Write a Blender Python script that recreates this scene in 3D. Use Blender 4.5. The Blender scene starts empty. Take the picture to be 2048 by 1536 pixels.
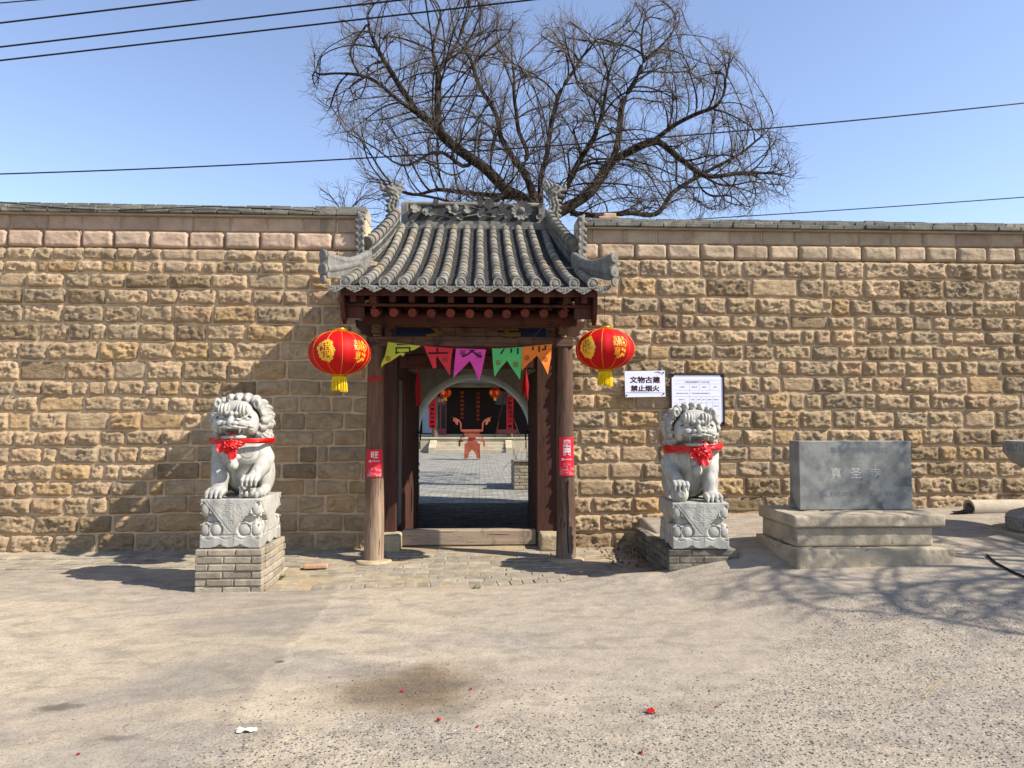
import bpy, math, random
import numpy as np
from mathutils import Vector, Matrix

SC = bpy.context.scene
COL = SC.collection
RAD = math.radians

# ------------------------------------------------------------------ camera
F_PX = 1420.0; YAW = RAD(2.6); PITCH = RAD(3.1); EYE = np.array([0.0, 0.0, 1.55])
cam_d = bpy.data.cameras.new('camera')
cam_d.sensor_width = 36.0; cam_d.lens = F_PX * 36.0 / 2048.0
cam_d.clip_start = 0.05; cam_d.clip_end = 3000.0
cam = bpy.data.objects.new('camera', cam_d); COL.objects.link(cam)
cam.location = EYE; cam.rotation_euler = (math.pi / 2 + PITCH, 0, -YAW)
SC.camera = cam

# ------------------------------------------------------------------ sky and sun
SUN_TO = Vector((1.0, -0.42, 0.98)).normalized()          # towards the sun
SUN_EL = math.asin(SUN_TO.z)
SUN_AZ = math.atan2(SUN_TO.x, SUN_TO.y)
world = bpy.data.worlds.new('World'); SC.world = world; world.use_nodes = True
wn = world.node_tree; wn.nodes.clear()
w_out = wn.nodes.new('ShaderNodeOutputWorld'); w_bg = wn.nodes.new('ShaderNodeBackground')
w_sky = wn.nodes.new('ShaderNodeTexSky'); w_sky.sky_type = 'NISHITA'; w_sky.sun_disc = False
w_sky.sun_elevation = SUN_EL; w_sky.sun_rotation = SUN_AZ
w_sky.altitude = 300; w_sky.air_density = 1.0; w_sky.dust_density = 0.3; w_sky.ozone_density = 4.0
w_hs = wn.nodes.new('ShaderNodeHueSaturation')
w_hs.inputs['Hue'].default_value = 0.505; w_hs.inputs['Saturation'].default_value = 0.86
w_bg.inputs["Strength"].default_value = 0.142
wn.links.new(w_sky.outputs[0], w_hs.inputs['Color']); wn.links.new(w_hs.outputs[0], w_bg.inputs[0])
wn.links.new(w_bg.outputs[0], w_out.inputs[0])
sun_d = bpy.data.lights.new('sun', 'SUN'); sun_d.energy = 4.9; sun_d.angle = RAD(0.53)
sun_d.color = (1.0, 0.94, 0.84)
sun = bpy.data.objects.new('sun', sun_d); COL.objects.link(sun)
sun.location = (8, -6, 12); sun.rotation_euler = SUN_TO.to_track_quat('Z', 'Y').to_euler()
SC.view_settings.view_transform = 'Standard'; SC.view_settings.look = 'None'
SC.view_settings.exposure = 0.82; SC.view_settings.gamma = 1.0; SC.view_settings.use_curve_mapping = False
SC.cycles.max_bounces = 6; SC.cycles.diffuse_bounces = 4; SC.cycles.use_adaptive_sampling = True

# ------------------------------------------------------------------ measuring: where a sight line meets a vertical or level plane
def sight(px, py):
    v = ((px - 1024) / F_PX, 1.0, -(py - 768) / F_PX)
    y = v[1] * math.cos(PITCH) - v[2] * math.sin(PITCH); z = v[1] * math.sin(PITCH) + v[2] * math.cos(PITCH)
    return np.array([v[0] * math.cos(YAW) + y * math.sin(YAW), -v[0] * math.sin(YAW) + y * math.cos(YAW), z])
def at(px, py, Y):
    r = sight(px, py); return EYE + r * (Y / r[1])
def atz(px, py, z):
    r = sight(px, py); return EYE + r * ((z - 1.55) / r[2])

# ------------------------------------------------------------------ noise in numpy
def _h(i, j, k, s):
    n = (i.astype(np.int64) * 374761393 + j.astype(np.int64) * 668265263 + k.astype(np.int64) * 2147483647 + s * 1274126177) & 0xffffffff
    n = ((n ^ (n >> 13)) * 1274126177) & 0xffffffff
    n = ((n ^ (n >> 16)) * 2246822519) & 0xffffffff
    return ((n ^ (n >> 15)) & 0xffffff) / float(0xffffff)
def vnoise(x, y, z=0.0, seed=0):
    x, y, z = np.broadcast_arrays(np.asarray(x, float), np.asarray(y, float), np.asarray(z, float))
    i = np.floor(x); j = np.floor(y); k = np.floor(z)
    u, v, w = x - i, y - j, z - k
    u = u * u * (3 - 2 * u); v = v * v * (3 - 2 * v); w = w * w * (3 - 2 * w)
    r = 0
    for a in (0, 1):
        for b in (0, 1):
            for c in (0, 1):
                r = r + _h(i + a, j + b, k + c, seed) * (u if a else 1 - u) * (v if b else 1 - v) * (w if c else 1 - w)
    return r * 2 - 1
def fbm(x, y, z=0.0, seed=0, o=3):
    r = 0; a = 1.0; f = 1.0
    for q in range(o):
        r = r + a * vnoise(np.asarray(x) * f, np.asarray(y) * f, np.asarray(z) * f, seed + q * 17); a *= .5; f *= 2.03
    return r
def facets(x, y, seed):
    """2-D cells, each a tilted plane: chipped rock."""
    i = np.floor(x); j = np.floor(y); best = np.full(np.shape(x), 9.0); val = np.zeros(np.shape(x))
    for a in (-1, 0, 1):
        for b in (-1, 0, 1):
            ii, jj = i + a, j + b; z = np.zeros_like(ii)
            cx = ii + _h(ii, jj, z, seed); cy = jj + _h(ii, jj, z, seed + 1)
            d = (x - cx) ** 2 + (y - cy) ** 2
            t = _h(ii, jj, z, seed + 2) - .5 + (x - cx) * (_h(ii, jj, z, seed + 3) - .5) * 1.6 + (y - cy) * (_h(ii, jj, z, seed + 4) - .5) * 1.6
            m = d < best; best = np.where(m, d, best); val = np.where(m, t, val)
    return val
def sstep(a, b, x):
    t = np.clip((np.asarray(x, float) - a) / (b - a), 0, 1); return t * t * (3 - 2 * t)

# ------------------------------------------------------------------ objects
def tag(o, label=None, cat=None, group=None, kind=None):
    if label: o['label'] = label
    if cat: o['category'] = cat
    if group: o['group'] = group
    if kind: o['kind'] = kind
    return o
def link(name, me, m=None, parent=None):
    o = bpy.data.objects.new(name, me); COL.objects.link(o)
    if m is not None:
        me.materials.clear()
        for q in (m if isinstance(m, (list, tuple)) else [m]): me.materials.append(q)
    if parent is not None:
        o.parent = parent
        if parent.type == 'EMPTY' and parent.parent is None: o.location = -parent.location
    return o
def thing(name, loc, label, cat, group=None):
    o = bpy.data.objects.new(name, None); COL.objects.link(o); o.location = loc; o.empty_display_size = .1
    return tag(o, label, cat, group)
def np_mesh(name, V, Q, smooth=False, tri=False):
    V = np.asarray(V, np.float32); Q = np.asarray(Q, np.int32); n = Q.shape[1]
    me = bpy.data.meshes.new(name)
    me.vertices.add(len(V)); me.vertices.foreach_set('co', V.ravel())
    me.loops.add(Q.size); me.loops.foreach_set('vertex_index', Q.ravel())
    me.polygons.add(len(Q)); me.polygons.foreach_set('loop_start', np.arange(0, Q.size, n, dtype=np.int32))
    me.polygons.foreach_set('loop_total', np.full(len(Q), n, np.int32))
    me.update(calc_edges=True)
    if smooth: me.polygons.foreach_set('use_smooth', np.ones(len(Q), bool))
    me.validate(); return me
def grid_faces(nx, ny):
    i = np.arange(nx - 1)[:, None]; j = np.arange(ny - 1)[None, :]
    a = (i * ny + j).ravel(); return np.stack([a, a + ny, a + ny + 1, a + 1], 1)
class MB:
    def __init__(s): s.v = []; s.f = []; s.mi = []; s.m = 0
    def add(s, V, Fs):
        b = len(s.v); s.v.extend([tuple(map(float, q)) for q in V]); s.f.extend([tuple(b + int(i) for i in q) for q in Fs]); s.mi.extend([s.m] * len(Fs)); return s
    def box(s, x0, x1, y0, y1, z0, z1, rot=None, c=None, jit=0, rng=None):
        V = [Vector((x, y, z)) for x in (x0, x1) for y in (y0, y1) for z in (z0, z1)]
        if jit: V = [q + Vector([rng.uniform(-jit, jit) for _ in range(3)]) for q in V]
        if rot is not None:
            c = Vector(c) if c is not None else Vector(((x0 + x1) / 2, (y0 + y1) / 2, (z0 + z1) / 2)); V = [rot @ (q - c) + c for q in V]
        return s.add(V, [(0, 1, 3, 2), (4, 6, 7, 5), (0, 4, 5, 1), (2, 3, 7, 6), (0, 2, 6, 4), (1, 5, 7, 3)])
    def bbox(s, x0, x1, y0, y1, z0, z1, b=.008, rot=None, c=None):
        """box with chamfered edges"""
        cx, cy, cz = (x0 + x1) / 2, (y0 + y1) / 2, (z0 + z1) / 2; h = ((x1 - x0) / 2, (y1 - y0) / 2, (z1 - z0) / 2); b = min(b, min(h) * .45)
        V = []; idx = {}
        for sx in (-1, 1):
            for sy in (-1, 1):
                for sz in (-1, 1):
                    for ax in range(3):
                        q = [sx * (h[0] - b), sy * (h[1] - b), sz * (h[2] - b)]; q[ax] = (sx, sy, sz)[ax] * h[ax]
                        idx[(sx, sy, sz, ax)] = len(V); V.append(Vector((cx + q[0], cy + q[1], cz + q[2])))
        Fs = []
        for ax in range(3):
            o = [a for a in range(3) if a != ax]
            for sg in (-1, 1):
                f = []
                for (p, q) in ((-1, -1), (1, -1), (1, 1), (-1, 1)):
                    t = [0, 0, 0]; t[ax] = sg; t[o[0]] = p; t[o[1]] = q; f.append(idx[(*t, ax)])
                Fs.append(f)
                for sg2 in (-1, 1):
                    if ax < o[1]:
                        pass
        for a, b2 in ((0, 1), (0, 2), (1, 2)):
            c3 = 3 - a - b2
            for sa in (-1, 1):
                for sb in (-1, 1):
                    def I(sc, ax):
                        t = [0, 0, 0]; t[a] = sa; t[b2] = sb; t[c3] = sc; return idx[(*t, ax)]
                    Fs.append([I(-1, a), I(1, a), I(1, b2), I(-1, b2)])
        for sx in (-1, 1):
            for sy in (-1, 1):
                for sz in (-1, 1): Fs.append([idx[(sx, sy, sz, k)] for k in range(3)])
        if rot is not None:
            c = Vector(c) if c is not None else Vector((cx, cy, cz)); V = [rot @ (q - c) + c for q in V]
        return s.add(V, Fs)
    def tube(s, P, R, n=8, cap=True, flat=1.0, up=None):
        P = [Vector(p) for p in P]; R = list(R) if hasattr(R, '__len__') else [R] * len(P)
        V = []; side = None
        for i, p in enumerate(P):
            d = (P[min(i + 1, len(P) - 1)] - P[max(i - 1, 0)]).normalized()
            if side is None:
                ref = Vector(up) if up is not None else (Vector((0, 0, 1)) if abs(d.z) < .9 else Vector((1, 0, 0)))
                side = d.cross(ref).normalized()
            else: side = (side - d * side.dot(d)).normalized()
            u = side.cross(d)
            for k in range(n):
                a = 2 * math.pi * k / n; V.append(p + side * math.cos(a) * R[i] + u * math.sin(a) * R[i] * flat)
        Fs = [(i * n + k, i * n + (k + 1) % n, (i + 1) * n + (k + 1) % n, (i + 1) * n + k) for i in range(len(P) - 1) for k in range(n)]
        if cap: Fs += [tuple(range(n))[::-1], tuple((len(P) - 1) * n + k for k in range(n))]
        return s.add(V, Fs)
    def lathe(s, prof, n=24, c=(0, 0, 0), axis='z', a0=0, a1=2 * math.pi, cap=True, fn=None):
        c = Vector(c); V = []; full = abs(a1 - a0 - 2 * math.pi) < 1e-6; m = n if full else n + 1
        for (r, z) in prof:
            for k in range(m):
                a = a0 + (a1 - a0) * k / n; rr = r * (fn(a, z) if fn else 1)
                q = (rr * math.cos(a), rr * math.sin(a), z)
                if axis == 'y': q = (q[0], -q[2], q[1])
                if axis == 'x': q = (q[2], q[0], q[1])
                V.append(c + Vector(q))
        Fs = []
        for i in range(len(prof) - 1):
            for k in range(n):
                k2 = (k + 1) % m; Fs.append((i * m + k, i * m + k2, (i + 1) * m + k2, (i + 1) * m + k))
        if cap and full:
            if prof[0][0] > 1e-5: Fs.append(tuple(range(m))[::-1])
            if prof[-1][0] > 1e-5: Fs.append(tuple((len(prof) - 1) * m + k for k in range(m)))
        return s.add(V, Fs)
    def prism(s, poly, fa, fb):
        """poly of 2-D points; fa / fb map a point to the near and far 3-D copy"""
        n = len(poly); V = [fa(*p) for p in poly] + [fb(*p) for p in poly]
        return s.add(V, [tuple(range(n)), tuple(range(2 * n - 1, n - 1, -1))] + [(i, n + i, n + (i + 1) % n, (i + 1) % n) for i in range(n)])
    def mesh(s, name, smooth=False, sharp=None):
        me = bpy.data.meshes.new(name); me.from_pydata(s.v, [], s.f)
        if max(s.mi or [0]) > 0: me.polygons.foreach_set('material_index', s.mi)
        import bmesh
        bm = bmesh.new(); bm.from_mesh(me); bmesh.ops.recalc_face_normals(bm, faces=bm.faces)
        if smooth:
            for f in bm.faces: f.smooth = True
            for e in bm.edges:
                if len(e.link_faces) == 2 and e.calc_face_angle(0) > (sharp or .7): e.smooth = False
        bm.to_mesh(me); bm.free(); me.update(); return me
    def build(s, name, m, parent=None, smooth=False, sharp=None): return link(name, s.mesh(name, smooth, sharp), m, parent)
def copy_of(o, parent=None, name=None):
    c = o.copy(); COL.objects.link(c)
    if parent is not None: c.parent = parent
    return c

# ------------------------------------------------------------------ materials
def rgb(h):
    h = h.lstrip('#'); c = [int(h[i:i + 2], 16) / 255 for i in (0, 2, 4)]
    return tuple(x / 12.92 if x < .04045 else ((x + .055) / 1.055) ** 2.4 for x in c) + (1,)
class NT:
    def __init__(s, name, rough=.9, spec=.2):
        s.mat = bpy.data.materials.new(name); s.mat.use_nodes = True; s.t = s.mat.node_tree
        s.b = s.t.nodes['Principled BSDF']; s.b.inputs['Roughness'].default_value = rough; s.b.inputs['Specular IOR Level'].default_value = spec
        s._pos = None
    def n(s, kind, **kw):
        q = s.t.nodes.new('ShaderNode' + kind)
        for k, v in kw.items():
            if k in q.inputs.keys() if hasattr(q.inputs, 'keys') else False: q.inputs[k].default_value = v
            else: setattr(q, k, v)
        return q
    def l(s, a, b): s.t.links.new(a, b)
    def pos(s, kind='world'):
        if kind == 'world': return s.n('NewGeometry').outputs['Position']
        return s.n('TexCoord').outputs['Object']
    def scaled(s, src, sc):
        m = s.n('Mapping'); m.inputs['Scale'].default_value = sc; s.l(src, m.inputs['Vector']); return m.outputs[0]
    def noise(s, src, scale, detail=4, rough=.55, dist=0.0):
        q = s.n('TexNoise'); q.inputs['Scale'].default_value = scale; q.inputs['Detail'].default_value = detail
        q.inputs['Roughness'].default_value = rough; q.inputs['Distortion'].default_value = dist; s.l(src, q.inputs['Vector']); return q.outputs['Fac']
    def vor(s, src, scale, feat='F1', out='Distance', rnd=1.0):
        q = s.n('TexVoronoi'); q.feature = feat; q.inputs['Scale'].default_value = scale; q.inputs['Randomness'].default_value = rnd; s.l(src, q.inputs['Vector']); return q.outputs[out]
    def ramp(s, src, a, b, c0=0.0, c1=1.0):
        q = s.n('MapRange'); q.interpolation_type = 'SMOOTHSTEP'; q.inputs['From Min'].default_value = a; q.inputs['From Max'].default_value = b
        q.inputs['To Min'].default_value = c0; q.inputs['To Max'].default_value = c1; s.l(src, q.inputs['Value']); return q.outputs[0]
    def math(s, op, a, b=None):
        q = s.n('Math'); q.operation = op
        for i, x in enumerate((a, b)):
            if x is None: continue
            if isinstance(x, (int, float)): q.inputs[i].default_value = x
            else: s.l(x, q.inputs[i])
        return q.outputs[0]
    def mix(s, fac, a, b, blend='MIX'):
        q = s.n('Mix'); q.data_type = 'RGBA'; q.blend_type = blend
        for i, x in ((0, fac), (6, a), (7, b)):
            if isinstance(x, (int, float)): q.inputs[i].default_value = x
            elif isinstance(x, tuple): q.inputs[i].default_value = x
            else: s.l(x, q.inputs[i])
        return q.outputs[2]
    def bump(s, h, strength=.5, dist=.01, prev=None):
        q = s.n('Bump'); q.inputs['Strength'].default_value = strength; q.inputs['Distance'].default_value = dist; s.l(h, q.inputs['Height'])
        if prev is not None: s.l(prev, q.inputs['Normal'])
        return q.outputs[0]
    def done(s, col=None, normal=None, rough=None):
        if col is not None:
            if isinstance(col, tuple): s.b.inputs['Base Color'].default_value = col
            else: s.l(col, s.b.inputs['Base Color'])
        if normal is not None: s.l(normal, s.b.inputs['Normal'])
        if rough is not None: s.l(rough, s.b.inputs['Roughness'])
        return s.mat
def rocky(name, c1, c2, c3=None, scale=6, bump=.6, bdist=.006, bscale=60, rough=.92, objvar=0.0, tint=False, spots=None, space='world', squash=(1, 1, 1)):
    """mottled mineral surface: two tones, a third in patches, fine grain, optional per-object variation"""
    t = NT(name, rough, .15); p = t.pos(space)
    if squash != (1, 1, 1): p = t.scaled(p, squash)
    n1 = t.ramp(t.noise(p, scale, 6, .62), .36, .64); col = t.mix(n1, rgb(c1), rgb(c2))
    if c3: col = t.mix(t.ramp(t.noise(p, scale * .45, 5, .6, .4), .55, .7), col, rgb(c3))
    if spots: col = t.mix(t.ramp(t.noise(p, scale * 4, 4, .7), .62, .74, 0, .7), col, rgb(spots))
    g = t.noise(p, bscale * 3, 3, .7); col = t.mix(t.ramp(g, .3, .7, 0.0, .35), col, t.mix(1.0, col, (.55, .52, .5, 1), 'MULTIPLY'))
    if objvar:
        oi = t.n('ObjectInfo'); v = t.ramp(oi.outputs['Random'], 0, 1, 1 - objvar, 1 + objvar)
        hs = t.n('HueSaturation'); t.l(v, hs.inputs['Value']); t.l(col, hs.inputs['Color']); col = hs.outputs[0]
    if tint:
        oi = t.n('ObjectInfo'); col = t.mix(1.0, col, oi.outputs['Color'], 'MULTIPLY')
    b1 = t.bump(t.noise(p, bscale, 6, .68), bump, bdist)
    b2 = t.bump(t.noise(p, bscale * .22, 5, .6), bump * .8, bdist * 3.5, b1)
    return t.done(col, b2)
def plain(name, c, rough=.6, spec=.3, bump=0, bscale=80, var=.0):
    t = NT(name, rough, spec); col = rgb(c)
    p = t.pos('object') if (bump or var) else None
    if var: col = t.mix(t.ramp(t.noise(p, bscale * .3, 4), .3, .7, 0, var), rgb(c), tuple(x * .45 for x in rgb(c)[:3]) + (1,))
    return t.done(col, t.bump(t.noise(p, bscale, 4), bump, .003) if bump else None)
def wood(name, c1, c2, c3, along=(1, 1, .06), scale=26, bump=.5, bleach=None, objvar=.12, rough=.8):
    """old timber: grain stretched along one axis, cracks, worn paint in patches; bleach = (z0, z1, colour) sun-bleached foot"""
    t = NT(name, rough, .25); p = t.pos('world'); g = t.scaled(p, along)
    col = t.mix(t.ramp(t.noise(g, scale, 6, .65, .3), .35, .65), rgb(c1), rgb(c2))
    col = t.mix(t.ramp(t.noise(t.scaled(p, (1, 1, .4)), 5, 5, .65), .52, .66), col, rgb(c3))
    crack = t.ramp(t.noise(g, scale * 1.7, 3, .5), .30, .36, 1, 0)
    if bleach:
        sep = t.n('SeparateXYZ'); t.l(p, sep.inputs[0]); zz = t.math('ADD', sep.outputs[2], t.ramp(t.noise(g, scale * .6, 4, .6), .2, .8, -.35, .35))
        col = t.mix(t.ramp(zz, bleach[0], bleach[1], 1, 0), col, t.mix(t.ramp(t.noise(g, scale * 1.3, 6, .7), .4, .6), rgb(bleach[2]), rgb(bleach[3])))
    col = t.mix(crack, col, (.012, .008, .006, 1))
    oi = t.n('ObjectInfo'); hs = t.n('HueSaturation'); t.l(t.ramp(oi.outputs['Random'], 0, 1, 1 - objvar, 1 + objvar), hs.inputs['Value']); t.l(col, hs.inputs['Color'])
    b = t.bump(t.noise(g, scale, 6, .65, .3), bump, .006); b = t.bump(crack, bump, -.006, b)
    return t.done(hs.outputs[0], b)

# ------------------------------------------------------------------ text as geometry
def text_geo(s, size=1.0, bold=0.0, res=2):
    """vertices (n,2) centred on the origin and faces of a line of text"""
    cu = bpy.data.curves.new('lettering', 'FONT'); cu.body = s; cu.size = size; cu.offset = bold; cu.resolution_u = res
    cu.align_x = 'CENTER'; cu.align_y = 'CENTER'
    ob = bpy.data.objects.new('lettering', cu); COL.objects.link(ob)
    me = bpy.data.meshes.new_from_object(ob)
    V = np.array([v.co[:2] for v in me.vertices]) if len(me.vertices) else np.zeros((0, 2))
    Fs = [tuple(p.vertices) for p in me.polygons]
    bpy.data.objects.remove(ob); bpy.data.curves.remove(cu); bpy.data.meshes.remove(me)
    if len(V): V = V - (V.max(0) + V.min(0)) / 2
    return V, Fs
def put_text(mb, s, size, fn, bold=0.0, dx=0.0, dy=0.0, sx=1.0, sy=1.0, fit=None, res=2, heavy=0):
    V, Fs = text_geo(s, size, bold, res)
    if not len(V): return
    if fit is not None:
        e = V.max(0) - V.min(0); V = V * np.array([fit[0] / max(e[0], 1e-6), fit[1] / max(e[1], 1e-6)])
    V = V * np.array([sx, sy]) + np.array([dx, dy])
    sh = [(0, 0)] + ([(heavy * math.cos(a), heavy * math.sin(a)) for a in (0, 1.05, 2.09, 3.14, 4.19, 5.24)] if heavy else [])
    for k, (ox, oy) in enumerate(sh):
        P = [fn(q[0] + ox, q[1] + oy) for q in V]
        if heavy: P = [(p[0], p[1] + .00012 * k, p[2]) for p in P]
        mb.add(P, Fs)

# ------------------------------------------------------------------ carving: signed distances on a grid, skinned with surface nets
class Sculpt:
    def __init__(s, lo, hi, vox):
        s.lo = np.array(lo, float); s.vox = vox; s.n = np.ceil((np.array(hi) - s.lo) / vox).astype(int) + 1
        s.F = np.full(s.n, .08, np.float32); s.ax = [s.lo[i] + np.arange(s.n[i]) * vox for i in range(3)]
    def _w(s, lo, hi):
        a = np.clip(np.floor((np.array(lo) - s.lo) / s.vox).astype(int), 0, s.n); b = np.clip(np.ceil((np.array(hi) - s.lo) / s.vox).astype(int) + 1, 0, s.n)
        sl = tuple(slice(a[i], b[i]) for i in range(3))
        return sl, s.ax[0][sl[0]][:, None, None], s.ax[1][sl[1]][None, :, None], s.ax[2][sl[2]][None, None, :]
    def _op(s, sl, d, k, sub):
        f = s.F[sl]
        if f.size == 0: return
        if sub:
            h = np.clip(.5 - .5 * (f + d) / k, 0, 1); s.F[sl] = f * (1 - h) - d * h + k * h * (1 - h)
        else:
            h = np.clip(.5 + .5 * (f - d) / k, 0, 1); s.F[sl] = f * (1 - h) + d * h - k * h * (1 - h)
    def ell(s, c, r, k=.02, sub=False, rot=None, g=None):
        c = np.array(c, float); r = np.array([r] * 3 if np.isscalar(r) else r, float); m = (max(r) if rot is not None else r) + k * 1.5 + .02
        sl, x, y, z = s._w(c - m, c + m); x, y, z = x - c[0], y - c[1], z - c[2]
        if rot is not None:
            R = np.array(rot).T; x, y, z = (R[0, 0] * x + R[0, 1] * y + R[0, 2] * z, R[1, 0] * x + R[1, 1] * y + R[1, 2] * z, R[2, 0] * x + R[2, 1] * y + R[2, 2] * z)
        k0 = np.sqrt((x / r[0]) ** 2 + (y / r[1]) ** 2 + (z / r[2]) ** 2); k1 = np.sqrt((x / r[0] ** 2) ** 2 + (y / r[1] ** 2) ** 2 + (z / r[2] ** 2) ** 2)
        d = k0 * (k0 - 1) / np.maximum(k1, 1e-6)
        if g is not None: d = d + g(x, y, z)
        s._op(sl, d, k, sub); return s
    def cap(s, a, b, ra, rb, k=.02, sub=False, g=None):
        a = np.array(a, float); b = np.array(b, float); m = max(ra, rb) + k * 1.5 + .02
        sl, x, y, z = s._w(np.minimum(a, b) - m, np.maximum(a, b) + m); ab = b - a; L = max(ab @ ab, 1e-9)
        t = np.clip(((x - a[0]) * ab[0] + (y - a[1]) * ab[1] + (z - a[2]) * ab[2]) / L, 0, 1)
        d = np.sqrt((x - a[0] - t * ab[0]) ** 2 + (y - a[1] - t * ab[1]) ** 2 + (z - a[2] - t * ab[2]) ** 2) - (ra + (rb - ra) * t)
        if g is not None: d = d + g(x, y, z)
        s._op(sl, d, k, sub); return s
    def chain(s, P, R, k=.02, sub=False):
        for i in range(len(P) - 1): s.cap(P[i], P[i + 1], R[i], R[i + 1], k, sub)
        return s
    def box(s, c, h, rd=.01, k=.01, sub=False, rot=None):
        c = np.array(c, float); h = np.array(h, float); m = (np.linalg.norm(h) if rot is not None else h) + k * 1.5 + .02
        sl, x, y, z = s._w(c - m, c + m); x, y, z = x - c[0], y - c[1], z - c[2]
        if rot is not None:
            R = np.array(rot).T; x, y, z = (R[0, 0] * x + R[0, 1] * y + R[0, 2] * z, R[1, 0] * x + R[1, 1] * y + R[1, 2] * z, R[2, 0] * x + R[2, 1] * y + R[2, 2] * z)
        qx, qy, qz = np.abs(x) - h[0] + rd, np.abs(y) - h[1] + rd, np.abs(z) - h[2] + rd
        d = np.sqrt(np.maximum(qx, 0) ** 2 + np.maximum(qy, 0) ** 2 + np.maximum(qz, 0) ** 2) + np.minimum(np.maximum(qx, np.maximum(qy, qz)), 0) - rd
        s._op(sl, d, k, sub); return s
    def mod(s, fn, lo=None, hi=None):
        lo = s.lo if lo is None else lo; hi = s.lo + s.n * s.vox if hi is None else hi
        sl, x, y, z = s._w(lo, hi); s.F[sl] = s.F[sl] + fn(x, y, z, s.F[sl]); return s
    def mesh(s, name, relax=1):
        F = s.F; F[0] = F[-1] = .05; F[:, 0] = F[:, -1] = .05; F[:, :, 0] = F[:, :, -1] = .05
        S = F < 0; n = S.shape
        c = [S[dx:n[0] - 1 + dx, dy:n[1] - 1 + dy, dz:n[2] - 1 + dz] for dx in (0, 1) for dy in (0, 1) for dz in (0, 1)]
        tot = sum(q.astype(np.int8) for q in c); act = (tot > 0) & (tot < 8)
        I = np.argwhere(act); cid = np.full(act.shape, -1, np.int64); cid[act] = np.arange(len(I))
        off = np.array([(dx, dy, dz) for dx in (0, 1) for dy in (0, 1) for dz in (0, 1)])
        val = np.stack([F[I[:, 0] + o[0], I[:, 1] + o[1], I[:, 2] + o[2]] for o in off], 1)
        P = np.zeros((len(I), 3)); W = np.zeros(len(I))
        for a in range(8):
            for b in range(a + 1, 8):
                if np.abs(off[a] - off[b]).sum() != 1: continue
                va, vb = val[:, a], val[:, b]; m = (va < 0) != (vb < 0); t = np.where(m, va / np.where(m, va - vb, 1), 0)
                P += np.where(m[:, None], off[a] + t[:, None] * (off[b] - off[a]), 0); W += m
        P = (P / W[:, None] + I) * s.vox + s.lo
        Q = []
        for ax in range(3):
            o = [q for q in range(3) if q != ax]
            sl1 = [slice(1, -1)] * 3; sl1[ax] = slice(0, -1); sl2 = [slice(1, -1)] * 3; sl2[ax] = slice(1, None)
            A = S[tuple(sl1)]; B = S[tuple(sl2)]; E = np.argwhere(A != B)
            if not len(E): continue
            inside = A[E[:, 0], E[:, 1], E[:, 2]]; base = E.copy(); base[:, o[0]] += 1; base[:, o[1]] += 1
            def C(d0, d1):
                q = base.copy(); q[:, o[0]] += d0; q[:, o[1]] += d1; return cid[q[:, 0], q[:, 1], q[:, 2]]
            q = np.stack([C(-1, -1), C(0, -1), C(0, 0), C(-1, 0)], 1)
            flip = inside if ax != 1 else ~inside
            q[~flip] = q[~flip][:, ::-1]; Q.append(q)
        Q = np.concatenate(Q); Q = Q[(Q >= 0).all(1)]
        for _ in range(relax):
            acc = np.zeros_like(P); cnt = np.zeros(len(P))
            for a in range(4):
                for b in (1, 3):
                    np.add.at(acc, Q[:, a], P[Q[:, (a + b) % 4]]); np.add.at(cnt, Q[:, a], 1)
            P = P * .5 + .5 * acc / np.maximum(cnt, 1)[:, None]
        return np_mesh(name, P, Q, True)
def rotm(ax, deg): return np.array(Matrix.Rotation(RAD(deg), 3, ax))

# ================================================================== GROUND
X0 = -0.103                      # axis of the gate
WALL_Y = 8.66                    # face of the mortar
def court_edge(x): return 6.66 + .085 * (np.asarray(x) + 1.8) + .02 * vnoise(np.asarray(x) * 2.5, 0, 0, 3)
def ground_h(x, y):
    x = np.asarray(x, float); y = np.asarray(y, float)
    amp = np.where(x > 1.8, .38 + .03 * (x - 1.8), .37) * sstep(.2, 1.85, x); amp = np.minimum(amp, .7)
    y0 = np.interp(x, [1.8, 2.3, 2.9, 4.4], [5.9, 4.8, 3.6, 3.1])
    h = amp * sstep(y0, 9.0, y)
    court = sstep(-2.05, -1.98, x) * (1 - sstep(1.93, 1.96, x)) * sstep(-.01, .01, y - court_edge(x))
    inner = .05 * sstep(7.6, 8.6, y)
    left = sstep(7.9, 8.6, y) * .03 * (x < -2)
    h = np.where(court > .5, inner - .035, h + left + .012)
    h = h + .012 * fbm(x * .5, y * .5, 0, 5) * (court < .5)
    return h
m_ground = None
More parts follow.
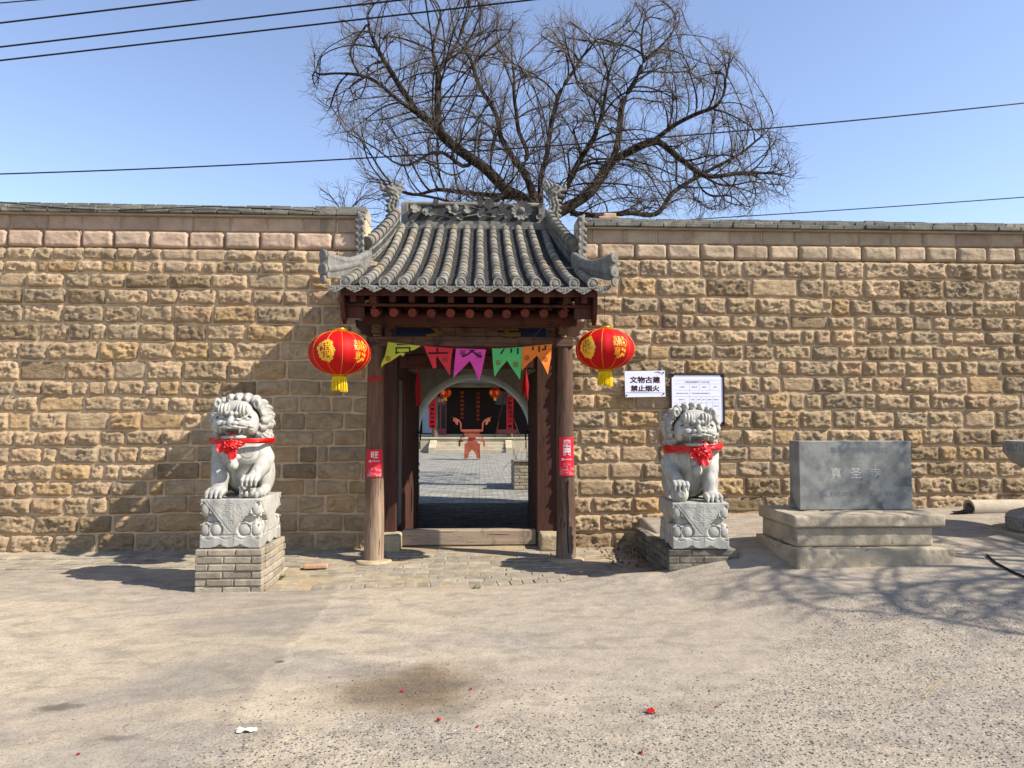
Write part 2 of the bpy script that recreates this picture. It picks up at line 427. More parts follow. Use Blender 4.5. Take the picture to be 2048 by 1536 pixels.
def make_ground_material():
    t = NT('dusty_concrete_and_gravel', .95, .12); p = t.pos('world'); sep = t.n('SeparateXYZ'); t.l(p, sep.inputs[0]); X, Y = sep.outputs[0], sep.outputs[1]
    flat = t.scaled(p, (1, 1, 0))
    wob = t.noise(flat, 1.1, 5, .6); wob2 = t.noise(flat, 2.6, 5, .65)
    dust = t.mix(t.ramp(t.noise(flat, 5, 6, .6), .3, .7), rgb('#ad9d85'), rgb('#bcac93'))
    grey = t.mix(t.ramp(t.noise(flat, 9, 6, .65), .3, .7), rgb('#8f8577'), rgb('#a5998a'))
    # worn concrete shows through the dust in broad patches
    lowf = t.noise(t.scaled(flat, (.55, 1.0, 1)), .9, 6, .62, .6)
    k = t.ramp(lowf, .44, .6)
    right = t.ramp(t.math('ADD', X, t.math('MULTIPLY', wob, 1.6)), -.8, 1.8)      # more bare concrete to the right of the gate
    k2 = t.math('MAXIMUM', k, t.math('MULTIPLY', right, .75))
    col = t.mix(k2, dust, grey)
    pale = t.ramp(t.noise(t.scaled(flat, (.7, 1.4, 1)), 1.4, 5, .6), .56, .72, 0, .8); col = t.mix(pale, col, rgb('#b7a993'))
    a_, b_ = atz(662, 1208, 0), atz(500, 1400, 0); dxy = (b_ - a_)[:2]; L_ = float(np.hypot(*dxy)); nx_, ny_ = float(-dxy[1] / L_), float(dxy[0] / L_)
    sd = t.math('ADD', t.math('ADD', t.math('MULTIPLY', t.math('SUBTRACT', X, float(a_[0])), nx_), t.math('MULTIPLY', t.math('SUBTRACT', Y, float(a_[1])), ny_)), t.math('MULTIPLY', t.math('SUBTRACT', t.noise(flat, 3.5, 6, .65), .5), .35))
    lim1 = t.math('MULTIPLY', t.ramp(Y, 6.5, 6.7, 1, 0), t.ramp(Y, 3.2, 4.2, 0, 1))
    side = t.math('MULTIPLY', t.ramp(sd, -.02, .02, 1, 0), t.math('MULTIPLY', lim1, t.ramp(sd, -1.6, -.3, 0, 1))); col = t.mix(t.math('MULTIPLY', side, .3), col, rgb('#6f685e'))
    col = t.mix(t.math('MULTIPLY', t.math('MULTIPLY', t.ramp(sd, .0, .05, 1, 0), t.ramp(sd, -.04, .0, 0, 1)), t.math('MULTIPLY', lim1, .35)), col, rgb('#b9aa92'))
    mot = t.noise(t.scaled(flat, (.7, 1.2, 1)), 4.5, 7, .68, .5); col = t.mix(t.ramp(mot, .46, .66, 0, .5), col, rgb('#776e62')); col = t.mix(t.ramp(mot, .44, .3, 0, .35), col, rgb('#bcae97'))
    # fine sand grain
    sand = t.noise(flat, 240, 3, .7); col = t.mix(t.ramp(sand, .4, .75, 0, .5), col, rgb('#62594e')); grit = t.noise(flat, 60, 5, .75); col = t.mix(t.ramp(grit, .48, .7, 0, .7), col, rgb('#5c554c')); col = t.mix(t.ramp(t.noise(t.scaled(flat, (1, 1, 1)), 18, 6, .7), .52, .72, 0, .4), col, rgb('#6a6257'))
    # exposed aggregate: foreground centre and right
    u = t.math('ADD', t.math('MULTIPLY', X, .55), t.math('MULTIPLY', wob, 1.5))          # boundary runs back to the right
    lim = t.math('ADD', t.math('MULTIPLY', t.ramp(X, 1.1, 2.9), 1.9), 3.75)
    lim = t.math('ADD', lim, t.math('MULTIPLY', t.math('SUBTRACT', wob, .5), 1.6))
    agg = t.math('MULTIPLY', t.ramp(t.math('SUBTRACT', lim, Y), -.25, .25), t.ramp(t.math('ADD', X, t.math('MULTIPLY', wob, .8)), -1.3, -.55))
    agg = t.math('MULTIPLY', agg, t.ramp(wob2, .3, .55, .45, 1))
    vn = t.n('TexVoronoi'); vn.inputs['Scale'].default_value = 50; t.l(flat, vn.inputs['Vector'])
    stone = t.ramp(vn.outputs['Distance'], .28, .42, 1, 0)
    bw = t.n('RGBToBW'); t.l(vn.outputs['Color'], bw.inputs[0])
    tone = t.n('ValToRGB'); e = tone.color_ramp; e.elements[0].position = .25; e.elements[0].color = rgb('#353537'); e.elements[1].position = .75; e.elements[1].color = rgb('#b9ad9b')
    q = e.elements.new(.42); q.color = rgb('#5f5f60'); q = e.elements.new(.58); q.color = rgb('#8f887e'); t.l(bw.outputs[0], tone.inputs[0])
    has = t.math('MULTIPLY', t.math('MULTIPLY', stone, agg), t.ramp(t.noise(flat, 40, 2), .38, .5))
    col = t.mix(has, col, tone.outputs[0])
    v2 = t.n('TexVoronoi'); v2.inputs['Scale'].default_value = 120; t.l(flat, v2.inputs['Vector']); bw2 = t.n('RGBToBW'); t.l(v2.outputs['Color'], bw2.inputs[0])
    has2 = t.math('MULTIPLY', t.math('MULTIPLY', t.ramp(v2.outputs['Distance'], .3, .45, 1, 0), t.math('ADD', t.math('MULTIPLY', agg, .6), .4)), t.ramp(bw2.outputs[0], .3, .34, 1, 0)); col = t.mix(has2, col, rgb('#4c4946'))
    # damp brown stain in front of the gate
    c = atz(822, 1385, 0)
    dx = t.math('DIVIDE', t.math('SUBTRACT', X, float(c[0])), .52); dy = t.math('DIVIDE', t.math('SUBTRACT', Y, float(c[1])), .46)
    rr = t.math('SQRT', t.math('ADD', t.math('MULTIPLY', dx, dx), t.math('MULTIPLY', dy, dy)))
    rr = t.math('ADD', rr, t.math('MULTIPLY', t.math('SUBTRACT', wob2, .5), 1.3))
    col = t.mix(t.ramp(rr, .3, 1.2, .68, 0), col, t.mix(1.0, col, rgb('#8d7753'), 'MULTIPLY'))
    for (px, py, a, b, s_) in ((120, 1425, .13, .06, .7), (235, 1487, .1, .04, .5), (560, 1330, .04, .03, .9), (740, 1150, .3, .06, .0)):
        c = atz(px, py, 0); dx = t.math('DIVIDE', t.math('SUBTRACT', X, float(c[0])), a); dy = t.math('DIVIDE', t.math('SUBTRACT', Y, float(c[1])), b)
        r2 = t.math('ADD', t.math('ADD', t.math('MULTIPLY', dx, dx), t.math('MULTIPLY', dy, dy)), t.math('MULTIPLY', t.math('SUBTRACT', t.noise(flat, 9, 5, .6), .5), 2.6))
        col = t.mix(t.ramp(r2, .2, 1.3, s_, 0), col, rgb('#4b453e'))
    # hairline cracks
    ck = t.vor(t.scaled(flat, (1, 1, 1)), .42, 'DISTANCE_TO_EDGE'); wv = t.n('TexVoronoi'); wv.feature = 'DISTANCE_TO_EDGE'; wv.inputs['Scale'].default_value = .5
    mv = t.n('VectorMath'); mv.operation = 'ADD'; nz = t.n('TexNoise'); nz.inputs['Scale'].default_value = 2.2; nz.inputs['Detail'].default_value = 6; t.l(flat, nz.inputs['Vector'])
    vs = t.n('VectorMath'); vs.operation = 'SCALE'; vs.inputs['Scale'].default_value = .5; t.l(nz.outputs['Color'], vs.inputs[0]); t.l(flat, mv.inputs[0]); t.l(vs.outputs[0], mv.inputs[1]); t.l(mv.outputs[0], wv.inputs['Vector'])
    crack = t.math('MULTIPLY', t.ramp(wv.outputs['Distance'], .0, .0022, 1, 0), t.ramp(wob, .5, .56))
    col = t.mix(t.math('MULTIPLY', crack, .45), col, rgb('#3a352f'))
    h = t.math('ADD', t.math('MULTIPLY', has, .9), t.math('MULTIPLY', t.noise(flat, 90, 5, .7), .5))
    b = t.bump(h, .55, .008); b = t.bump(t.noise(flat, 14, 5, .6), .5, .02, b)
    return t.done(col, b)
m_ground = make_ground_material()
gx = np.concatenate([-np.geomspace(400, 8.2, 16), np.arange(-8, 8.5, .05), np.geomspace(8.7, 400, 16)])
gy = np.concatenate([-np.geomspace(400, 1, 12), np.arange(0, 2.5, .25), np.arange(2.6, 9.2, .04), np.arange(9.4, 16, .6), np.geomspace(17, 600, 16)])
GX, GY = np.meshgrid(gx, gy, indexing='ij')
GZ = np.where(GY < 9.3, ground_h(GX, GY), -.03)
GZ = np.where((GY >= 9.3), -.03, GZ)
ground = link('ground', np_mesh('ground', np.stack([GX, GY, GZ], -1).reshape(-1, 3), grid_faces(len(gx), len(gy)), True), m_ground)
tag(ground, kind='structure')

# loose chippings lying on the aggregate
rs = np.random.RandomState(4)
def pebbles(n, name, mats, zone, smin, smax, seed):
    rs = np.random.RandomState(seed); V = []; Fc = []; mi = []
    ico = np.array([(1, 0, 0), (-1, 0, 0), (0, 1, 0), (0, -1, 0), (0, 0, 1), (0, 0, -1)], float)
    fc = np.array([(0, 2, 4), (2, 1, 4), (1, 3, 4), (3, 0, 4), (2, 0, 5), (1, 2, 5), (3, 1, 5), (0, 3, 5)])
    out = 0
    for i in range(n):
        px, py = zone(rs)
        p = atz(px, py, 0.0); x, y = p[0], p[1]; s_ = smin + (smax - smin) * rs.rand() ** 3
        v = ico * (s_ * (.6 + .8 * rs.rand(6, 1))) * np.array([1, 1, .6]); v += rs.randn(6, 3) * s_ * .12
        a = rs.rand() * 6.28; ca, sa = math.cos(a), math.sin(a); v = v @ np.array([[ca, -sa, 0], [sa, ca, 0], [0, 0, 1]])
        V.append(v + [x, y, float(ground_h(x, y)) + s_ * .22]); Fc.append(fc + 6 * i); mi += [rs.randint(len(mats))] * 8
    me = np_mesh(name, np.concatenate(V), np.concatenate(Fc)); me.polygons.foreach_set('material_index', np.array(mi, np.int32))
    o = link(name, me, mats); return tag(o, kind='stuff')
peb_m = [rocky('chipping_' + n_, a, b, scale=30, bump=.3, bscale=200) for n_, a, b in (('grey', '#716e69', '#85817a'), ('dark', '#464442', '#5a5754'), ('tan', '#8f806b', '#a3927a'), ('pale', '#978d7d', '#aba08f'))]
def zone_a(rs):
    while 1:
        x, y = rs.uniform(430, 2060), 1235 + 305 * rs.rand() ** .8
        b = 1290 + (900 - x) * .25 if x < 900 else (1340 - max(0, x - 1500) * .42 if x > 1500 else 1345)
        if y > b + 40 * rs.rand(): return x, y
def zone_b(rs): return rs.uniform(-20, 2060), 1190 + 350 * rs.rand()
pebbles(5200, 'gravel', peb_m, zone_a, .0022, .0085, 7)
pebbles(1500, 'loose_gravel', peb_m, zone_b, .002, .006, 8)

# ================================================================== BRICK PAVING IN FRONT OF THE GATE
m_paver = rocky('worn_paving_brick', '#857c6d', '#9a907f', '#a89a84', scale=7, bump=.5, bdist=.003, bscale=70, objvar=.14)
m_bed = rocky('dusty_joint', '#96856c', '#a99679', scale=9, bump=.5, bscale=60)
fore = thing('forecourt_paving', (0, 7.6, 0), None, None); tag(fore, kind='structure')
n = 60; bx = np.linspace(-2.04, 1.9, n); V = []
for i in range(n):
    e = float(court_edge(bx[i])) - .03
    for j in range(24):
        y = e + (9.0 - e) * j / 23; V.append((bx[i], y, .05 * float(sstep(7.6, 8.6, y)) - .005 + .005 * float(vnoise(bx[i] * 3, y * 3, 0, 9))))
link('paving_bed', np_mesh('paving_bed', V, grid_faces(n, 24), True), m_bed, fore)
rng = random.Random(11)
def paver(cx, cy, lx, ly, ang, parent, mat, zoff=0.0, name='paving_brick', th=.05):
    b = MB(); z = .05 * float(sstep(7.6, 8.6, cy)) + zoff + rng.uniform(-.006, .004)
    R = Matrix.Rotation(ang, 3, 'Z') @ Matrix.Rotation(rng.uniform(-.012, .012), 3, 'X') @ Matrix.Rotation(rng.uniform(-.012, .012), 3, 'Y')
    b.bbox(cx - lx / 2, cx + lx / 2, cy - ly / 2, cy + ly / 2, z - th, z, .007, R)
    return b.build(name, mat, parent)
def pave_ok(x, y): return y < 8.62
# border course of bricks laid end-on, following the edge
x = -1.95
while x < 1.7:
    w = .128 + rng.uniform(-.012, .012); cy = float(court_edge(x)) + .13
    paver(x + w / 2, cy, w - .012, .235, .085 + rng.uniform(-.03, .03), fore, m_paver); x += w
y = 6.9; row = 0
while y < 8.55:
    d = .128; x = -1.98 + (0 if row % 2 else .13)
    while x < 1.72:
        w = .265 + rng.uniform(-.02, .02); yc = y + d / 2 + .085 * (x + 1.8) * max(0, 1 - (y - 6.9) / 1.4)
        if pave_ok(x, yc) and yc > float(court_edge(x)) + .3 and not (rng.random() < .10 and y > 7.6):
            paver(x + w / 2, yc, w - .012, d - .012, rng.uniform(-.02, .02), fore, m_paver)
        x += w
    y += d; row += 1
# strip of slanted bricks along the foot of the wall, left
strip = thing('wall_foot_paving', (-4.6, 8.1, 0), None, None); tag(strip, kind='structure')
for r_, yy in ((0, 7.78), (1, 8.02), (2, 8.26)):
    x = -7.4
    while x < -2.0:
        w = .135 + rng.uniform(-.01, .01)
        if not (-2.72 < x < -1.9 and yy < 7.6) and rng.random() > .06:
            b = MB(); z = float(ground_h(x, yy)) + .012 + rng.uniform(-.006, .004)
            sh = .10; ln = .225
            V = [(x + (sh if dy > 0 else 0) + dx * (w - .014), yy + dy * ln, z - q) for q in (.05, 0) for dx, dy in ((0, 0), (1, 0), (1, 1), (0, 1))]
            b.add(V, [(0, 3, 2, 1), (4, 5, 6, 7), (0, 1, 5, 4), (1, 2, 6, 5), (2, 3, 7, 6), (3, 0, 4, 7)]); b.build('paving_brick', m_paver, strip)
        x += w

# ================================================================== THE STONE WALL
def wall_mat(name, c1, c2, c3, rough=.95, bump=.9):
    t = NT(name, rough, .1); p = t.pos('world')
    oi = t.n('ObjectInfo')
    base = t.mix(t.ramp(t.noise(p, 7, 6, .65), .33, .67), rgb(c1), rgb(c2))
    base = t.mix(t.ramp(t.noise(p, 2.8, 5, .6, .5), .56, .7, 0, .8), base, rgb(c3))
    base = t.mix(1.0, base, oi.outputs['Color'], 'MULTIPLY')
    # lichen-dark crust in pits
    crust = t.math('MULTIPLY', t.ramp(t.noise(p, 16, 6, .72), .56, .7), t.ramp(t.noise(p, 1.6, 3), .45, .65))
    base = t.mix(t.math('MULTIPLY', crust, .55), base, rgb('#4b4238'))
    sp = t.n('SeparateXYZ'); t.l(p, sp.inputs[0]); drip = t.math('MULTIPLY', t.ramp(t.noise(t.scaled(p, (1, 1, .12)), 4.5, 5, .6), .55, .68), t.ramp(sp.outputs[2], 2.6, 3.9)); base = t.mix(t.math('MULTIPLY', drip, .45), base, rgb('#5d564c'))
    foot = t.math('MULTIPLY', t.ramp(sp.outputs[2], .1, .9, 1, 0), t.ramp(t.noise(p, 2.2, 5, .6), .4, .6)); base = t.mix(t.math('MULTIPLY', foot, .35), base, rgb('#8a745a'))
    g = t.noise(p, 150, 4, .7); base = t.mix(t.ramp(g, .35, .7, 0, .35), base, t.mix(1.0, base, (.5, .45, .4, 1), 'MULTIPLY'))
    w = t.noise(t.scaled(p, (.8, 1, 2.2)), 24, 6, .7, .6)
    b = t.bump(g, .35, .004); b = t.bump(w, bump, .03, b); b = t.bump(t.noise(t.scaled(p, (.55, 1, 1.6)), 60, 4, .7, 1.0), .5, .008, b)
    return t.done(base, b)
m_stone = wall_mat('rough_sandstone', '#ad9678', '#c3a988', '#9a876d')
m_pink = wall_mat('pink_sandstone', '#b09682', '#bfa58f', '#a58c78', bump=.35)
m_mortar = rocky('sandy_mortar', '#b79d7d', '#c4ab89', '#aa9072', scale=5, bump=.7, bdist=.004, bscale=45)
m_coping = rocky('grey_coping_brick', '#65635b', '#7b776d', '#938b7d', scale=8, bump=.5, bscale=70, objvar=.18)
m_cement = rocky('coping_mortar', '#b3a48f', '#9c9486', scale=6, bump=.6, bscale=50)
def zrow(py, px=330, Y=WALL_Y): return float(at(px, py, Y)[2])
ROW_L = [405, 430, 461, 497, 522, 547, 578, 610, 648, 683, 721, 761, 793, 825, 860, 893, 926, 961, 992, 1028, 1066, 1106]
ROW_R = [432, 460, 489, 521, 556, 596, 630, 660, 689, 720, 752, 787, 820, 857, 891, 924, 956, 991, 1025, 1062, 1106]
def wobble(x, k, seed): return .012 * vnoise(x * .9, k * 3.7, 0, seed) + .006 * vnoise(x * 3.1, k * 5.1, 0, seed + 1)
def rock(name, xa, xb, za, zb, mat, parent, kind, seed, color, Y=WALL_Y):
    """one block: a chipped, bulging face set into the mortar. za / zb are functions of x"""
    w = xb - xa; h = float(zb((xa + xb) / 2) - za((xa + xb) / 2))
    nx = max(8, int(w / .0145)); nz = max(8, int(h / .0145)); u = np.linspace(0, 1, nx); v = np.linspace(0, 1, nz); U, Vv = np.meshgrid(u, v, indexing='ij')
    X = xa + U * w; Z = za(X) + Vv * (zb(X) - za(X))
    ex = np.minimum(U, 1 - U) * w; ez = np.minimum(Vv, 1 - Vv) * h
    rr = np.random.RandomState(seed)
    if kind == 'rough':
        nE = .0075 * (1 + 1.2 * fbm(X * 10, Z * 10, seed * .37, 1))
        e = np.minimum(ex, ez) - nE; cr = .035; e = np.minimum(e, np.hypot(np.minimum(ex, cr) , np.minimum(ez, cr)) - cr * .45 - nE * .5)
        H = .018 + .034 * rr.rand()
        ramp = np.clip(e / (.015 + .009 * vnoise(X * 9, Z * 9, seed, 2)) * 1.4, -.6, 1)
        tilt = (rr.rand() - .5) * .05 * (U - .5) + (rr.rand() - .35) * .035 * (Vv - .5)
        D = ramp * (.006 + H * .5) + sstep(0, .05, e) * (H * .35 * (1 + fbm(X * 7, Z * 9, seed, 3, 3)) + .034 * facets(X * 9 + 4 * Z, Z * 17 - X * 2, seed) + .02 * facets(X * 20 + Z * 14, Z * 38 - X * 5, seed + 5) + .012 * np.abs(fbm(X * 18 + Z * 8, Z * 34, seed, 7, 2)) + tilt)
        D += .007 * fbm(X * 38, Z * 50, seed, 4, 2) * sstep(0, .02, e)
        D = np.where(e < 0, np.minimum(D, -.004), np.maximum(D, .002))
        if rr.rand() < .12: D = np.where(e > 0, D * .35 + .006, D)
    elif kind == 'pillow':
        e = np.minimum(ex, ez) - .006; cr = .035 + .02 * rr.rand(); e = np.minimum(e, np.hypot(np.minimum(ex, cr), np.minimum(ez, cr)) - cr * .6) + .006 * fbm(X * 12, Z * 12, seed, 9, 2)
        D = .03 * np.sqrt(np.clip(e / .025, 0, 1)) + .014 * fbm(X * 5, Z * 7, seed, 3) * sstep(0, .04, e) + .004 * fbm(X * 30, Z * 50, seed, 4); D = np.where(e < 0, -.03, D)
    else:
        e = np.minimum(ex, ez) - .004; D = .012 * np.clip(e / .012, -1, 1) + .004 * fbm(X * 8, Z * 9, seed, 3)
    V = np.stack([X, Y - D, Z], -1).reshape(-1, 3)
    # skirt, so the block has depth
    ring = [i * nz for i in range(nx)] + [(nx - 1) * nz + j for j in range(1, nz)] + [i * nz + nz - 1 for i in range(nx - 2, -1, -1)] + [j for j in range(nz - 2, 0, -1)]
    back = V[ring].copy(); back[:, 1] = Y + .12; b0 = len(V); V = np.concatenate([V, back]); m = len(ring)
    Q = np.concatenate([grid_faces(nx, nz), np.array([(ring[i], b0 + i, b0 + (i + 1) % m, ring[(i + 1) % m]) for i in range(m)])])
    me = np_mesh(name, V, Q, kind != 'rough'); o = link(name, me, mat, parent); o.color = color; return o
def build_wall(name, xa, xb, rows, pxref, label, seed):
    cut = (lambda z_top: (xa, min(xb, X0 - 1.30)) if seed == 1 else (max(xa, X0 + 1.32), xb)); xa0, xb0 = xa, xb
    W = thing(name, ((xa + xb) / 2, WALL_Y, 0), label, 'wall'); W['kind'] = 'thing'; rg = random.Random(seed)
    zs = [zrow(py, pxref) for py in rows]; N = len(zs)
    def line(k):
        if k < 4: return lambda x: zs[k] + .3 * wobble(x, k, seed)
        if k == N - 1: return lambda x: zs[k] - .04 + 0 * x
        return lambda x: zs[k] + wobble(x, k, seed)
    # mortar body with depth, set back behind the two top courses
    zz = np.concatenate([np.linspace(-.25, zs[3] - .02, 90), np.linspace(zs[3] + .0, zs[1] - .0, 22)]); xx = np.arange(xa, xb + .02, .04)
    A, B = np.meshgrid(xx, zz, indexing='ij'); D = .006 * fbm(A * 6, B * 6, 0, seed) + .003 * fbm(A * 25, B * 25, 0, seed)
    D = np.where(B > zs[2] , -.035, np.where(B > zs[3] - .01, -.045, D))
    ca, cb = cut(0); A = np.where(B > zs[4] + .01, np.clip(A, ca, cb), A)
    V = np.stack([A, WALL_Y - D, B], -1).reshape(-1, 3); nx, nz = len(xx), len(zz)
    back = V.copy(); back[:, 1] = WALL_Y + .45
    Q = grid_faces(nx, nz); V2 = np.concatenate([V, back]); off = nx * nz
    side = [(j, j + 1, off + j + 1, off + j) for j in range(nz - 1)] + [((nx - 1) * nz + j, off + (nx - 1) * nz + j, off + (nx - 1) * nz + j + 1, (nx - 1) * nz + j + 1) for j in range(nz - 1)]
    top = [(i * nz + nz - 1, (i + 1) * nz + nz - 1, off + (i + 1) * nz + nz - 1, off + i * nz + nz - 1) for i in range(nx - 1)]
    link('mortar', np_mesh('mortar', V2, np.concatenate([Q, Q[:, ::-1] + off, np.array(side), np.array(top)]), True), m_mortar, W)
    for k in range(1, N - 1):
        za, zb = line(k + 1), line(k); kind = 'flat' if k == 1 else 'pillow' if k == 2 else 'rough'
        xa, xb = cut(0) if k < 4 else (xa0, xb0)
        hgt = zs[k] - zs[k + 1]; x = xa - rg.uniform(0, .3); first = True
        while x < xb - .05:
            base = .40 if kind != 'rough' else (hgt * rg.choice((1.15, 1.6, 1.9, 2.1, 2.4)) + rg.uniform(-.04, .05))
            if kind == 'rough' and rg.random() < .07: base = .17
            x2 = x + base * (1.05 if kind != 'rough' else 1.0) + (rg.uniform(-.04, .04))
            if x2 > xb - .12: x2 = xb - .004
            a = max(x, xa + .004) + .005; b = x2 - .005
            if b - a > .07:
                v = rg.uniform(.86, 1.08); hue = rg.random()
                if kind == 'rough':
                    col = (v, v * .985, v * .96, 1)
                    if hue < .18: col = (v * .80, v * .82, v * .84, 1)
                    elif hue < .24: col = (v * 1.02, v * .95, v * .91, 1)
                    elif hue < .33: col = (v * 1.0, v * .93, v * .78, 1)
                    elif hue > .9: col = (v * .66, v * .65, v * .62, 1)
                    if k == 3: col = (v * .97, v * .97, v * .99, 1)
                else:
                    col = (v, v * .99, v * .98, 1)
                    if hue < .3 or seed == 2 and hue < .75: col = (v * .93, v * .96, v * .95, 1)
                    if seed == 2: col = (col[0] * .97, col[1] * 1.02, col[2] * .96, 1)
                    if k == 1 and hue > .65: col = (v * .8, v * .83, v * .82, 1)
                Yk = WALL_Y + (.03 if k == 1 else 0.012 if k == 2 else 0)
                rock('stone', a, b, lambda q, f=za: f(q) + .004, lambda q, f=zb: f(q) - .004, m_stone if kind == 'rough' else m_pink, W, kind, rg.randrange(10 ** 6), col, Yk)
            x = x2
    # coping: three stepped courses of thin grey bricks bedded in pale mortar
    zt = zs[1]; xa, xb = cut(0)
    bt = MB(); bt.box(xa, xb, WALL_Y - .04, WALL_Y + .45, zt - .012, zt + .004); bt.box(xa, xb, WALL_Y + .02, WALL_Y + .42, zt + .0045, zt + .058); bt.box(xa, xb, WALL_Y + .1, WALL_Y + .42, zt + .0585, zt + .108); bt.box(xa, xb, WALL_Y + .17, WALL_Y + .4, zt + .1085, zt + .145); bt.build('coping_bed', m_cement, W)
    for c_, (yf, z0, hh, ln) in enumerate(((WALL_Y - .085, zt + .006, .05, .285), (WALL_Y - .01, zt + .062, .045, .26), (WALL_Y + .07, zt + .112, .042, .27))):
        x = xa + rg.uniform(-.2, 0) 
        while x < xb - .03:
            x2 = min(x + ln + rg.uniform(-.012, .012), xb); a = max(x, xa) + .006; b2 = x2 - .006
            if b2 - a > .05 and rg.random() > .015:
                bb = MB(); dz = rg.uniform(-.004, .004) + .004 * math.sin(x * 1.3 + c_); dy = rg.uniform(-.012, .012)
                bb.bbox(a, b2, yf + dy, yf + .2, z0 + dz, z0 + hh + dz, .006, Matrix.Rotation(rg.uniform(-.008, .008), 3, 'Y')); bb.build('coping_brick', m_coping, W)
            x = x2
    return W
LX1, RX0 = X0 - 1.115, X0 + 1.115
build_wall('stone_wall', -7.3, LX1, ROW_L, 330, 'long rough sandstone block wall behind the lion with the cub, shaded by the gatehouse roof', 1)
build_wall('stone_wall', RX0, 8.2, ROW_R, 1500, 'long rough sandstone block wall that carries the two white notice boards', 2)

# ================================================================== GATEHOUSE
m_wood_dark = wood('old_red_brown_timber', '#3b251c', '#513226', '#452b21', bump=.6)
m_wood_col = wood('weathered_column_timber', '#5b4132', '#70523e', '#4a3225', along=(1, 1, .05), scale=34, bump=.7, bleach=(.35, 1.15, '#7c6553', '#95806a'), objvar=.02)
m_wood_col2 = wood('dark_column_timber', '#4b382e', '#5f4738', '#3c2c24', along=(1, 1, .05), scale=34, bump=.7, bleach=(.05, .5, '#6e5a4b', '#7d6957'), objvar=.02)
m_wood_beam = wood('weathered_beam_timber', '#4a3327', '#6a4d3a', '#3c281f', along=(.06, 1, 1), scale=30, bump=.6)
m_wood_beam_red = wood('painted_beam_timber', '#3e2119', '#4c281d', '#28180f', along=(.08, 1, 1), scale=16, bump=.5)
m_rafter_end = wood('red_painted_rafter_end', '#5f2a1e', '#6d3124', '#5a463b', along=(1, 1, 1), scale=30, bump=.4, objvar=.25)
m_sill = wood('bleached_threshold_timber', '#8a7764', '#9c8974', '#75634f', along=(.05, 1, 1), scale=34, bump=.6, objvar=.02)
m_ridgebg = rocky('dark_grey_clay_panel', '#3f3e3b', '#504e4a', scale=10, bump=.5)  # darker sheet behind the ridge relief, for contrast
m_tile = rocky('grey_clay_barrel_tile', '#6c685f', '#817b70', '#94876f', scale=9, bump=.45, bdist=.002, bscale=120, objvar=.2, tint=True)
m_pan = rocky('dark_clay_pan_tile', '#2f2e2c', '#43413e', scale=20, bump=.3, bscale=120)
m_carve = rocky('grey_carved_clay', '#6b6963', '#817d75', '#8d877b', scale=9, bump=.45, bdist=.002, bscale=120, spots='#3d3c39')
m_block = rocky('pale_stone_block', '#9c8c70', '#b0a083', scale=9, bump=.6, bscale=60)
m_plaster = rocky('whitewashed_plaster', '#c9c4b6', '#d7d2c4', '#b8b2a3', scale=4, bump=.25, bdist=.002, bscale=40)
m_brick_old = rocky('old_grey_brick', '#8b8172', '#9d917d', '#7c7468', scale=10, bump=.7, bdist=.004, bscale=70, objvar=.16)
m_joint = rocky('lime_joint', '#a8977c', '#b8a78b', scale=9, bump=.6, bscale=70)
m_black = plain('black_lacquer', '#17120f', .6, .3, .3)
m_iron = plain('black_iron', '#141312', .55, .4)

GH = thing('gatehouse', (X0, 8.0, 0), 'old timber gatehouse with curved grey tile roof and two round columns set in the wall', 'gatehouse')
ROWS = 14; PITCH_X = .1935
def roof_z(Y):
    t = np.clip((np.asarray(Y, float) - 7.2) / 3.5, -.05, 1.0); return 2.97 + 1.58 * (.66 * t + .34 * t * t)
EAVE_Y, RIDGE_Y = 7.2, 10.68
rf = link('roof', None, None, GH) if False else None
# the roof is a part; its tiles, ridges and ornaments are its sub-parts
deck = MB()
ys = np.linspace(EAVE_Y + .06, RIDGE_Y, 26)
for (xa, xb, ya) in ((-1.31, 1.31, 0), ):
    V = []; nn = 0
    for y in ys:
        hw = 1.31 if y < 8.5 else 1.29 - .16 * (y - 8.5) / 2.2
        for sx in (-hw, hw):
            for dz in (-.02, -.07): V.append((X0 + sx, y, float(roof_z(y)) + dz))
    for i in range(len(ys) - 1):
        a, b = i * 4, (i + 1) * 4
        deck.f += [(a, a + 2, b + 2, b), (a + 1, b + 1, b + 3, a + 3), (a, b, b + 1, a + 1), (a + 2, a + 3, b + 3, b + 2)]; deck.mi += [0] * 4
    deck.v += V; deck.f.append((0, 1, 3, 2)); deck.mi.append(0)
# the slope behind the ridge
yb = np.linspace(RIDGE_Y, 13.6, 12); b0 = len(deck.v)
for y in yb:
    z = float(roof_z(2 * RIDGE_Y - y))
    for sx in (-1.13, 1.13): deck.v.append((X0 + sx, y + .02, z - .02))
for i in range(11): deck.f.append((b0 + 2 * i, b0 + 2 * i + 1, b0 + 2 * i + 3, b0 + 2 * i + 2)); deck.mi.append(0)
ROOF = deck.build('roof', m_pan, GH)
rg = random.Random(5)
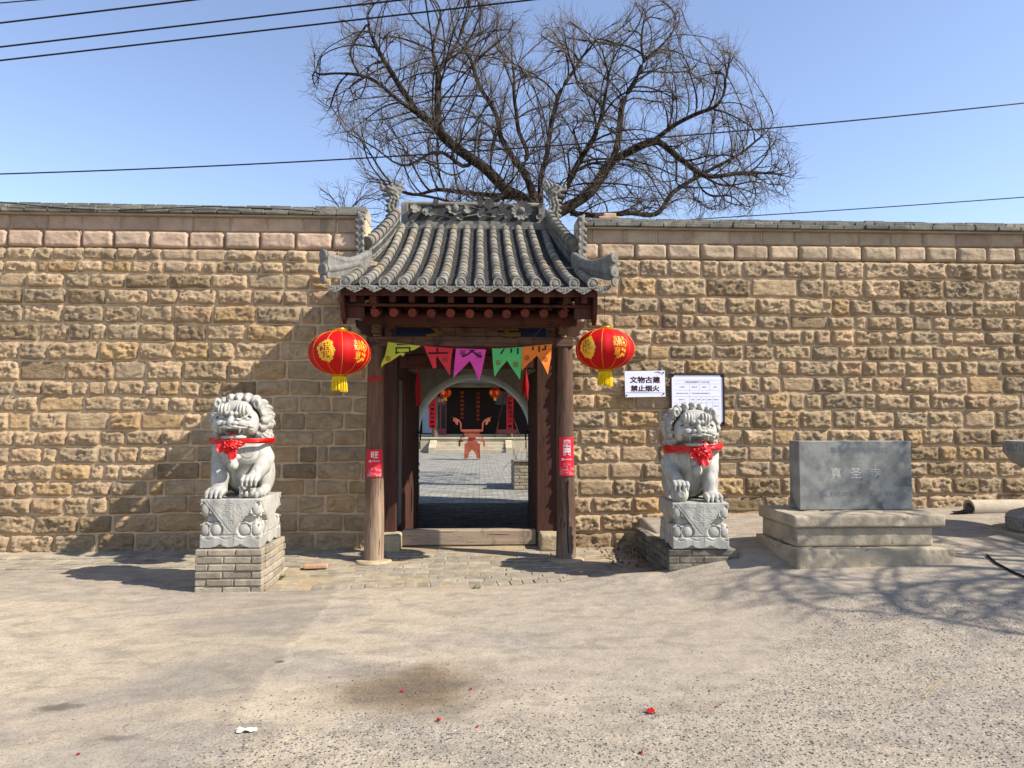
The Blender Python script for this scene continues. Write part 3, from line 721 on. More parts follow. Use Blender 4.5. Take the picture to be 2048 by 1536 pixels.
# barrel tiles: one shared half-cylinder with a lip, laid up each row
def barrel_mesh(L, R):
    b = MB(); n = 10; V = []
    prof = ((0, 1.0), (L * .88, .93), (L * .885, .84), (L * 1.04, .84))
    for (s, k) in prof:
        for i in range(n + 1):
            a = math.pi * (i / n) * 1.1 - .05 * math.pi; V.append((R * k * math.cos(a), s, R * k * math.sin(a)))
    F_ = [(j * (n + 1) + i, j * (n + 1) + i + 1, (j + 1) * (n + 1) + i + 1, (j + 1) * (n + 1) + i) for j in range(len(prof) - 1) for i in range(n)]
    c = len(V); V.append((0, 0, 0)); F_ += [(c, i + 1, i) for i in range(n)]
    b.add(V, F_); me = b.mesh('barrel_tile', True, .6); return me
TL = .232
bt_me = barrel_mesh(TL, .056); bt_me.materials.append(m_tile)
ys_row = []
y = EAVE_Y
while y < RIDGE_Y - .12:
    z0 = float(roof_z(y)); dz = float(roof_z(y + .1)) - z0; L = math.hypot(.1, dz); ys_row.append((y, z0, math.atan2(dz, .1))); y += TL * .1 / L
for r in range(ROWS):
    x = X0 + (r - 6.5) * PITCH_X; outer = r in (0, ROWS - 1)
    for k, (y, z, a) in enumerate(ys_row):
        if outer and y > 8.25: break
        o = bpy.data.objects.new('barrel_tile', bt_me); COL.objects.link(o); o.parent = ROOF
        o.location = (x + rg.uniform(-.003, .003), y, z + .004 + rg.uniform(-.002, .003)); o.rotation_euler = (a, rg.uniform(-.03, .03), rg.uniform(-.012, .012))
        v = rg.uniform(.9, 1.12); o.color = (v * 1.02, v, v * .97, 1) if rg.random() > .06 else (v * 1.15, v * 1.0, v * .82, 1)
        if k < 2: o.color = (v * .93, v * .95, v * .97, 1)
# round tile ends with a beast mask
S = Sculpt((-.075, -.04, -.075), (.075, .04, .075), .0035)
S.cap((0, .03, 0), (0, -.004, 0), .058, .058, .004); S.box((0, .05, 0), (.08, .035, .08), .001, .001, True)
for k in range(40):
    a = k / 40 * 6.283; S.ell((.05 * math.cos(a), -.006, .05 * math.sin(a)), .0085, .006)
S.box((0, -.045, 0), (.08, .0265, .08), .001, .002, True)
for k in range(30):
    a = k / 30 * 6.283; S.ell((.051 * math.cos(a), -.018, .051 * math.sin(a)), .0075, .006)
for (x, z, r) in ((0, -.004, .022), (-.014, .013, .009), (.014, .013, .009), (0, -.02, .011), (-.02, -.012, .009), (.02, -.012, .009), (0, .025, .008)): S.ell((x, -.02, z), (r, .012, r), .004)
for (x, z, r) in ((-.011, .003, .006), (.011, .003, .006), (0, -.014, .007)): S.ell((x, -.034, z), r, .003, True)
me = S.mesh('tile_end', 1); me.materials.append(m_carve)
for r in range(ROWS):
    o = bpy.data.objects.new('tile_end', me); COL.objects.link(o); o.parent = ROOF
    o.location = (X0 + (r - 6.5) * PITCH_X, EAVE_Y - .012, float(roof_z(EAVE_Y)) + .0); o.rotation_euler = (rg.uniform(-.05, .05) - .06, rg.uniform(-.2, .2), rg.uniform(-.05, .05))
# drip tiles hanging between the row ends
b = MB(); pts = []
for i in range(17):
    u = i / 16 * 2 - 1; pts.append((u * .092, .012 - .02 * (1 - u * u)))
low = []
for i in range(25):
    u = 1 - i / 24 * 2; low.append((u * .092, -.018 - .062 * (1 - abs(u)) ** .75 - .007 * abs(math.sin(u * 10))))
poly = pts + low
b.prism(poly, lambda x, z: (x, -.035 - abs(x) * -.1 + z * .25, z), lambda x, z: (x, -.018 + abs(x) * .1 + z * .25, z))
for (x, z) in ((0, -.04), (-.03, -.03), (.03, -.03), (0, -.06), (-.055, -.02), (.055, -.02)):
    b.lathe([(.0, .008), (.008, .005), (.012, 0)], 8, (x, -.047 + z * .25, z), 'y')
dm = b.mesh('drip_tile', True, .5); dm.materials.append(m_carve)
for r in range(-1, ROWS):
    o = bpy.data.objects.new('drip_tile', dm); COL.objects.link(o); o.parent = ROOF
    o.location = (X0 + (r - 6) * PITCH_X, EAVE_Y + .0, float(roof_z(EAVE_Y)) - .028 + rg.uniform(-.004, .004)); o.rotation_euler = (rg.uniform(-.08, .08), rg.uniform(-.05, .05), rg.uniform(-.08, .08))
# pan tiles: hundreds of overlapping shallow scallops between the rows
b = MB()
for c in range(ROWS - 1):
    xc = X0 + (c - 6) * PITCH_X; y = EAVE_Y - .01
    while y < RIDGE_Y - .12:
        if not (c in (0, ROWS - 2) and y > 8.3):
            z0 = float(roof_z(y)) - .012 + rg.uniform(-.004, .004); sl = float(roof_z(y + .1) - roof_z(y)) / .1; n = 6; V = []
            for (dy, dz) in ((0, -.022), (0, 0), (.085, .085 * sl - .016)):
                for i in range(n + 1):
                    u = i / n * 2 - 1; V.append((xc + u * .074, y + dy + .018 * u * u, z0 + dz - .034 * (1 - u * u) + .03 * 0))
            b.add(V, [(j * (n + 1) + i, j * (n + 1) + i + 1, (j + 1) * (n + 1) + i + 1, (j + 1) * (n + 1) + i) for j in range(2) for i in range(n)])
        y += .062 / math.hypot(1, float(roof_z(y + .1) - roof_z(y)) / .1)
pt = b.build('pan_tile', m_pan, ROOF); pt['kind'] = 'stuff'

# ridge wall with flowers in relief
b = MB(); zr = float(roof_z(RIDGE_Y)); RW = 1.09; yf = RIDGE_Y - .02
b.bbox(X0 - RW, X0 + RW, yf - .06, yf + .16, zr - .12, zr + .03, .006)
b.bbox(X0 - RW, X0 + RW, yf - .045, yf + .14, zr + .032, zr + .055, .005)
q_ = MB(); q_.box(X0 - RW + .1, X0 + RW - .1, yf + .030, yf + .034, zr + .06, zr + .32); q_.build('panel_ground', m_ridgebg, ROOF); b.box(X0 - RW, X0 + RW, yf + .035, yf + .12, zr + .055, zr + .325)
for sx in (-1, 1): b.bbox(X0 + sx * (RW - .05) - .05, X0 + sx * (RW - .05) + .05, yf - .03, yf + .14, zr + .056, zr + .322, .006)
b.build('ridge_wall', m_carve, ROOF)
x = -RW
while x < RW - .02:
    w = .24; o = MB(); n = 8; V = []
    x2 = min(x + w, RW)
    o.tube([(X0 + x + .003, yf + .04, zr + .335), (X0 + x2 - .003, yf + .04, zr + .335 + rg.uniform(-.003, .003))], [.04, .036], 12); o.build('ridge_tile', m_tile, ROOF, True, .9); x = x2
def petal(b, base, d, up, L, W, curl=.25, th=.006, n=5, lobes=0):
    base, d, up = Vector(base), Vector(d).normalized(), Vector(up).normalized(); sd = d.cross(up).normalized(); V = []
    for lay in (0, 1):
        for i in range(n + 1):
            t = i / n; wd = W * math.sin(math.pi * min(t * .92 + .08, 1)) ** .7 * (1 + (.22 * math.sin(t * 9.5) if lobes else 0)) * .5
            for s in (-1, -.5, 0, .5, 1):
                V.append(base + d * (t * L) + up * (curl * L * t * t + (-.12 * W * (1 - s * s)) + (th if lay else 0) + (.02 * math.sin(s * 5 + t * 7) * W if lobes else 0)) + sd * s * wd)
    m = (n + 1) * 5; Fs = []
    for i in range(n):
        for s in range(4):
            a = i * 5 + s; Fs += [(a, a + 1, a + 6, a + 5), (m + a, m + a + 5, m + a + 6, m + a + 1)]
    for i in range(n):
        for s in (0, 4):
            a = i * 5 + s; Fs.append((a, a + 5, m + a + 5, m + a))
    for s in range(4): Fs += [(s, m + s, m + s + 1, s + 1), (n * 5 + s, n * 5 + s + 1, m + n * 5 + s + 1, m + n * 5 + s)]
    b.add(V, Fs)
def on_ridge(px, py, out=.0):
    p = at(px, py, yf - out); return (float(p[0]), yf - out, float(p[2]))
b = MB(); c = on_ridge(1043, 421, .07)
for k in range(13):
    a = k / 13 * 6.283 + .1; petal(b, (c[0] + .04 * math.cos(a), c[1], c[2] + .04 * math.sin(a)), (math.cos(a), -.25, math.sin(a)), (0, -1, 0), .13, .07, .12)
b.lathe([(0, .055), (.03, .047), (.05, .02), (.056, -.01)], 16, c, 'y'); b.tube([c, (c[0], yf + .04, c[2])], .04, 8)
b.build('flower', m_carve, ROOF, True)
b = MB(); c = on_ridge(911, 418, .07)
b.lathe([(0, .075), (.03, .06), (.05, .03), (.055, 0), (.045, -.04), (.02, -.06)], 14, c, 'z')
for k in range(5): a = math.pi * (1.0 + k / 4); petal(b, (c[0] + .02 * math.cos(a), c[1], c[2] + .02 * math.sin(a)), (math.cos(a), -.3, math.sin(a) * .8), (0, -1, .2), .11, .08, .3, lobes=1)
for sx in (-1, 1): petal(b, (c[0] + sx * .03, c[1], c[2] - .03), (sx, -.2, .5), (0, -1, 0), .13, .1, .3, lobes=1)
b.tube([c, (c[0], yf + .04, c[2])], .03, 8); b.build('flower_bud', m_carve, ROOF, True)
for (px, py, ang, L) in ((835, 412, 250, .17), (852, 417, 300, .16), (862, 422, 230, .14), (940, 418, 190, .15), (958, 425, 330, .15), (975, 415, 60, .16), (985, 426, 350, .14), (960, 410, 100, .12), (1000, 418, 20, .15), (880, 428, 20, .11), (1075, 432, 320, .09), (1078, 413, 20, .08), (822, 436, 340, .11), (925, 433, 200, .12), (1010, 430, 340, .1), (868, 408, 30, .1)):
    b = MB(); c = on_ridge(px, py, .03 + .025 * rg.random()); a = RAD(ang)
    for da in (-.75, 0, .75): petal(b, c, (math.cos(a + da), -.35, math.sin(a + da)), (0, -1, .1), L * (1.15 if da == 0 else .9) * .8, L * .55, .25, lobes=1)
    b.tube([c, (c[0], yf + .04, c[2])], .02, 6); b.build('carved_leaf', m_carve, ROOF, True)
b = MB(); P = [on_ridge(x, y, .02) for x, y in ((850, 425), (880, 432), (915, 436), (950, 430), (985, 434), (1010, 428), (1040, 436))]; b.tube(P, .012, 6); P = [on_ridge(x, y, .02) for x, y in ((905, 408), (930, 410), (960, 418), (1000, 410))]; b.tube(P, .009, 6)
b.build('carved_vine', m_carve, ROOF, True)

# dragon finials at both ends of the ridge
def dragon(sx):
    S = Sculpt((-.24, -.12, -.26), (.24, .12, .45), .008)
    # rippling neck that turns outwards
    S.chain([(0, 0, -.24), (.01, 0, -.12), (-.015, 0, 0), (.02, -.01, .1), (.0, -.02, .18)], [.075, .07, .06, .06, .06], .02)
    for dx in (-.055, .0, .055): S.chain([(dx * 1.3, -.06, -.22), (dx + .02, -.065, -.1), (dx - .01, -.06, 0), (dx * .8 + .02, -.065, .1), (dx * .6, -.07, .16)], [.018, .016, .016, .015, .012], .006)
    # head looks outward (-x local), jaws, brow, snout
    S.ell((-.03, -.02, .22), (.085, .07, .07), .02); S.cap((-.06, -.02, .2), (-.15, -.02, .235), .045, .03, .02); S.cap((-.05, -.02, .165), (-.13, -.02, .15), .03, .022, .015)
    S.ell((-.155, -.02, .26), (.028, .035, .026), .01); S.cap((-.15, -.02, .27), (-.175, -.02, .34), .02, .008, .012)
    S.ell((-.125, -.02, .19), (.05, .08, .016), .01, True)
    for sy in (-1, 1):
        S.ell((-.07, -.02 + sy * .055, .255), .024, .008); S.ell((-.07, -.02 + sy * .078, .255), .01, .004, True); S.cap((-.03, -.02 + sy * .05, .27), (.0, -.02 + sy * .06, .33), .02, .008, .01)
        S.ell((.02, -.02 + sy * .06, .19), (.035, .015, .03), .01); S.ell((-.02, -.02 + sy * .07, .165), .02, .006)
    # swept mane and tail fin
    for (a, b_, r) in (((.03, 0, .2), (.13, 0, .42), .032), ((.05, 0, .15), (.16, 0, .36), .026), ((.04, 0, .12), (.15, 0, .27), .024), ((.0, 0, .26), (.06, 0, .36), .022)):
        S.cap(a, b_, r, .008, .012)
    for k in range(5): S.ell((-.06 - .0 * k, -.01, -.2 + k * .07), (.05, .04, .026), .01)
    S.mod(lambda x, y, z, f: .003 * np.sin(110 * z + 40 * x) + 0 * y)
    me = S.mesh('dragon_finial', 1); me.materials.append(m_carve); return me
dme = dragon(1)
for sx, px in ((-1, 786), (1, 1108)):
    o = bpy.data.objects.new('dragon_finial', dme); COL.objects.link(o); o.parent = ROOF
    p = at(px, 430, RIDGE_Y); o.location = (float(p[0]), RIDGE_Y + .02, float(p[2]) + .13); o.scale = (-1.1 if sx > 0 else 1.1, 1.1, 1.12); o.rotation_euler = (0, 0, -.1 * sx)

# descending ridges with pierced sides, upright end pieces and swept corner horns
def hip(sx):
    XR = lambda y: X0 + sx * (1.13 + .155 * (RIDGE_Y - y) / (RIDGE_Y - 8.75)); xr = XR(8.7)
    Y = np.linspace(RIDGE_Y - .05, 8.70, 15)
    # pierced side panel
    b = MB(); P = []
    V = []
    for y in Y:
        z = float(roof_z(y))
        for dx in (-.03, .03):
            for dz in (-.12, .2): V.append((XR(y) + dx, y, z + dz))
    Fs = []
    for i in range(len(Y) - 1):
        a, c = i * 4, (i + 1) * 4; Fs += [(a, c, c + 1, a + 1), (a + 2, a + 3, c + 3, c + 2), (a + 1, c + 1, c + 3, a + 3)]
    n = len(V) - 4; Fs += [(n, n + 2, n + 3, n + 1), (0, 1, 3, 2)]
    b.add(V, Fs)
    rr = random.Random(3)
    for i in range(30):
        y = 8.85 + (RIDGE_Y - 9.0) * i / 29; z = float(roof_z(y)) + .02
        for s2 in (-1, 1):
            x = XR(y) + s2 * .036; b.tube([(x, y, z + rr.uniform(0, .03)), (x + s2 * .012, y + .035, z + .06), (x, y - .01, z + .11), (x + s2 * .01, y + .03, z + .16)], [.011, .013, .011, .007], 5)
    b.build('pierced_ridge_side', m_carve, ROOF, True, .6)
    k = 0; yy = RIDGE_Y - .12
    while yy > 8.85:
        z1 = float(roof_z(yy)) + .235; y2 = yy - .21; z2 = float(roof_z(y2)) + .235
        o = MB(); o.tube([(XR(yy), yy, z1 + .004), (XR((yy + y2) / 2), (yy + y2) / 2, (z1 + z2) / 2 + .004), (XR(y2), y2 - .012, z2 + .01)], [.066, .07, .078], 14); q = o.build('ridge_tile', m_tile, ROOF, True, .8); yy = y2
    # upright end piece with a scalloped outer edge
    S = Sculpt((-.1, -.1, -.05), (.1, .1, .72), .008); S.box((0, 0, .27), (.035, .035, .32), .01, .01)
    for k in range(7): S.ell((-.045, -.01, .06 + k * .085), (.028, .035, .03), .012)
    for k in range(6): S.ell((.03, -.035, .1 + k * .09), (.018, .025, .035), .008)
    S.chain([(0, 0, .56), (.0, -.02, .62), (-.03, -.02, .67)], [.045, .035, .015], .012); S.ell((.025, -.02, .63), .03, .01)
    me = S.mesh('end_ornament', 1); me.materials.append(m_carve); o = bpy.data.objects.new('end_ornament', me); COL.objects.link(o); o.parent = ROOF
    o.location = (xr + sx * .05, 8.60, float(roof_z(8.6)) - .04); o.scale = (-sx * -1.0 if sx < 0 else -1.0, 1, 1); o.rotation_euler = (0, sx * .02, 0)
    if sx < 0: o.scale = (1, 1, 1)
    # corner horn: from the end piece diagonally out to the upturned tip
    tip = (X0 + sx * 1.47, 7.16); A = (xr - sx * .04, 8.5); N = 14; V = []
    for i in range(N + 1):
        t = i / N; e = t ** 1.0; x = A[0] + (tip[0] - A[0]) * e; y = A[1] + (tip[1] - A[1]) * t
        zb = float(roof_z(max(y, EAVE_Y))) - .01 + .05 * t; zt = float(roof_z(y)) + .13 - .02 * t + .30 * max(0, t - .3) ** 1.6
        d = Vector((tip[0] - A[0], tip[1] - A[1], 0)).normalized(); s_ = Vector((-d.y, d.x, 0)) * .042
        for (q, zz) in ((s_, zb), (s_ * 1.0, zt), (-s_, zt), (-s_, zb)): V.append((x + q.x, y + q.y, zz))
    b = MB(); b.add(V, [(i * 4 + k, i * 4 + (k + 1) % 4, (i + 1) * 4 + (k + 1) % 4, (i + 1) * 4 + k) for i in range(N) for k in range(4)] + [(0, 1, 2, 3), (N * 4 + 3, N * 4 + 2, N * 4 + 1, N * 4)])
    b.tube([((V[i * 4 + 1][0] + V[i * 4 + 2][0]) / 2, (V[i * 4 + 1][1] + V[i * 4 + 2][1]) / 2, V[i * 4 + 1][2] + .008) for i in range(0, N + 1)], .048, 10)
    for q in (.55, ): b.tube([((V[i * 4][0] + V[i * 4 + 3][0]) / 2, (V[i * 4][1] + V[i * 4 + 3][1]) / 2, V[i * 4][2] + .09) for i in range(4, N + 1)], .055, 10)
    b.build('corner_horn', m_carve, ROOF, True, .8)
    b = MB(); e = V[N * 4]; c0 = Vector(((V[N * 4][0] + V[N * 4 + 3][0]) / 2, (V[N * 4][1] + V[N * 4 + 3][1]) / 2, 0)); dd = Vector((sx * .62, -.8, 0)).normalized()
    for (z, r) in ((V[N * 4 + 1][2] - .0, .055), (V[N * 4][2] + .08, .062), (V[N * 4][2] - .025, .045)):
        p = c0 + Vector((0, 0, z)); b.tube([p, p + dd * .02], r, 14); b.tube([p + dd * .02, p + dd * .026], [r, r * .82], 14); b.tube([p + dd * .02, p + dd * .032], [r * .45, r * .3], 10)
    b.build('horn_end', m_carve, ROOF, True, .5)
hip(-1); hip(1)

# eaves carpentry
def beam(name, x0, x1, y0, y1, z0, z1, m=m_wood_beam, b=.008, **k):
    q = MB(); q.bbox(x0, x1, y0, y1, z0, z1, b); return q.build(name, m, GH)
ze = float(roof_z(EAVE_Y))
beam('eave_board', X0 - 1.30, X0 + 1.30, 7.235, 7.275, ze - .125, ze - .055, m_wood_beam_red)
beam('eave_board', X0 - 1.28, X0 + 1.28, 7.36, 7.40, ze - .215, ze - .185, m_wood_beam_red)
q = MB(); N = 8
for i in range(N + 1):
    t = i / N; y = 7.27 + t * 1.38; z = ze - .075 + t * .36
    q.v += [(X0 - 1.28, y, z), (X0 + 1.28, y, z), (X0 + 1.28, y, z - .02), (X0 - 1.28, y, z - .02)]
q.f = [(i * 4 + k, i * 4 + (k + 1) % 4, i * 4 + 4 + (k + 1) % 4, i * 4 + 4 + k) for i in range(N) for k in range(4)] + [(0, 1, 2, 3), (N * 4 + 3, N * 4 + 2, N * 4 + 1, N * 4)]; q.mi = [0] * len(q.f)
q.build('soffit_board', m_wood_dark, GH)
fly = MB(); fly.bbox(-.03, .03, 0, .9, -.034, .034, .004); fm = fly.mesh('flying_rafter'); fm.materials.append(m_wood_beam_red)
rnd = MB(); rnd.tube([(0, 0, 0), (0, .9, .22)], .046, 14); rm = rnd.mesh('round_rafter', True, .8); rm.materials.append(m_rafter_end)
for i in range(13):
    x = X0 + (i - 6) * .1985 + rg.uniform(-.008, .008)
    o = bpy.data.objects.new('flying_rafter', fm); COL.objects.link(o); o.parent = GH; o.location = Vector((x, 7.27, ze - .155)) - GH.location; o.rotation_euler = (.2, 0, 0)
    o = bpy.data.objects.new('round_rafter', rm); COL.objects.link(o); o.parent = GH; o.location = Vector((x - .01, 7.46, ze - .268 + rg.uniform(-.006, .006))) - GH.location
for sx in (-1, 1):      # verge boards: hanging, pointed foot
    q = MB(); xv = X0 + sx * 1.30
    poly = [(7.24, ze - .06), (7.24, ze - .2), (7.31, ze - .36), (7.39, ze - .40), (7.46, ze - .31), (7.9, ze - .14), (8.6, ze + .06), (8.6, ze + .24), (7.9, ze + .06)]
    q.prism(poly, lambda y, z: (xv - .018, y, z), lambda y, z: (xv + .018, y, z)); q.build('verge_board', m_wood_beam_red, GH)
    q = MB(); q.bbox(min(xv - sx * .02, xv - sx * .20), max(xv - sx * .02, xv - sx * .2), 7.40, 7.44, ze - .33, ze - .09, .004); q.build('verge_block', m_wood_dark, GH)
# purlin log, moulding, fretted board and beams
q = MB(); q.tube([(X0 - 1.17, 7.80, 2.70), (X0 + 1.17, 7.80, 2.70)], .085, 18); q.build('purlin', m_wood_beam_red, GH, True, .8)
zl = 2.445
beam('cap_beam', X0 - 1.08, X0 + 1.08, 7.90, 8.10, 2.625, 2.672)
beam('lintel', X0 - 1.16, X0 + 1.16, 7.93, 8.09, 2.40, 2.512)
q = MB(); q.bbox(X0 - .17, X0 + .17, 7.985, 8.03, 2.5135, 2.6235, .004); q.build('fascia_panel', m_wood_beam, GH)
for sx in (-1, 1):
    for k, (a, c) in enumerate(((.172, .36), (.86, .965))):
        q = MB(); x0, x1 = X0 + sx * a, X0 + sx * c; up = 2.6235; dn = 2.5135
        n = 9; edge = [((x1 if k == 0 else x0) + sx * (-.05 * (1 - math.cos(i / n * 6.28)) * .5 - .02 * math.sin(i / n * 12)) * (1 if k == 0 else -1), dn + (up - dn) * i / n) for i in range(n + 1)]
        far = x0 if k == 0 else x1
        q.prism(edge + [(far, up), (far, dn)], lambda x, z: (x, 8.0, z), lambda x, z: (x, 8.02, z)); q.build('fretted_board', m_wood_beam, GH)
    # carved bracket over each column
    xb = X0 + sx * 1.035
    S = Sculpt((-.08, -.12, -.1), (.08, .12, .14), .006); S.box((0, 0, .02), (.05, .09, .085), .02, .01); S.ell((0, -.09, .0), (.045, .03, .04), .02); S.ell((0, -.085, -.05), (.035, .03, .02), .015); S.mod(lambda x, y, z, f: .006 * np.cos(x * 60) * np.sin(z * 90) * (y < 0))
    me = S.mesh('carved_bracket', 1); o = link('carved_bracket', me, m_wood_beam, GH); o.location = Vector((xb, 7.88, 2.595)) - GH.location
    q = MB(); d = sx
    poly = [(xb + d * .06, 2.66), (xb + d * .26, 2.70), (xb + d * .245, 2.62), (xb + d * .19, 2.57), (xb + d * .2, 2.545), (xb + d * .1, 2.515), (xb + d * .06, 2.515)]
    q.prism(poly, lambda x, z: (x, 7.96, z), lambda x, z: (x, 8.03, z)); q.build('wing_bracket', m_wood_dark, GH)
# dark blue name board deep behind the fascia, with gilt characters
m_blue = plain('deep_blue_board', '#0b1a3c', .5, .4); m_gilt = plain('dull_gilt', '#8a6a35', .5, .4, .2)
q = MB(); q.bbox(X0 - .9, X0 + .9, 8.38, 8.42, 2.43, 2.86, .006); nb = q.build('name_board', m_blue, GH)
q = MB()
for ch, dx in (('圣', -.36), ('寺', .42)): put_text(q, ch, .34, lambda x, z, d=dx: (X0 + d + x, 8.372, 2.56 + z), .012)
q.build('gilt_character', m_gilt, nb)
# soffit over the gate, above the door frame
beam('gate_ceiling', X0 - 1.06, X0 + 1.06, 8.12, 8.62, 2.9, 2.93, m_wood_dark)
# columns on round stone bases
def column(px, mat, lean, name_label):
    p = atz(px, 1121, 0.02); x, y = float(p[0]), 8.03
    q = MB(); n = 22; P = []; R = []
    for i in range(15):
        t = i / 14; P.append((x + lean * t + .004 * math.sin(t * 9), y, .03 + t * 2.42)); R.append(.113 - .022 * t ** .8)
    b0 = len(q.v); q.tube(P, R, n)
    for i, v in enumerate(q.v):
        dx, dy = v[0] - x, v[1] - y; a = math.atan2(dy, dx); k = 1 + .02 * float(vnoise(math.cos(a) * 3, math.sin(a) * 3, v[2] * .8, 3)) + .012 * float(vnoise(math.cos(a) * 9, math.sin(a) * 9, v[2] * .5, 5))
        q.v[i] = (x + dx * k, y + dy * k, v[2])
    o = q.build('column', mat, GH, True, .9)
    q = MB(); q.lathe([(.20, -.02), (.205, .015), (.19, .035), (.10, .042)], 28, (x, y, .0)); q.build('column_base', m_block, GH, True, .6); return x, y
cl = column(747.5, m_wood_col, -.0, ''); cr = column(1134, m_wood_col2, -.01, '')
# long split up the face of the dark column
q = MB(); z = .1
while z < .86:
    q.box(cr[0] + .006, cr[0] + .017, cr[1] - .1165 + z * .004, cr[1] - .10, z, z + .052); z += .05
q.v = [(x + .006 * math.sin(z * 14) + .01 * (z - .5), y, z) for x, y, z in q.v]
q.build('split', m_black, GH)
# door frame, threshold, pivot stones, leaves
FY = 8.78
zb, zt = .245, 2.24; xl, xr_ = X0 - .905, X0 + .885
beam('door_post', X0 - 1.085, X0 - .90, FY - .07, FY + .08, .19, 2.5, m_wood_dark, .012)
beam('door_post', X0 + .80, X0 + 1.04, FY - .07, FY + .08, .19, 2.5, m_wood_dark, .012)
beam('door_lintel', X0 - .898, X0 + .798, FY - .05, FY + .06, 2.215, 2.38, m_wood_beam_red, .01)
beam('frame_board', X0 - .898, X0 + .798, FY - .02, FY + .02, 2.382, 2.9, m_wood_dark, .004)
for s_ in (-1, 1): beam('side_board', X0 + s_ * 1.0 - .105, X0 + s_ * 1.0 + .105, FY - .03, FY + .05, 2.502, 3.0, m_wood_dark, .004)
beam('threshold', X0 - .84, X0 + .80, FY - .04, FY + .10, .055, .245, m_sill, .015)
S = Sculpt((-.16, -.26, -.02), (.16, .26, .24), .009); S.box((0, 0, .09), (.125, .21, .1), .03, .01); S.mod(lambda x, y, z, f: .004 * fbm(x * 30, y * 30, z * 30, 4)); ps = S.mesh('pivot_stone', 1); ps.materials.append(m_block)
for x in (X0 - .955, X0 + .945):
    o = bpy.data.objects.new('pivot_stone', ps); COL.objects.link(o); o.parent = GH; o.location = Vector((x, 8.62, .04)) - GH.location
def leaf(sx):
    # each leaf stands open, swung inward; planks side by side
    hinge = Vector((X0 + sx * .84, FY + .1, 0)); ang = RAD(86) if sx > 0 else RAD(83); W = .82
    dirv = Vector((-sx * math.cos(ang), math.sin(ang), 0)); nrm = Vector((dirv.y, -dirv.x, 0))
    root = None
    for k in range(5):
        a, c = k * W / 5 + .003, (k + 1) * W / 5 - .003; q = MB(); V = []
        for s in (a, c):
            for t in (-.022, .022):
                for z in (.16, 2.2): p = hinge + dirv * s + nrm * t; V.append((p.x, p.y, z))
        q.add(V, [(0, 1, 3, 2), (4, 6, 7, 5), (0, 4, 5, 1), (2, 3, 7, 6), (0, 2, 6, 4), (1, 5, 7, 3)])
        if root is None: root = q.build('door_leaf', m_wood_dark, GH)
        else: q.build('door_plank', m_wood_dark, root)
    s1 = sx
    inn = -sx * 1.0
    q = MB(); p = hinge + dirv * .62 + nrm * (-.03 if nrm.x * sx > 0 else .03); side = Vector((-sx, 0, 0))
    q.tube([p + Vector((0, 0, 1.42)), p + side * .05 + Vector((0, 0, 1.42))], .012, 8)
    P = [p + side * .05 + Vector((0, .055 * math.sin(a), 1.37 + .055 * math.cos(a))) for a in np.linspace(0, 6.283, 15)]; q.tube(P, .007, 6, False)
    for k in range(3): q.tube([p + side * .045 + Vector((0, .01, 1.30 - k * .035)), p + side * .045 + Vector((0, -.01, 1.27 - k * .035))], .008, 6)
    q.build('door_ring', m_iron, root)
    for k in range(22):      # studs up the free edge
        pass
    return root
dl = leaf(-1); dr = leaf(1)

# ================================================================== STONE LIONS
def marble():
    t = NT('pale_grey_marble', .62, .3); p = t.pos('object'); w = t.noise(t.scaled(p, (1.5, 1.5, .5)), 3.2, 7, .6, 1.8)
    col = t.mix(t.ramp(w, .35, .65), rgb('#8f8c84'), rgb('#b2ada1'))
    col = t.mix(t.ramp(t.noise(t.scaled(p, (3, 3, .6)), 7, 6, .65, .8), .58, .72, 0, .8), col, rgb('#656b72'))
    col = t.mix(t.ramp(t.noise(p, 3.5, 4, .6), .56, .72, 0, .5), col, rgb('#a89d8a'))
    col = t.mix(t.ramp(t.noise(p, 55, 5, .7), .6, .72, 0, .35), col, rgb('#6c6b67'))
    g = t.n('NewGeometry'); col = t.mix(t.ramp(g.outputs['Pointiness'], .43, .50, .75, 0), col, rgb('#4a4945'))      # crevices darkened to sharpen the carving: painted shade plus grime in the cuts
    b = t.bump(t.noise(p, 120, 5, .7), .25, .002); b = t.bump(t.noise(p, 30, 5, .65), .3, .006, b)
    return t.done(col, b)
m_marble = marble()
m_red_cloth = plain('red_satin', '#c8100f', .42, .5, .15, 40, .12)
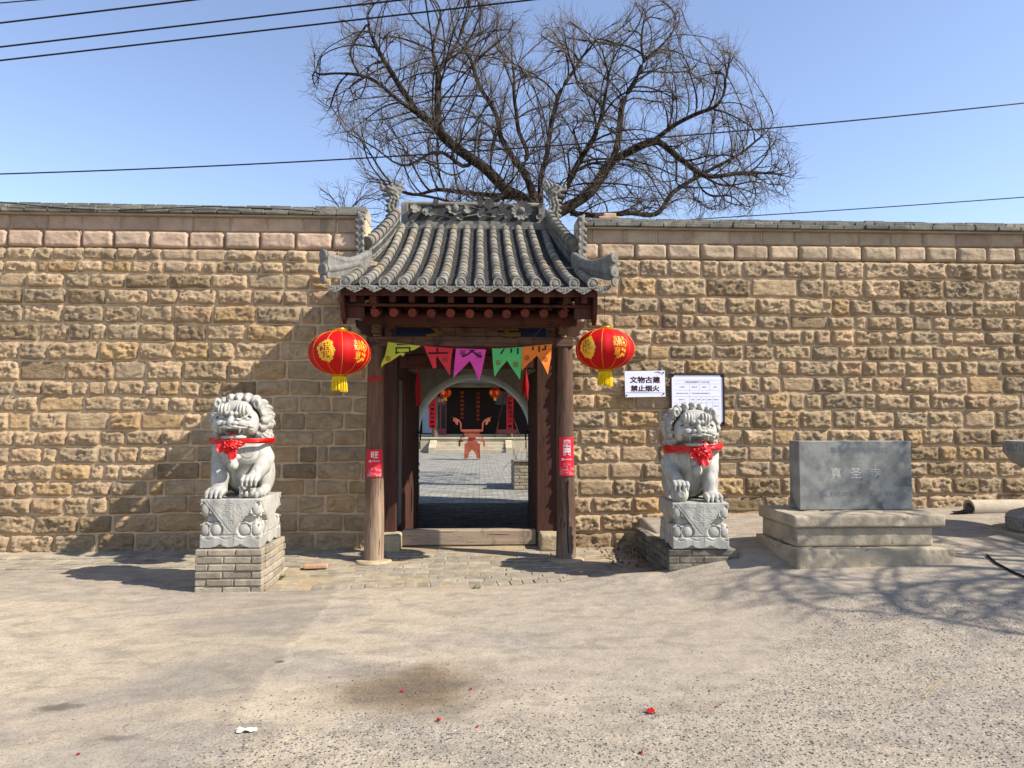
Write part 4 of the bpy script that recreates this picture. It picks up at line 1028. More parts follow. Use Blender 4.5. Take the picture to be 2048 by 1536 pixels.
def lion_mesh(m, ball):
    S = Sculpt((-.37, -.46, -.01), (.37, .36, 1.03), .0062); X = lambda x: x * m
    E = lambda c, r, k=.02, **q: S.ell((X(c[0]), c[1], c[2]), r, k, **q)
    Cc = lambda a, b, ra, rb, k=.02, **q: S.cap((X(a[0]), a[1], a[2]), (X(b[0]), b[1], b[2]), ra, rb, k, **q)
    # trunk, haunches
    E((0, -.04, .43), (.235, .19, .19), .04); E((0, .07, .30), (.19, .21, .27), .05); E((0, .18, .16), (.23, .16, .17), .05)
    for s in (-1, 1):
        E((s * .215, .11, .21), (.08, .15, .19), .025); Cc((s * .225, .04, .06), (s * .225, -.06, .045), .055, .045, .03)
        for k in (-1, 0, 1): Cc((s * .225 + k * .032, -.06, .045), (s * .225 + k * .036, -.105, .025), .024, .018, .006)
    # standing foreleg
    S.chain([(X(-.2), -.02, .45), (X(-.18), -.09, .33), (X(-.165), -.15, .2), (X(-.16), -.18, .09)], [.1, .088, .08, .078], .03)
    E((-.165, -.21, .06), (.09, .095, .055), .02)
    for k in range(4):
        x = -.165 + (k - 1.5) * .046; Cc((x * 1.0, -.23, .075), (x, -.295, .055), .027, .026, .008); Cc((x, -.295, .055), (x, -.315, .02), .024, .014, .005)
    # raised foreleg
    S.chain([(X(.19), -.02, .45), (X(.245), -.03, .37), (X(.235), -.09, .29), (X(.19), -.19, .2)], [.1, .085, .078, .062], .025)
    E((.18, -.235, .185), (.085, .07, .045), .015)
    for k in range(4):
        x = .18 + (k - 1.5) * .044; Cc((x, -.26, .2), (x, -.312, .175), .025, .023, .007); Cc((x, -.312, .175), (x, -.322, .125), .02, .009, .004)
    if ball:
        E((.185, -.235, .085), .093, .006, g=lambda x, y, z: .004 * np.cos(95 * np.sqrt((x * m) ** 2 + z ** 2)) * (y < -.02))
    else:   # a cub on its back under the paw
        E((.17, -.22, .05), (.1, .075, .05), .01, g=lambda x, y, z: .005 * np.sin(120 * x)); E((.255, -.22, .055), .048, .008)
        for q in ((.1, -.29, .07), (.15, -.295, .05), (.2, -.29, .06), (.085, -.26, .03), (.24, -.275, .035)): E(q, (.022, .022, .032), .006)
        for q in ((.09, -.3, .11), (.135, -.31, .105)): E(q, .019, .006)
    # neck and skull
    E((0, .03, .70), (.245, .19, .24), .03); E((0, -.14, .73), (.195, .17, .17), .03); E((0, -.19, .84), (.145, .11, .075), .03)
    for s in (-1, 1): E((s * .165, -.2, .70), (.06, .09, .11), .03)
    # shaggy curls in three rings
    def curl(c, r, sg):
        E(c, r, .007, g=lambda x, y, z: .0062 * np.sin(165 * np.sqrt(x * x + z * z + .3 * y * y) + sg * 2.0 * np.arctan2(z, x * m)))
    n = 15
    for i in range(n):
        a = RAD(-42 + 264 * i / (n - 1)); sg = 1 if math.cos(a) > 0 else -1
        curl((.255 * math.cos(a), -.10, .745 + .195 * math.sin(a)), (.05, .07, .047), sg)
    for i in range(n - 1):
        a = RAD(-40 + 260 * (i + .5) / (n - 1)); sg = 1 if math.cos(a) > 0 else -1; curl((.27 * math.cos(a), .0, .74 + .2 * math.sin(a)), (.055, .07, .058), sg)
    for i in range(11):
        a = RAD(-30 + 240 * i / 10); curl((.235 * math.cos(a), .11, .71 + .2 * math.sin(a)), (.06, .07, .06), 1)
    for i in range(7):
        a = RAD(-20 + 220 * i / 6); curl((.13 * math.cos(a), .19, .68 + .14 * math.sin(a)), (.06, .05, .06), 1)
    for s in (-1, 1):
        for k in range(3): E((s * (.225 + .01 * k), -.06 + .06 * k, .585 - .012 * k), (.055, .05, .06), .01, g=lambda x, y, z: .004 * np.sin(150 * (x * m * s + z)))
    # ears
    for s in (-1, 1):
        E((s * .2, -.165, .885), (.042, .035, .055), .01); E((s * .19, -.2, .88), (.022, .02, .035), .006, sub=True)
    # brows, eyes
    for s in (-1, 1):
        E((s * .09, -.29, .825), (.066, .045, .056), .012, g=lambda x, y, z: .006 * np.sin(190 * x))
        E((s * .045, -.325, .79), (.024, .02, .02), .008); E((s * .115, -.275, .752), (.062, .05, .017), .005, sub=True)
        E((s * .105, -.278, .758), (.034, .028, .02), .004); E((s * .105, -.308, .757), (.009, .01, .008), .003, sub=True)
        Cc((s * .05, -.305, .735), (s * .18, -.24, .745), .014, .011, .008)
    E((0, -.335, .79), (.024, .024, .028), .006)
    # nose, cheeks, lips
    Cc((0, -.30, .77), (0, -.365, .715), .024, .03, .015); E((0, -.37, .70), (.036, .026, .026), .012)
    for s in (-1, 1):
        E((s * .048, -.362, .698), (.032, .026, .026), .008); E((s * .026, -.388, .688), (.009, .012, .008), .003, sub=True)
        E((s * .105, -.318, .695), (.05, .05, .036), .01); Cc((s * .15, -.3, .70), (s * .19, -.24, .665), .02, .018, .012)
    E((0, -.31, .662), (.155, .08, .026), .012)
    S.mod(lambda x, y, z, f: .003 * np.sin(200 * (z + .25 * np.abs(x))) * (np.abs(f) < .02), (-.19, -.4, .635), (.19, -.25, .69))
    E((0, -.36, .617), (.135, .16, .03), .006, sub=True)
    E((0, -.25, .57), (.125, .095, .028), .012)
    for s in (-1, 1): Cc((s * .095, -.355, .645), (s * .092, -.36, .612), .013, .006, .004)
    # collar mask and bell, incised scrolls on chest and shoulders
    E((0, -.225, .385), (.06, .035, .04), .012); E((0, -.265, .385), (.016, .012, .012), .004, sub=True); E((0, -.262, .315), .054, .006)
    S.cap((X(0), -.30, .28), (0, -.33, .285), .006, .006, .003, True)
    def scroll(x, y, z, f):
        u = np.abs(x) - .13; v = z - .43; r = np.sqrt(u * u + v * v); w = np.sin(170 * r + 2 * np.arctan2(v, u))
        return .0035 * np.clip(w, 0, 1) * (r < .1) * (np.abs(f) < .02) * (y < -.06)
    S.mod(scroll, (-.3, -.3, .33), (.3, -.02, .53))
    return S.mesh('stone_lion', 0)
def pedestal_mesh():
    hx, hy, H = .272, .335, .445; S = Sculpt((-.3, -.36, -.01), (.3, .36, .46), .0056)
    x = S.ax[0][:, None, None]; y = S.ax[1][None, :, None]; z = S.ax[2][None, None, :]
    def inset(u, z, hw):
        au = np.abs(u); I = .045 * sstep(.27, .285, z) * (1 - sstep(.30, .315, z)) + .045 * sstep(.215, .23, z) * (1 - sstep(.27, .285, z)) + 0 * u
        for (cx, cz, rx, rz) in ((hw - .045, .355, .038, .062), (hw - .14, .355, .045, .058), (hw - .045, .165, .040, .06), (hw - .145, .165, .055, .058)):
            r = np.sqrt(((au - cx) / rx) ** 2 + ((z - cz) / rz) ** 2); I = np.where(r < 1.18, .016 * np.clip(1.18 - r, 0, .18) / .18 + 0, I); I = np.where(r < 1.0, .002 + .014 * r ** 3, I)
        tri = (z - .115) / .31 * (hw - .03); inside = (au < tri) & (z < .43) & (z > .115)
        scr = np.zeros(np.broadcast(u, z).shape)
        for (cx, cz, R) in ((.0, .37, .035), (.065, .36, .03), (.12, .385, .025), (.03, .30, .032), (.0, .235, .026), (.075, .30, .02)):
            uu, vv = au - cx, z - cz; r = np.sqrt(uu * uu + vv * vv); scr = np.where(r < R, np.clip(np.sin(380 * r + 2 * np.arctan2(vv, uu)), 0, 1), scr)
        edge = np.abs(tri - au); scr = np.where((edge > .016) & (edge < .024) & inside, 1.0, np.where(edge < .016, 0, scr))
        I = np.where(inside, .004 * scr, I)
        # border lines and wavy band
        I = I + .005 * (np.abs(z - .115) < .004) + .005 * (np.abs(z - .415) < .003) * ~inside + .004 * (np.abs(z - .09 - .012 * np.sin(u * 42)) < .004)
        # scalloped foot
        cut = .035 * np.abs(np.sin(u * math.pi / (hw * .66) + math.pi / 2 * 0)) ** .6; foot = (z < .034 - .032 * np.abs(np.cos(u * math.pi * 1.5 / hw)) ** .8) & (au < hw * .62)
        return np.where(foot, .03, I)
    d = np.maximum(np.maximum(np.abs(x) - hx + inset(y, z, hy), np.abs(y) - hy + inset(x, z, hx)), np.maximum(z - H, -z))
    S.F[:] = np.clip(d, -.08, .08); me = S.mesh('stone_pedestal', 1); return me
def brick_block(root, x0, x1, y0, y1, zb, zt, courses, faces, seed, L=.25, mat=None, rot=0, c=None):
    """running courses of bricks on the named faces round a mortar core"""
    mat = mat or m_brick_old; rg = random.Random(seed); R = Matrix.Rotation(rot, 3, 'Z'); c = Vector(c or ((x0 + x1) / 2, (y0 + y1) / 2, 0))
    k = MB(); k.box(x0 + .018, x1 - .018, y0 + .018, y1 - .018, zb - .1, zt - .006, R, c); k.build('mortar_core', m_joint, root)
    h = (zt - zb) / courses
    for i in range(courses):
        z0 = zb + i * h + .004; z1 = zb + (i + 1) * h - .005
        for f in faces:
            a0, a1 = (x0, x1) if f in 'fb' else (y0, y1); a = a0 - (L * .5 if i % 2 else 0) - rg.uniform(0, .02)
            while a < a1 - .01:
                b_ = a + L + rg.uniform(-.012, .012); s, e = max(a, a0), min(b_, a1)
                if e - s > .03:
                    q = MB(); j = rg.uniform(-.006, .006); s += .004; e -= .004
                    if f == 'f': q.bbox(s, e, y0 + j, y0 + .1, z0, z1, .008, R, c)
                    elif f == 'b': q.bbox(s, e, y1 - .1, y1 + j, z0, z1, .008, R, c)
                    elif f == 'l': q.bbox(x0 + j, x0 + .095, max(s, y0 + .103), e, z0, z1, .008, R, c) if e > y0 + .14 else None
                    else: q.bbox(x1 - .095, x1 + j, max(s, y0 + .103), e, z0, z1, .008, R, c) if e > y0 + .14 else None
                    if q.v: q.build('brick', mat, root)
                a = b_
lion_me = {}
PLX, PLY, PLZ = -2.275, 6.99, .405
PRX, PRY, PRZ = 2.165, 7.19, .325
RROT = RAD(-3.5)
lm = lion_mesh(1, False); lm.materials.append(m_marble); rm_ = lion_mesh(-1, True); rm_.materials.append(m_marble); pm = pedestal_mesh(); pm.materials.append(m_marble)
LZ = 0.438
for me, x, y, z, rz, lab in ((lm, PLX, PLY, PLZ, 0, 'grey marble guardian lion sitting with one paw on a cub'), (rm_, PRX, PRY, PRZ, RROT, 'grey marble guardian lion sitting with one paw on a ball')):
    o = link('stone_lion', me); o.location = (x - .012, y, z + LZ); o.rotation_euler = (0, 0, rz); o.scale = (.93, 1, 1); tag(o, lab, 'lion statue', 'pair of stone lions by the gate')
for x, y, z, rz, lab in ((PLX, PLY, PLZ, 0, 'carved marble pedestal on the tall brick plinth, under the lion with the cub'), (PRX, PRY, PRZ, RROT, 'carved marble pedestal on the low dark brick plinth, under the lion with the ball')):
    o = link('stone_pedestal', pm); o.location = (x, y, z); o.rotation_euler = (0, 0, rz); tag(o, lab, 'pedestal', 'carved lion pedestals')
pl = thing('brick_plinth', (PLX, PLY, 0), 'six courses of weathered brick carrying the lion with the cub', 'plinth')
brick_block(pl, -2.575, -1.965, 6.62, 7.38, .0, PLZ - .002, 6, 'flr', 21)
m_brick_dark = rocky('stained_dark_brick', '#5b564e', '#746d62', '#8a8172', scale=9, bump=.7, bdist=.004, bscale=70, objvar=.25)
pr = thing('brick_plinth', (PRX, PRY, 0), 'low dark stained brick plinth and side wall carrying the lion with the ball', 'plinth')
brick_block(pr, 1.825, 2.53, 6.87, 8.35, -.02, PRZ - .002, 5, 'flr', 22, mat=m_brick_dark)

# ribbons: a twisted red band round the neck, knotted into a rosette
def ribbon(x, y, z, rz, bow, zb, tilt, wid, label, seed):
    r = thing('ribbon', (x, y, z + LZ + zb), label, 'ribbon', 'red ribbons tied round the lions'); r.rotation_euler = (0, 0, rz); r.scale = (.94, 1, 1)
    N = 72
    for k in range(3):
        V = []; M = 9
        for i in range(N):
            a = 2 * math.pi * i / N; cx, cy = .292 * math.cos(a), -.015 + (.265 if math.sin(a) < 0 else .2) * math.sin(a)
            if math.sin(a) < 0: cy = -.015 - .265 * abs(math.sin(a)) ** .8
            w = wid * (1 - .25 * math.exp(-((a - 4.71) / .5) ** 2)) * .5
            for j in range(M):
                u = j / (M - 1) * 2 - 1; f = .006 * math.sin(u * 7 + k * 2 + a * 3) + .004 * math.sin(u * 15 + a * 5 + seed)
                rr = 1 + (f + .012 + .005 * k) / .28; zz = tilt * math.cos(a) + u * w * (.55 if k else 1) + (k - 1) * w * .5 * math.sin(a * 2 + k) * (1 if k else 0)
                V.append((cx * rr, cy * rr, zz))
        Fs = [(i * M + j, ((i + 1) % N) * M + j, ((i + 1) % N) * M + j + 1, i * M + j + 1) for i in range(N) for j in range(M - 1)]
        b = MB(); b.add(V, Fs); o = b.build('band', m_red_cloth, None, True, 3); o.parent = r
    for k in range(2):
        V = []; NR, NA = 22, 90; rs = random.Random(seed + k)
        for i in range(NR):
            t = i / (NR - 1)
            for j in range(NA):
                a = 2 * math.pi * j / NA
                n1 = float(vnoise(2.2 * math.cos(a) + k * 5, 2.2 * math.sin(a), seed, 6)); crease = abs(math.sin(3.5 * a + 4.5 * n1 + 3.2 * t + k)) ** .7
                R = ((.112 if wid < .06 else .128) - .03 * k) * (.74 + .2 * crease * t + .34 * n1 + .1 * math.sin(2 * a + seed)) * t
                h = .05 * math.sqrt(max(0, 1 - t * t * .95)) * (1 + .3 * k) + .045 * crease * t * (1.2 - t) + .016 * float(vnoise(R * math.cos(a) * 50, R * math.sin(a) * 50, k, 8))
                V.append((bow[0] + R * math.cos(a) * 1.0, -.285 - h - .012 * k + .02, bow[1] + R * math.sin(a) * .95))
        Fs = [(i * NA + j, (i + 1) * NA + j, (i + 1) * NA + (j + 1) % NA, i * NA + (j + 1) % NA) for i in range(NR - 1) for j in range(NA)]
        b = MB(); b.add(V, Fs); o = b.build('rosette', m_red_cloth, None, True, 3); o.parent = r
    for (dx, dz, ang) in ((.02, -.045, 285), (-.035, .0, 215)):
        b = MB(); a = RAD(ang); petal(b, (bow[0] + dx, -.31, bow[1] + dz), (math.cos(a), -.15, math.sin(a)), (0, -1, 0), .1, .1, .2, .004, 7, 1); o = b.build('ribbon_tail', m_red_cloth, None, True, 3); o.parent = r
ribbon(PLX, PLY, PLZ, 0, (-.03, -.03), .535, 0.0, .05, 'red ribbon knotted in a rosette on the lion with the cub', 1)
ribbon(PRX, PRY, PRZ, RROT, (.02, -.035), .535, .015, .075, 'wide red ribbon knotted in a rosette on the lion with the ball', 5)

# ================================================================== NAME STONE
def weathered_slab(name, c1, c2, c3, spots): return rocky(name, c1, c2, c3, scale=5, bump=.4, bdist=.003, bscale=60, spots=spots)
m_slate = rocky('bluish_grey_limestone', '#71726e', '#8b8b85', '#585b5d', scale=7, bump=.5, bdist=.003, bscale=60, spots='#2a2f37', rough=.7)
m_conc = rocky('stained_cast_concrete', '#978b77', '#aa9d87', '#7b7265', scale=4.5, bump=.7, bdist=.005, bscale=45, spots='#38342f')
st = thing('concrete_podium', (3.7, 6.85, .2), 'stepped stained concrete base under the engraved grey name stone', 'base')
gz = float(ground_h(3.6, 6.5))
def slab(name, x0, x1, y0, y1, z0, z1, m, root, jag=0, seed=0, n=34):
    """cast slab with worn, chipped arrises"""
    S = Sculpt((x0 - .04, y0 - .04, z0 - .04), (x1 + .04, y1 + .04, z1 + .04), .0125)
    c = ((x0 + x1) / 2, (y0 + y1) / 2, (z0 + z1) / 2); S.box(c, ((x1 - x0) / 2, (y1 - y0) / 2, (z1 - z0) / 2), .012, .002)
    S.mod(lambda x, y, z, f: np.float32(jag) * np.maximum(0, fbm(x * 11, y * 11, z * 11, seed, 4) - .25) * (np.abs(f) < .05) + .002 * vnoise(x * 40, y * 40, z * 40, seed + 1))
    return link(name, S.mesh(name, 1), m, root)
slab('foot_slab', 2.87, 4.36, 6.37, 7.35, .10, .405, m_conc, st, .02, 3)
slab('middle_block', 2.90, 4.20, 6.46, 7.24, .406, .585, m_conc, st, .004, 4)
slab('cap_slab', 2.87, 4.30, 6.42, 7.26, .586, .70, m_conc, st, .02, 5)
ns = thing('name_stone', (3.5, 6.9, .70), 'upright grey stone slab engraved with three large characters on a stepped base', 'name stone')
a = at(1600, 1020, 6.80); c = at(1822, 882, 6.80)
b = MB(); b.bbox(float(a[0]), float(c[0]), 6.80, 7.02, .702, float(c[2]), .006); b.build('slab', m_slate, ns)
m_cut = plain('pale_cut_stone', '#a9a69d', .9, .1); m_cut_shade = plain('painted_cut_shade', '#50504e', .95, .1)
cx = (a[0] + c[0]) / 2; zc = float(at(1710, 946, 6.8)[2])
for i, ch in enumerate('真圣寺'):
    b = MB(); px = (1672, 1712, 1751)[i]; p = at(px, 946, 6.8)
    put_text(b, ch, .115, lambda x, z: (float(p[0]) + x, 6.7985, float(p[2]) + z), .0015); b.build('engraved_character', m_cut, ns)
    b = MB(); put_text(b, ch, .115, lambda x, z: (float(p[0]) + x + .003, 6.7992, float(p[2]) + z + .003), .0005); b.build('engraved_character', m_cut_shade, ns)  # dark offset copy of each letter paints shade along the cut
m_faint = plain('faint_incised_stone', '#686b6e', .95, .1)
b = MB(); p = at(1718, 900, 6.8); put_text(b, '重点文物保护单位', .07, lambda x, z: (float(p[0]) + x, 6.799, float(p[2]) + z), 0, fit=(.58, .06)); b.build('engraved_line', m_faint, ns)
b = MB(); p = at(1712, 988, 6.8); put_text(b, '人民政府公布', .06, lambda x, z: (float(p[0]) + x, 6.799, float(p[2]) + z), 0, fit=(.8, .048)); b.build('engraved_line', m_faint, ns)

# ================================================================== STONE CENSER AT THE EDGE, PIPE, SIGNS
m_cens = rocky('grey_carved_limestone', '#8a8880', '#9d9a90', '#7c7b76', scale=9, bump=.4, bdist=.002, bscale=100)
cs = thing('stone_censer', (5.78, 7.1, .35), 'large round grey stone censer with a fret band on a low square plinth', 'censer')
CX, CY = 5.98, 7.2
z0 = float(ground_h(5.4, 7.0)) - .04
b = MB(); b.bbox(CX - .52, CX + .52, CY - .52, CY + .52, z0 - .2, z0 + .09, .01); b.build('plinth', m_conc, cs)
def fret_ring(b, R, zc, h, n):
    for i in range(n):
        for (du, dv, lu, lv) in ((0, .42, 1.0, .1), (0, -.42, 1.0, .1), (-.3, .1, .1, .6), (-.05, -.15, .1, .5), (.2, .1, .1, .6), (-.12, .0, .4, .1), (.4, -.12, .1, .45)):
            a = 2 * math.pi * (i + .5 + du) / n; w = 2 * math.pi * R / n * lu / 2; zz = zc + dv * h; t = Vector((-math.sin(a), math.cos(a), 0)); o = Vector((math.cos(a), math.sin(a), 0)); c = Vector((CX, CY, zz)) + o * R
            V = [c + t * sx * w + o * so * .008 + Vector((0, 0, sz * h * lv / 2)) for sx in (-1, 1) for so in (-1, 1) for sz in (-1, 1)]
            b.add(V, [(0, 1, 3, 2), (4, 6, 7, 5), (0, 4, 5, 1), (2, 3, 7, 6), (0, 2, 6, 4), (1, 5, 7, 3)])
b = MB(); zz = z0 + .092; b.lathe([(.40, zz), (.41, zz + .02), (.41, zz + .13), (.42, zz + .15), (.38, zz + .19), (.26, zz + .23), (.18, zz + .27), (.16, zz + .4), (.18, zz + .62)], 48, (CX, CY, 0)); b.build('foot', m_cens, cs, True, .5)
b = MB(); fret_ring(b, .413, zz + .075, .1, 16); fb = b.build('fret_band', m_cens, cs); fb['kind'] = 'stuff'
b = MB(); zb_ = z0 + .72; b.lathe([(.16, zb_), (.26, zb_ + .03), (.36, zb_ + .1), (.405, zb_ + .17), (.41, zb_ + .18), (.41, zb_ + .31), (.37, zb_ + .315), (.34, zb_ + .2), (0, zb_ + .18)], 48, (CX, CY, 0)); b.build('bowl', m_cens, cs, True, .5)
b = MB(); fret_ring(b, .413, zb_ + .245, .11, 16); fb = b.build('fret_band', m_cens, cs); fb['kind'] = 'stuff'
# fallen pipe by the wall
m_pipe = rocky('rough_cement_pipe', '#a79a86', '#b5a893', scale=8, bump=.5, bscale=60)
pp = at(1938, 1017, 8.25); q = float(pp[2])
b = MB(); R = .105; x0 = float(pp[0]); b.lathe([(R * .68, x0 + .25), (R * .68, x0 - .0), (R * .86, x0 - .01), (R, x0), (R * 1.0, x0 + 2.3), (R * .68, x0 + 2.3), (R * .68, x0 + .25)], 28, (0, 8.25, q), 'x', cap=False)
o = b.build('cement_pipe', m_pipe, None, True, .6); tag(o, 'grey cement pipe lying along the foot of the wall behind the name stone', 'pipe')
m_char = plain('charred_wood', '#1d1916', .95, .1, .4)
b = MB(); b.tube([(x0 - .28, 8.2, q - .08), (x0 - .1, 8.18, q - .03), (x0 + .02, 8.17, q + .02)], [.02, .032, .02], 7); b.build('charred_log', m_char); tag(bpy.data.objects[-1] if False else bpy.data.objects['charred_log'], 'broken charred log end lying at the mouth of the cement pipe', 'log')
b = MB(); b.tube([(x0 - .45, 8.1, q - .1), (x0 + .2, 8.12, q - .095), (x0 + 1.1, 8.13, q - .09)], [.012, .018, .014], 6); o = b.build('wooden_stick', m_wood_dark); tag(o, 'thin dark stick lying in front of the cement pipe', 'stick')
# notice boards
m_sign = plain('white_printed_sheet', '#dcdcea', .35, .4); m_maroon = plain('dark_maroon_frame', '#2c1418', .4, .4); m_ink = plain('maroon_lettering', '#3a1626', .5, .2); m_line = plain('grey_ruled_line', '#8f90a0', .6, .2)
SY = WALL_Y - .10
def board(x0, x1, y0, y1): a = at(x0, y1, SY); c = at(x1, y0, SY); return float(a[0]), float(c[0]), float(a[2]), float(c[2])
xa, xb, za, zb2 = board(1250, 1330, 742, 794)
sg = thing('warning_sign', ((xa + xb) / 2, SY, za), 'white sheet metal sign with two lines of dark characters beside the red lantern', 'sign'); sg.rotation_euler = (0, 0, 0)
b = MB(); b.bbox(xa, xb, SY, SY + .006, za, zb2, .001, Matrix.Rotation(RAD(-.9), 3, 'Y')); b.build('sheet', m_sign, sg)
b = MB(); w = xb - xa; h = zb2 - za; cxm = (xa + xb) / 2
put_text(b, '文物古建', .1, lambda x, z: (cxm + x, SY - .0015, za + h * .66 + z - .0 + x * .0), .0, fit=(w * .74, h * .24), heavy=.0035)
put_text(b, '禁止烟火', .1, lambda x, z: (cxm + x, SY - .0015, za + h * .33 + z), .0, fit=(w * .70, h * .22), heavy=.0035); b.build('lettering', m_ink, sg)
b = MB(); b.box(xa + .01, xb - .005, SY - .0014, SY - .0008, za + h * .155, za + h * .172); b.box(xa + .06, xb - .2, SY - .0014, SY - .0008, za + h * .19, za + h * .2); b.build('printed_rule', m_line, sg)
m_sprig = plain('grey_print', '#6e6a78', .6, .2)
b = MB(); 
for k in range(9): b.tube([(xb - .03 - k * .006, SY - .0015, zb2 - .03 + .003 * k), (xb - .07 - .008 * k, SY - .0015, zb2 - .012 - .004 * (k % 3))], .0012, 4)
b.tube([(xb - .06, SY - .0015, zb2 - .03), (xb - .16, SY - .0015, zb2 - .09), (xb - .3, SY - .0015, zb2 - .16)], .0009, 4); b.build('printed_sprig', m_sprig, sg)
for (dx, dz) in ((.02, .02), (w - .02, .04), (w - .02, h - .02)):
    b = MB(); b.lathe([(0, .012), (.008, .01), (.01, 0)], 8, (xa + dx, SY, za + dz), 'y'); b.build('screw', m_iron, sg)
    b = MB(); b.tube([(xa + dx, SY + .006, za + dz), (xa + dx, WALL_Y + .02, za + dz)], .006, 6); b.build('fixing', m_iron, sg)
xa, xb, za, zb2 = board(1341, 1448, 747, 852)
nb2 = thing('notice_board', ((xa + xb) / 2, SY, za), 'white notice board in a dark maroon frame behind the lion with the ball', 'notice board')
w = xb - xa; h = zb2 - za
b = MB(); b.bbox(xa, xb, SY + .001, SY + .02, za, zb2, .002); b.build('backing', m_maroon, nb2)
for (p0, p1, r0, r1) in ((xa, xb, zb2 - .018, zb2), (xa, xb, za, za + .018), (xa, xa + .018, za + .0185, zb2 - .0185), (xb - .018, xb, za + .0185, zb2 - .0185)):
    b = MB(); b.bbox(p0, p1, SY - .012, SY + .0005, r0, r1, .003); b.build('frame', m_maroon, nb2)
b = MB(); m_ = .022; e = .03; poly = []
for (cx_, cz_, a0) in ((xa + m_, zb2 - m_, 0), (xb - m_, zb2 - m_, -90), (xb - m_, za + m_, 180), (xa + m_, za + m_, 90)):
    for k in range(6):
        a = RAD(a0 - k * 18); poly.append((cx_ + e * math.cos(a) * (1 if True else 0), cz_ + e * math.sin(a) * -1 if False else cz_ + e * math.sin(a)))
poly = []
for (cx_, cz_, a0, st_) in ((xa + m_, zb2 - m_, -90, 1), (xb - m_, zb2 - m_, 180, 1), (xb - m_, za + m_, 90, 1), (xa + m_, za + m_, 0, 1)):
    for k in range(6): a = RAD(a0 + k * 18); poly.append((cx_ + e * math.cos(a), cz_ + e * math.sin(a)))
poly = [poly[i] for blk in range(4) for i in range(blk * 6, blk * 6 + 6)]
b.prism(poly, lambda x, z: (x, SY - .002, z), lambda x, z: (x, SY - .0002, z)); b.build('printed_sheet', m_sign, nb2)
LINE = MB(); TX = MB()
def hl(x0, x1, z): LINE.box(xa + w * x0, xa + w * x1, SY - .0032, SY - .0026, za + h * z - .0008, za + h * z + .0008)
def vl(x, z0, z1): LINE.box(xa + w * x - .0008, xa + w * x + .0008, SY - .0038, SY - .0033, za + h * z0, za + h * z1)
def tx(s, x, z, wd, ht=.022): put_text(TX, s, .03, lambda u, v: (xa + w * x + u, SY - .0028, za + h * z + v), .0004, fit=(w * wd, h * ht), res=1)
for z in (.87, .80, .68, .56, .44, .32, .20, .1): hl(.08, .92, z)
for z0_, z1_ in ((.80, .1),): vl(.36, z0_ if False else z1_, z0_)
vl(.54, .68, .80); vl(.73, .68, .80)
for x_ in (.48, .58, .67, .78): vl(x_, .1, .56)
tx('文物安全直接责任人公示公告', .5, .835, .46, .03)
tx('文物名称', .22, .74, .1); tx('真圣寺', .45, .74, .1); tx('级别', .63, .74, .07); tx('县保', .83, .74, .06)
tx('文物安全责任单位名称', .22, .62, .22); tx('乡镇人民政府文物保护管理单位', .56, .62, .34)
tx('政府责任人', .22, .5, .13); tx('姓名', .42, .5, .06); tx('职务', .53, .5, .05); tx('主任', .625, .5, .06); tx('电话号', .725, .5, .07); tx('联系方式', .85, .5, .1)
tx('文物责任人', .22, .38, .13); tx('姓名', .53, .38, .05); tx('联系方式', .85, .38, .1); tx('管理人员', .22, .26, .11)
LINE.build('ruled_lines', m_line, nb2)['kind'] = 'stuff'; TX.build('lettering', m_ink, nb2)['kind'] = 'stuff'
for (dx, dz) in ((.03, .03), (w - .03, .03), (.03, h - .03), (w - .03, h - .03)):
    b = MB(); b.tube([(xa + dx, SY + .02, za + dz), (xa + dx, WALL_Y + .02, za + dz)], .006, 6); b.build('fixing', m_iron, nb2)

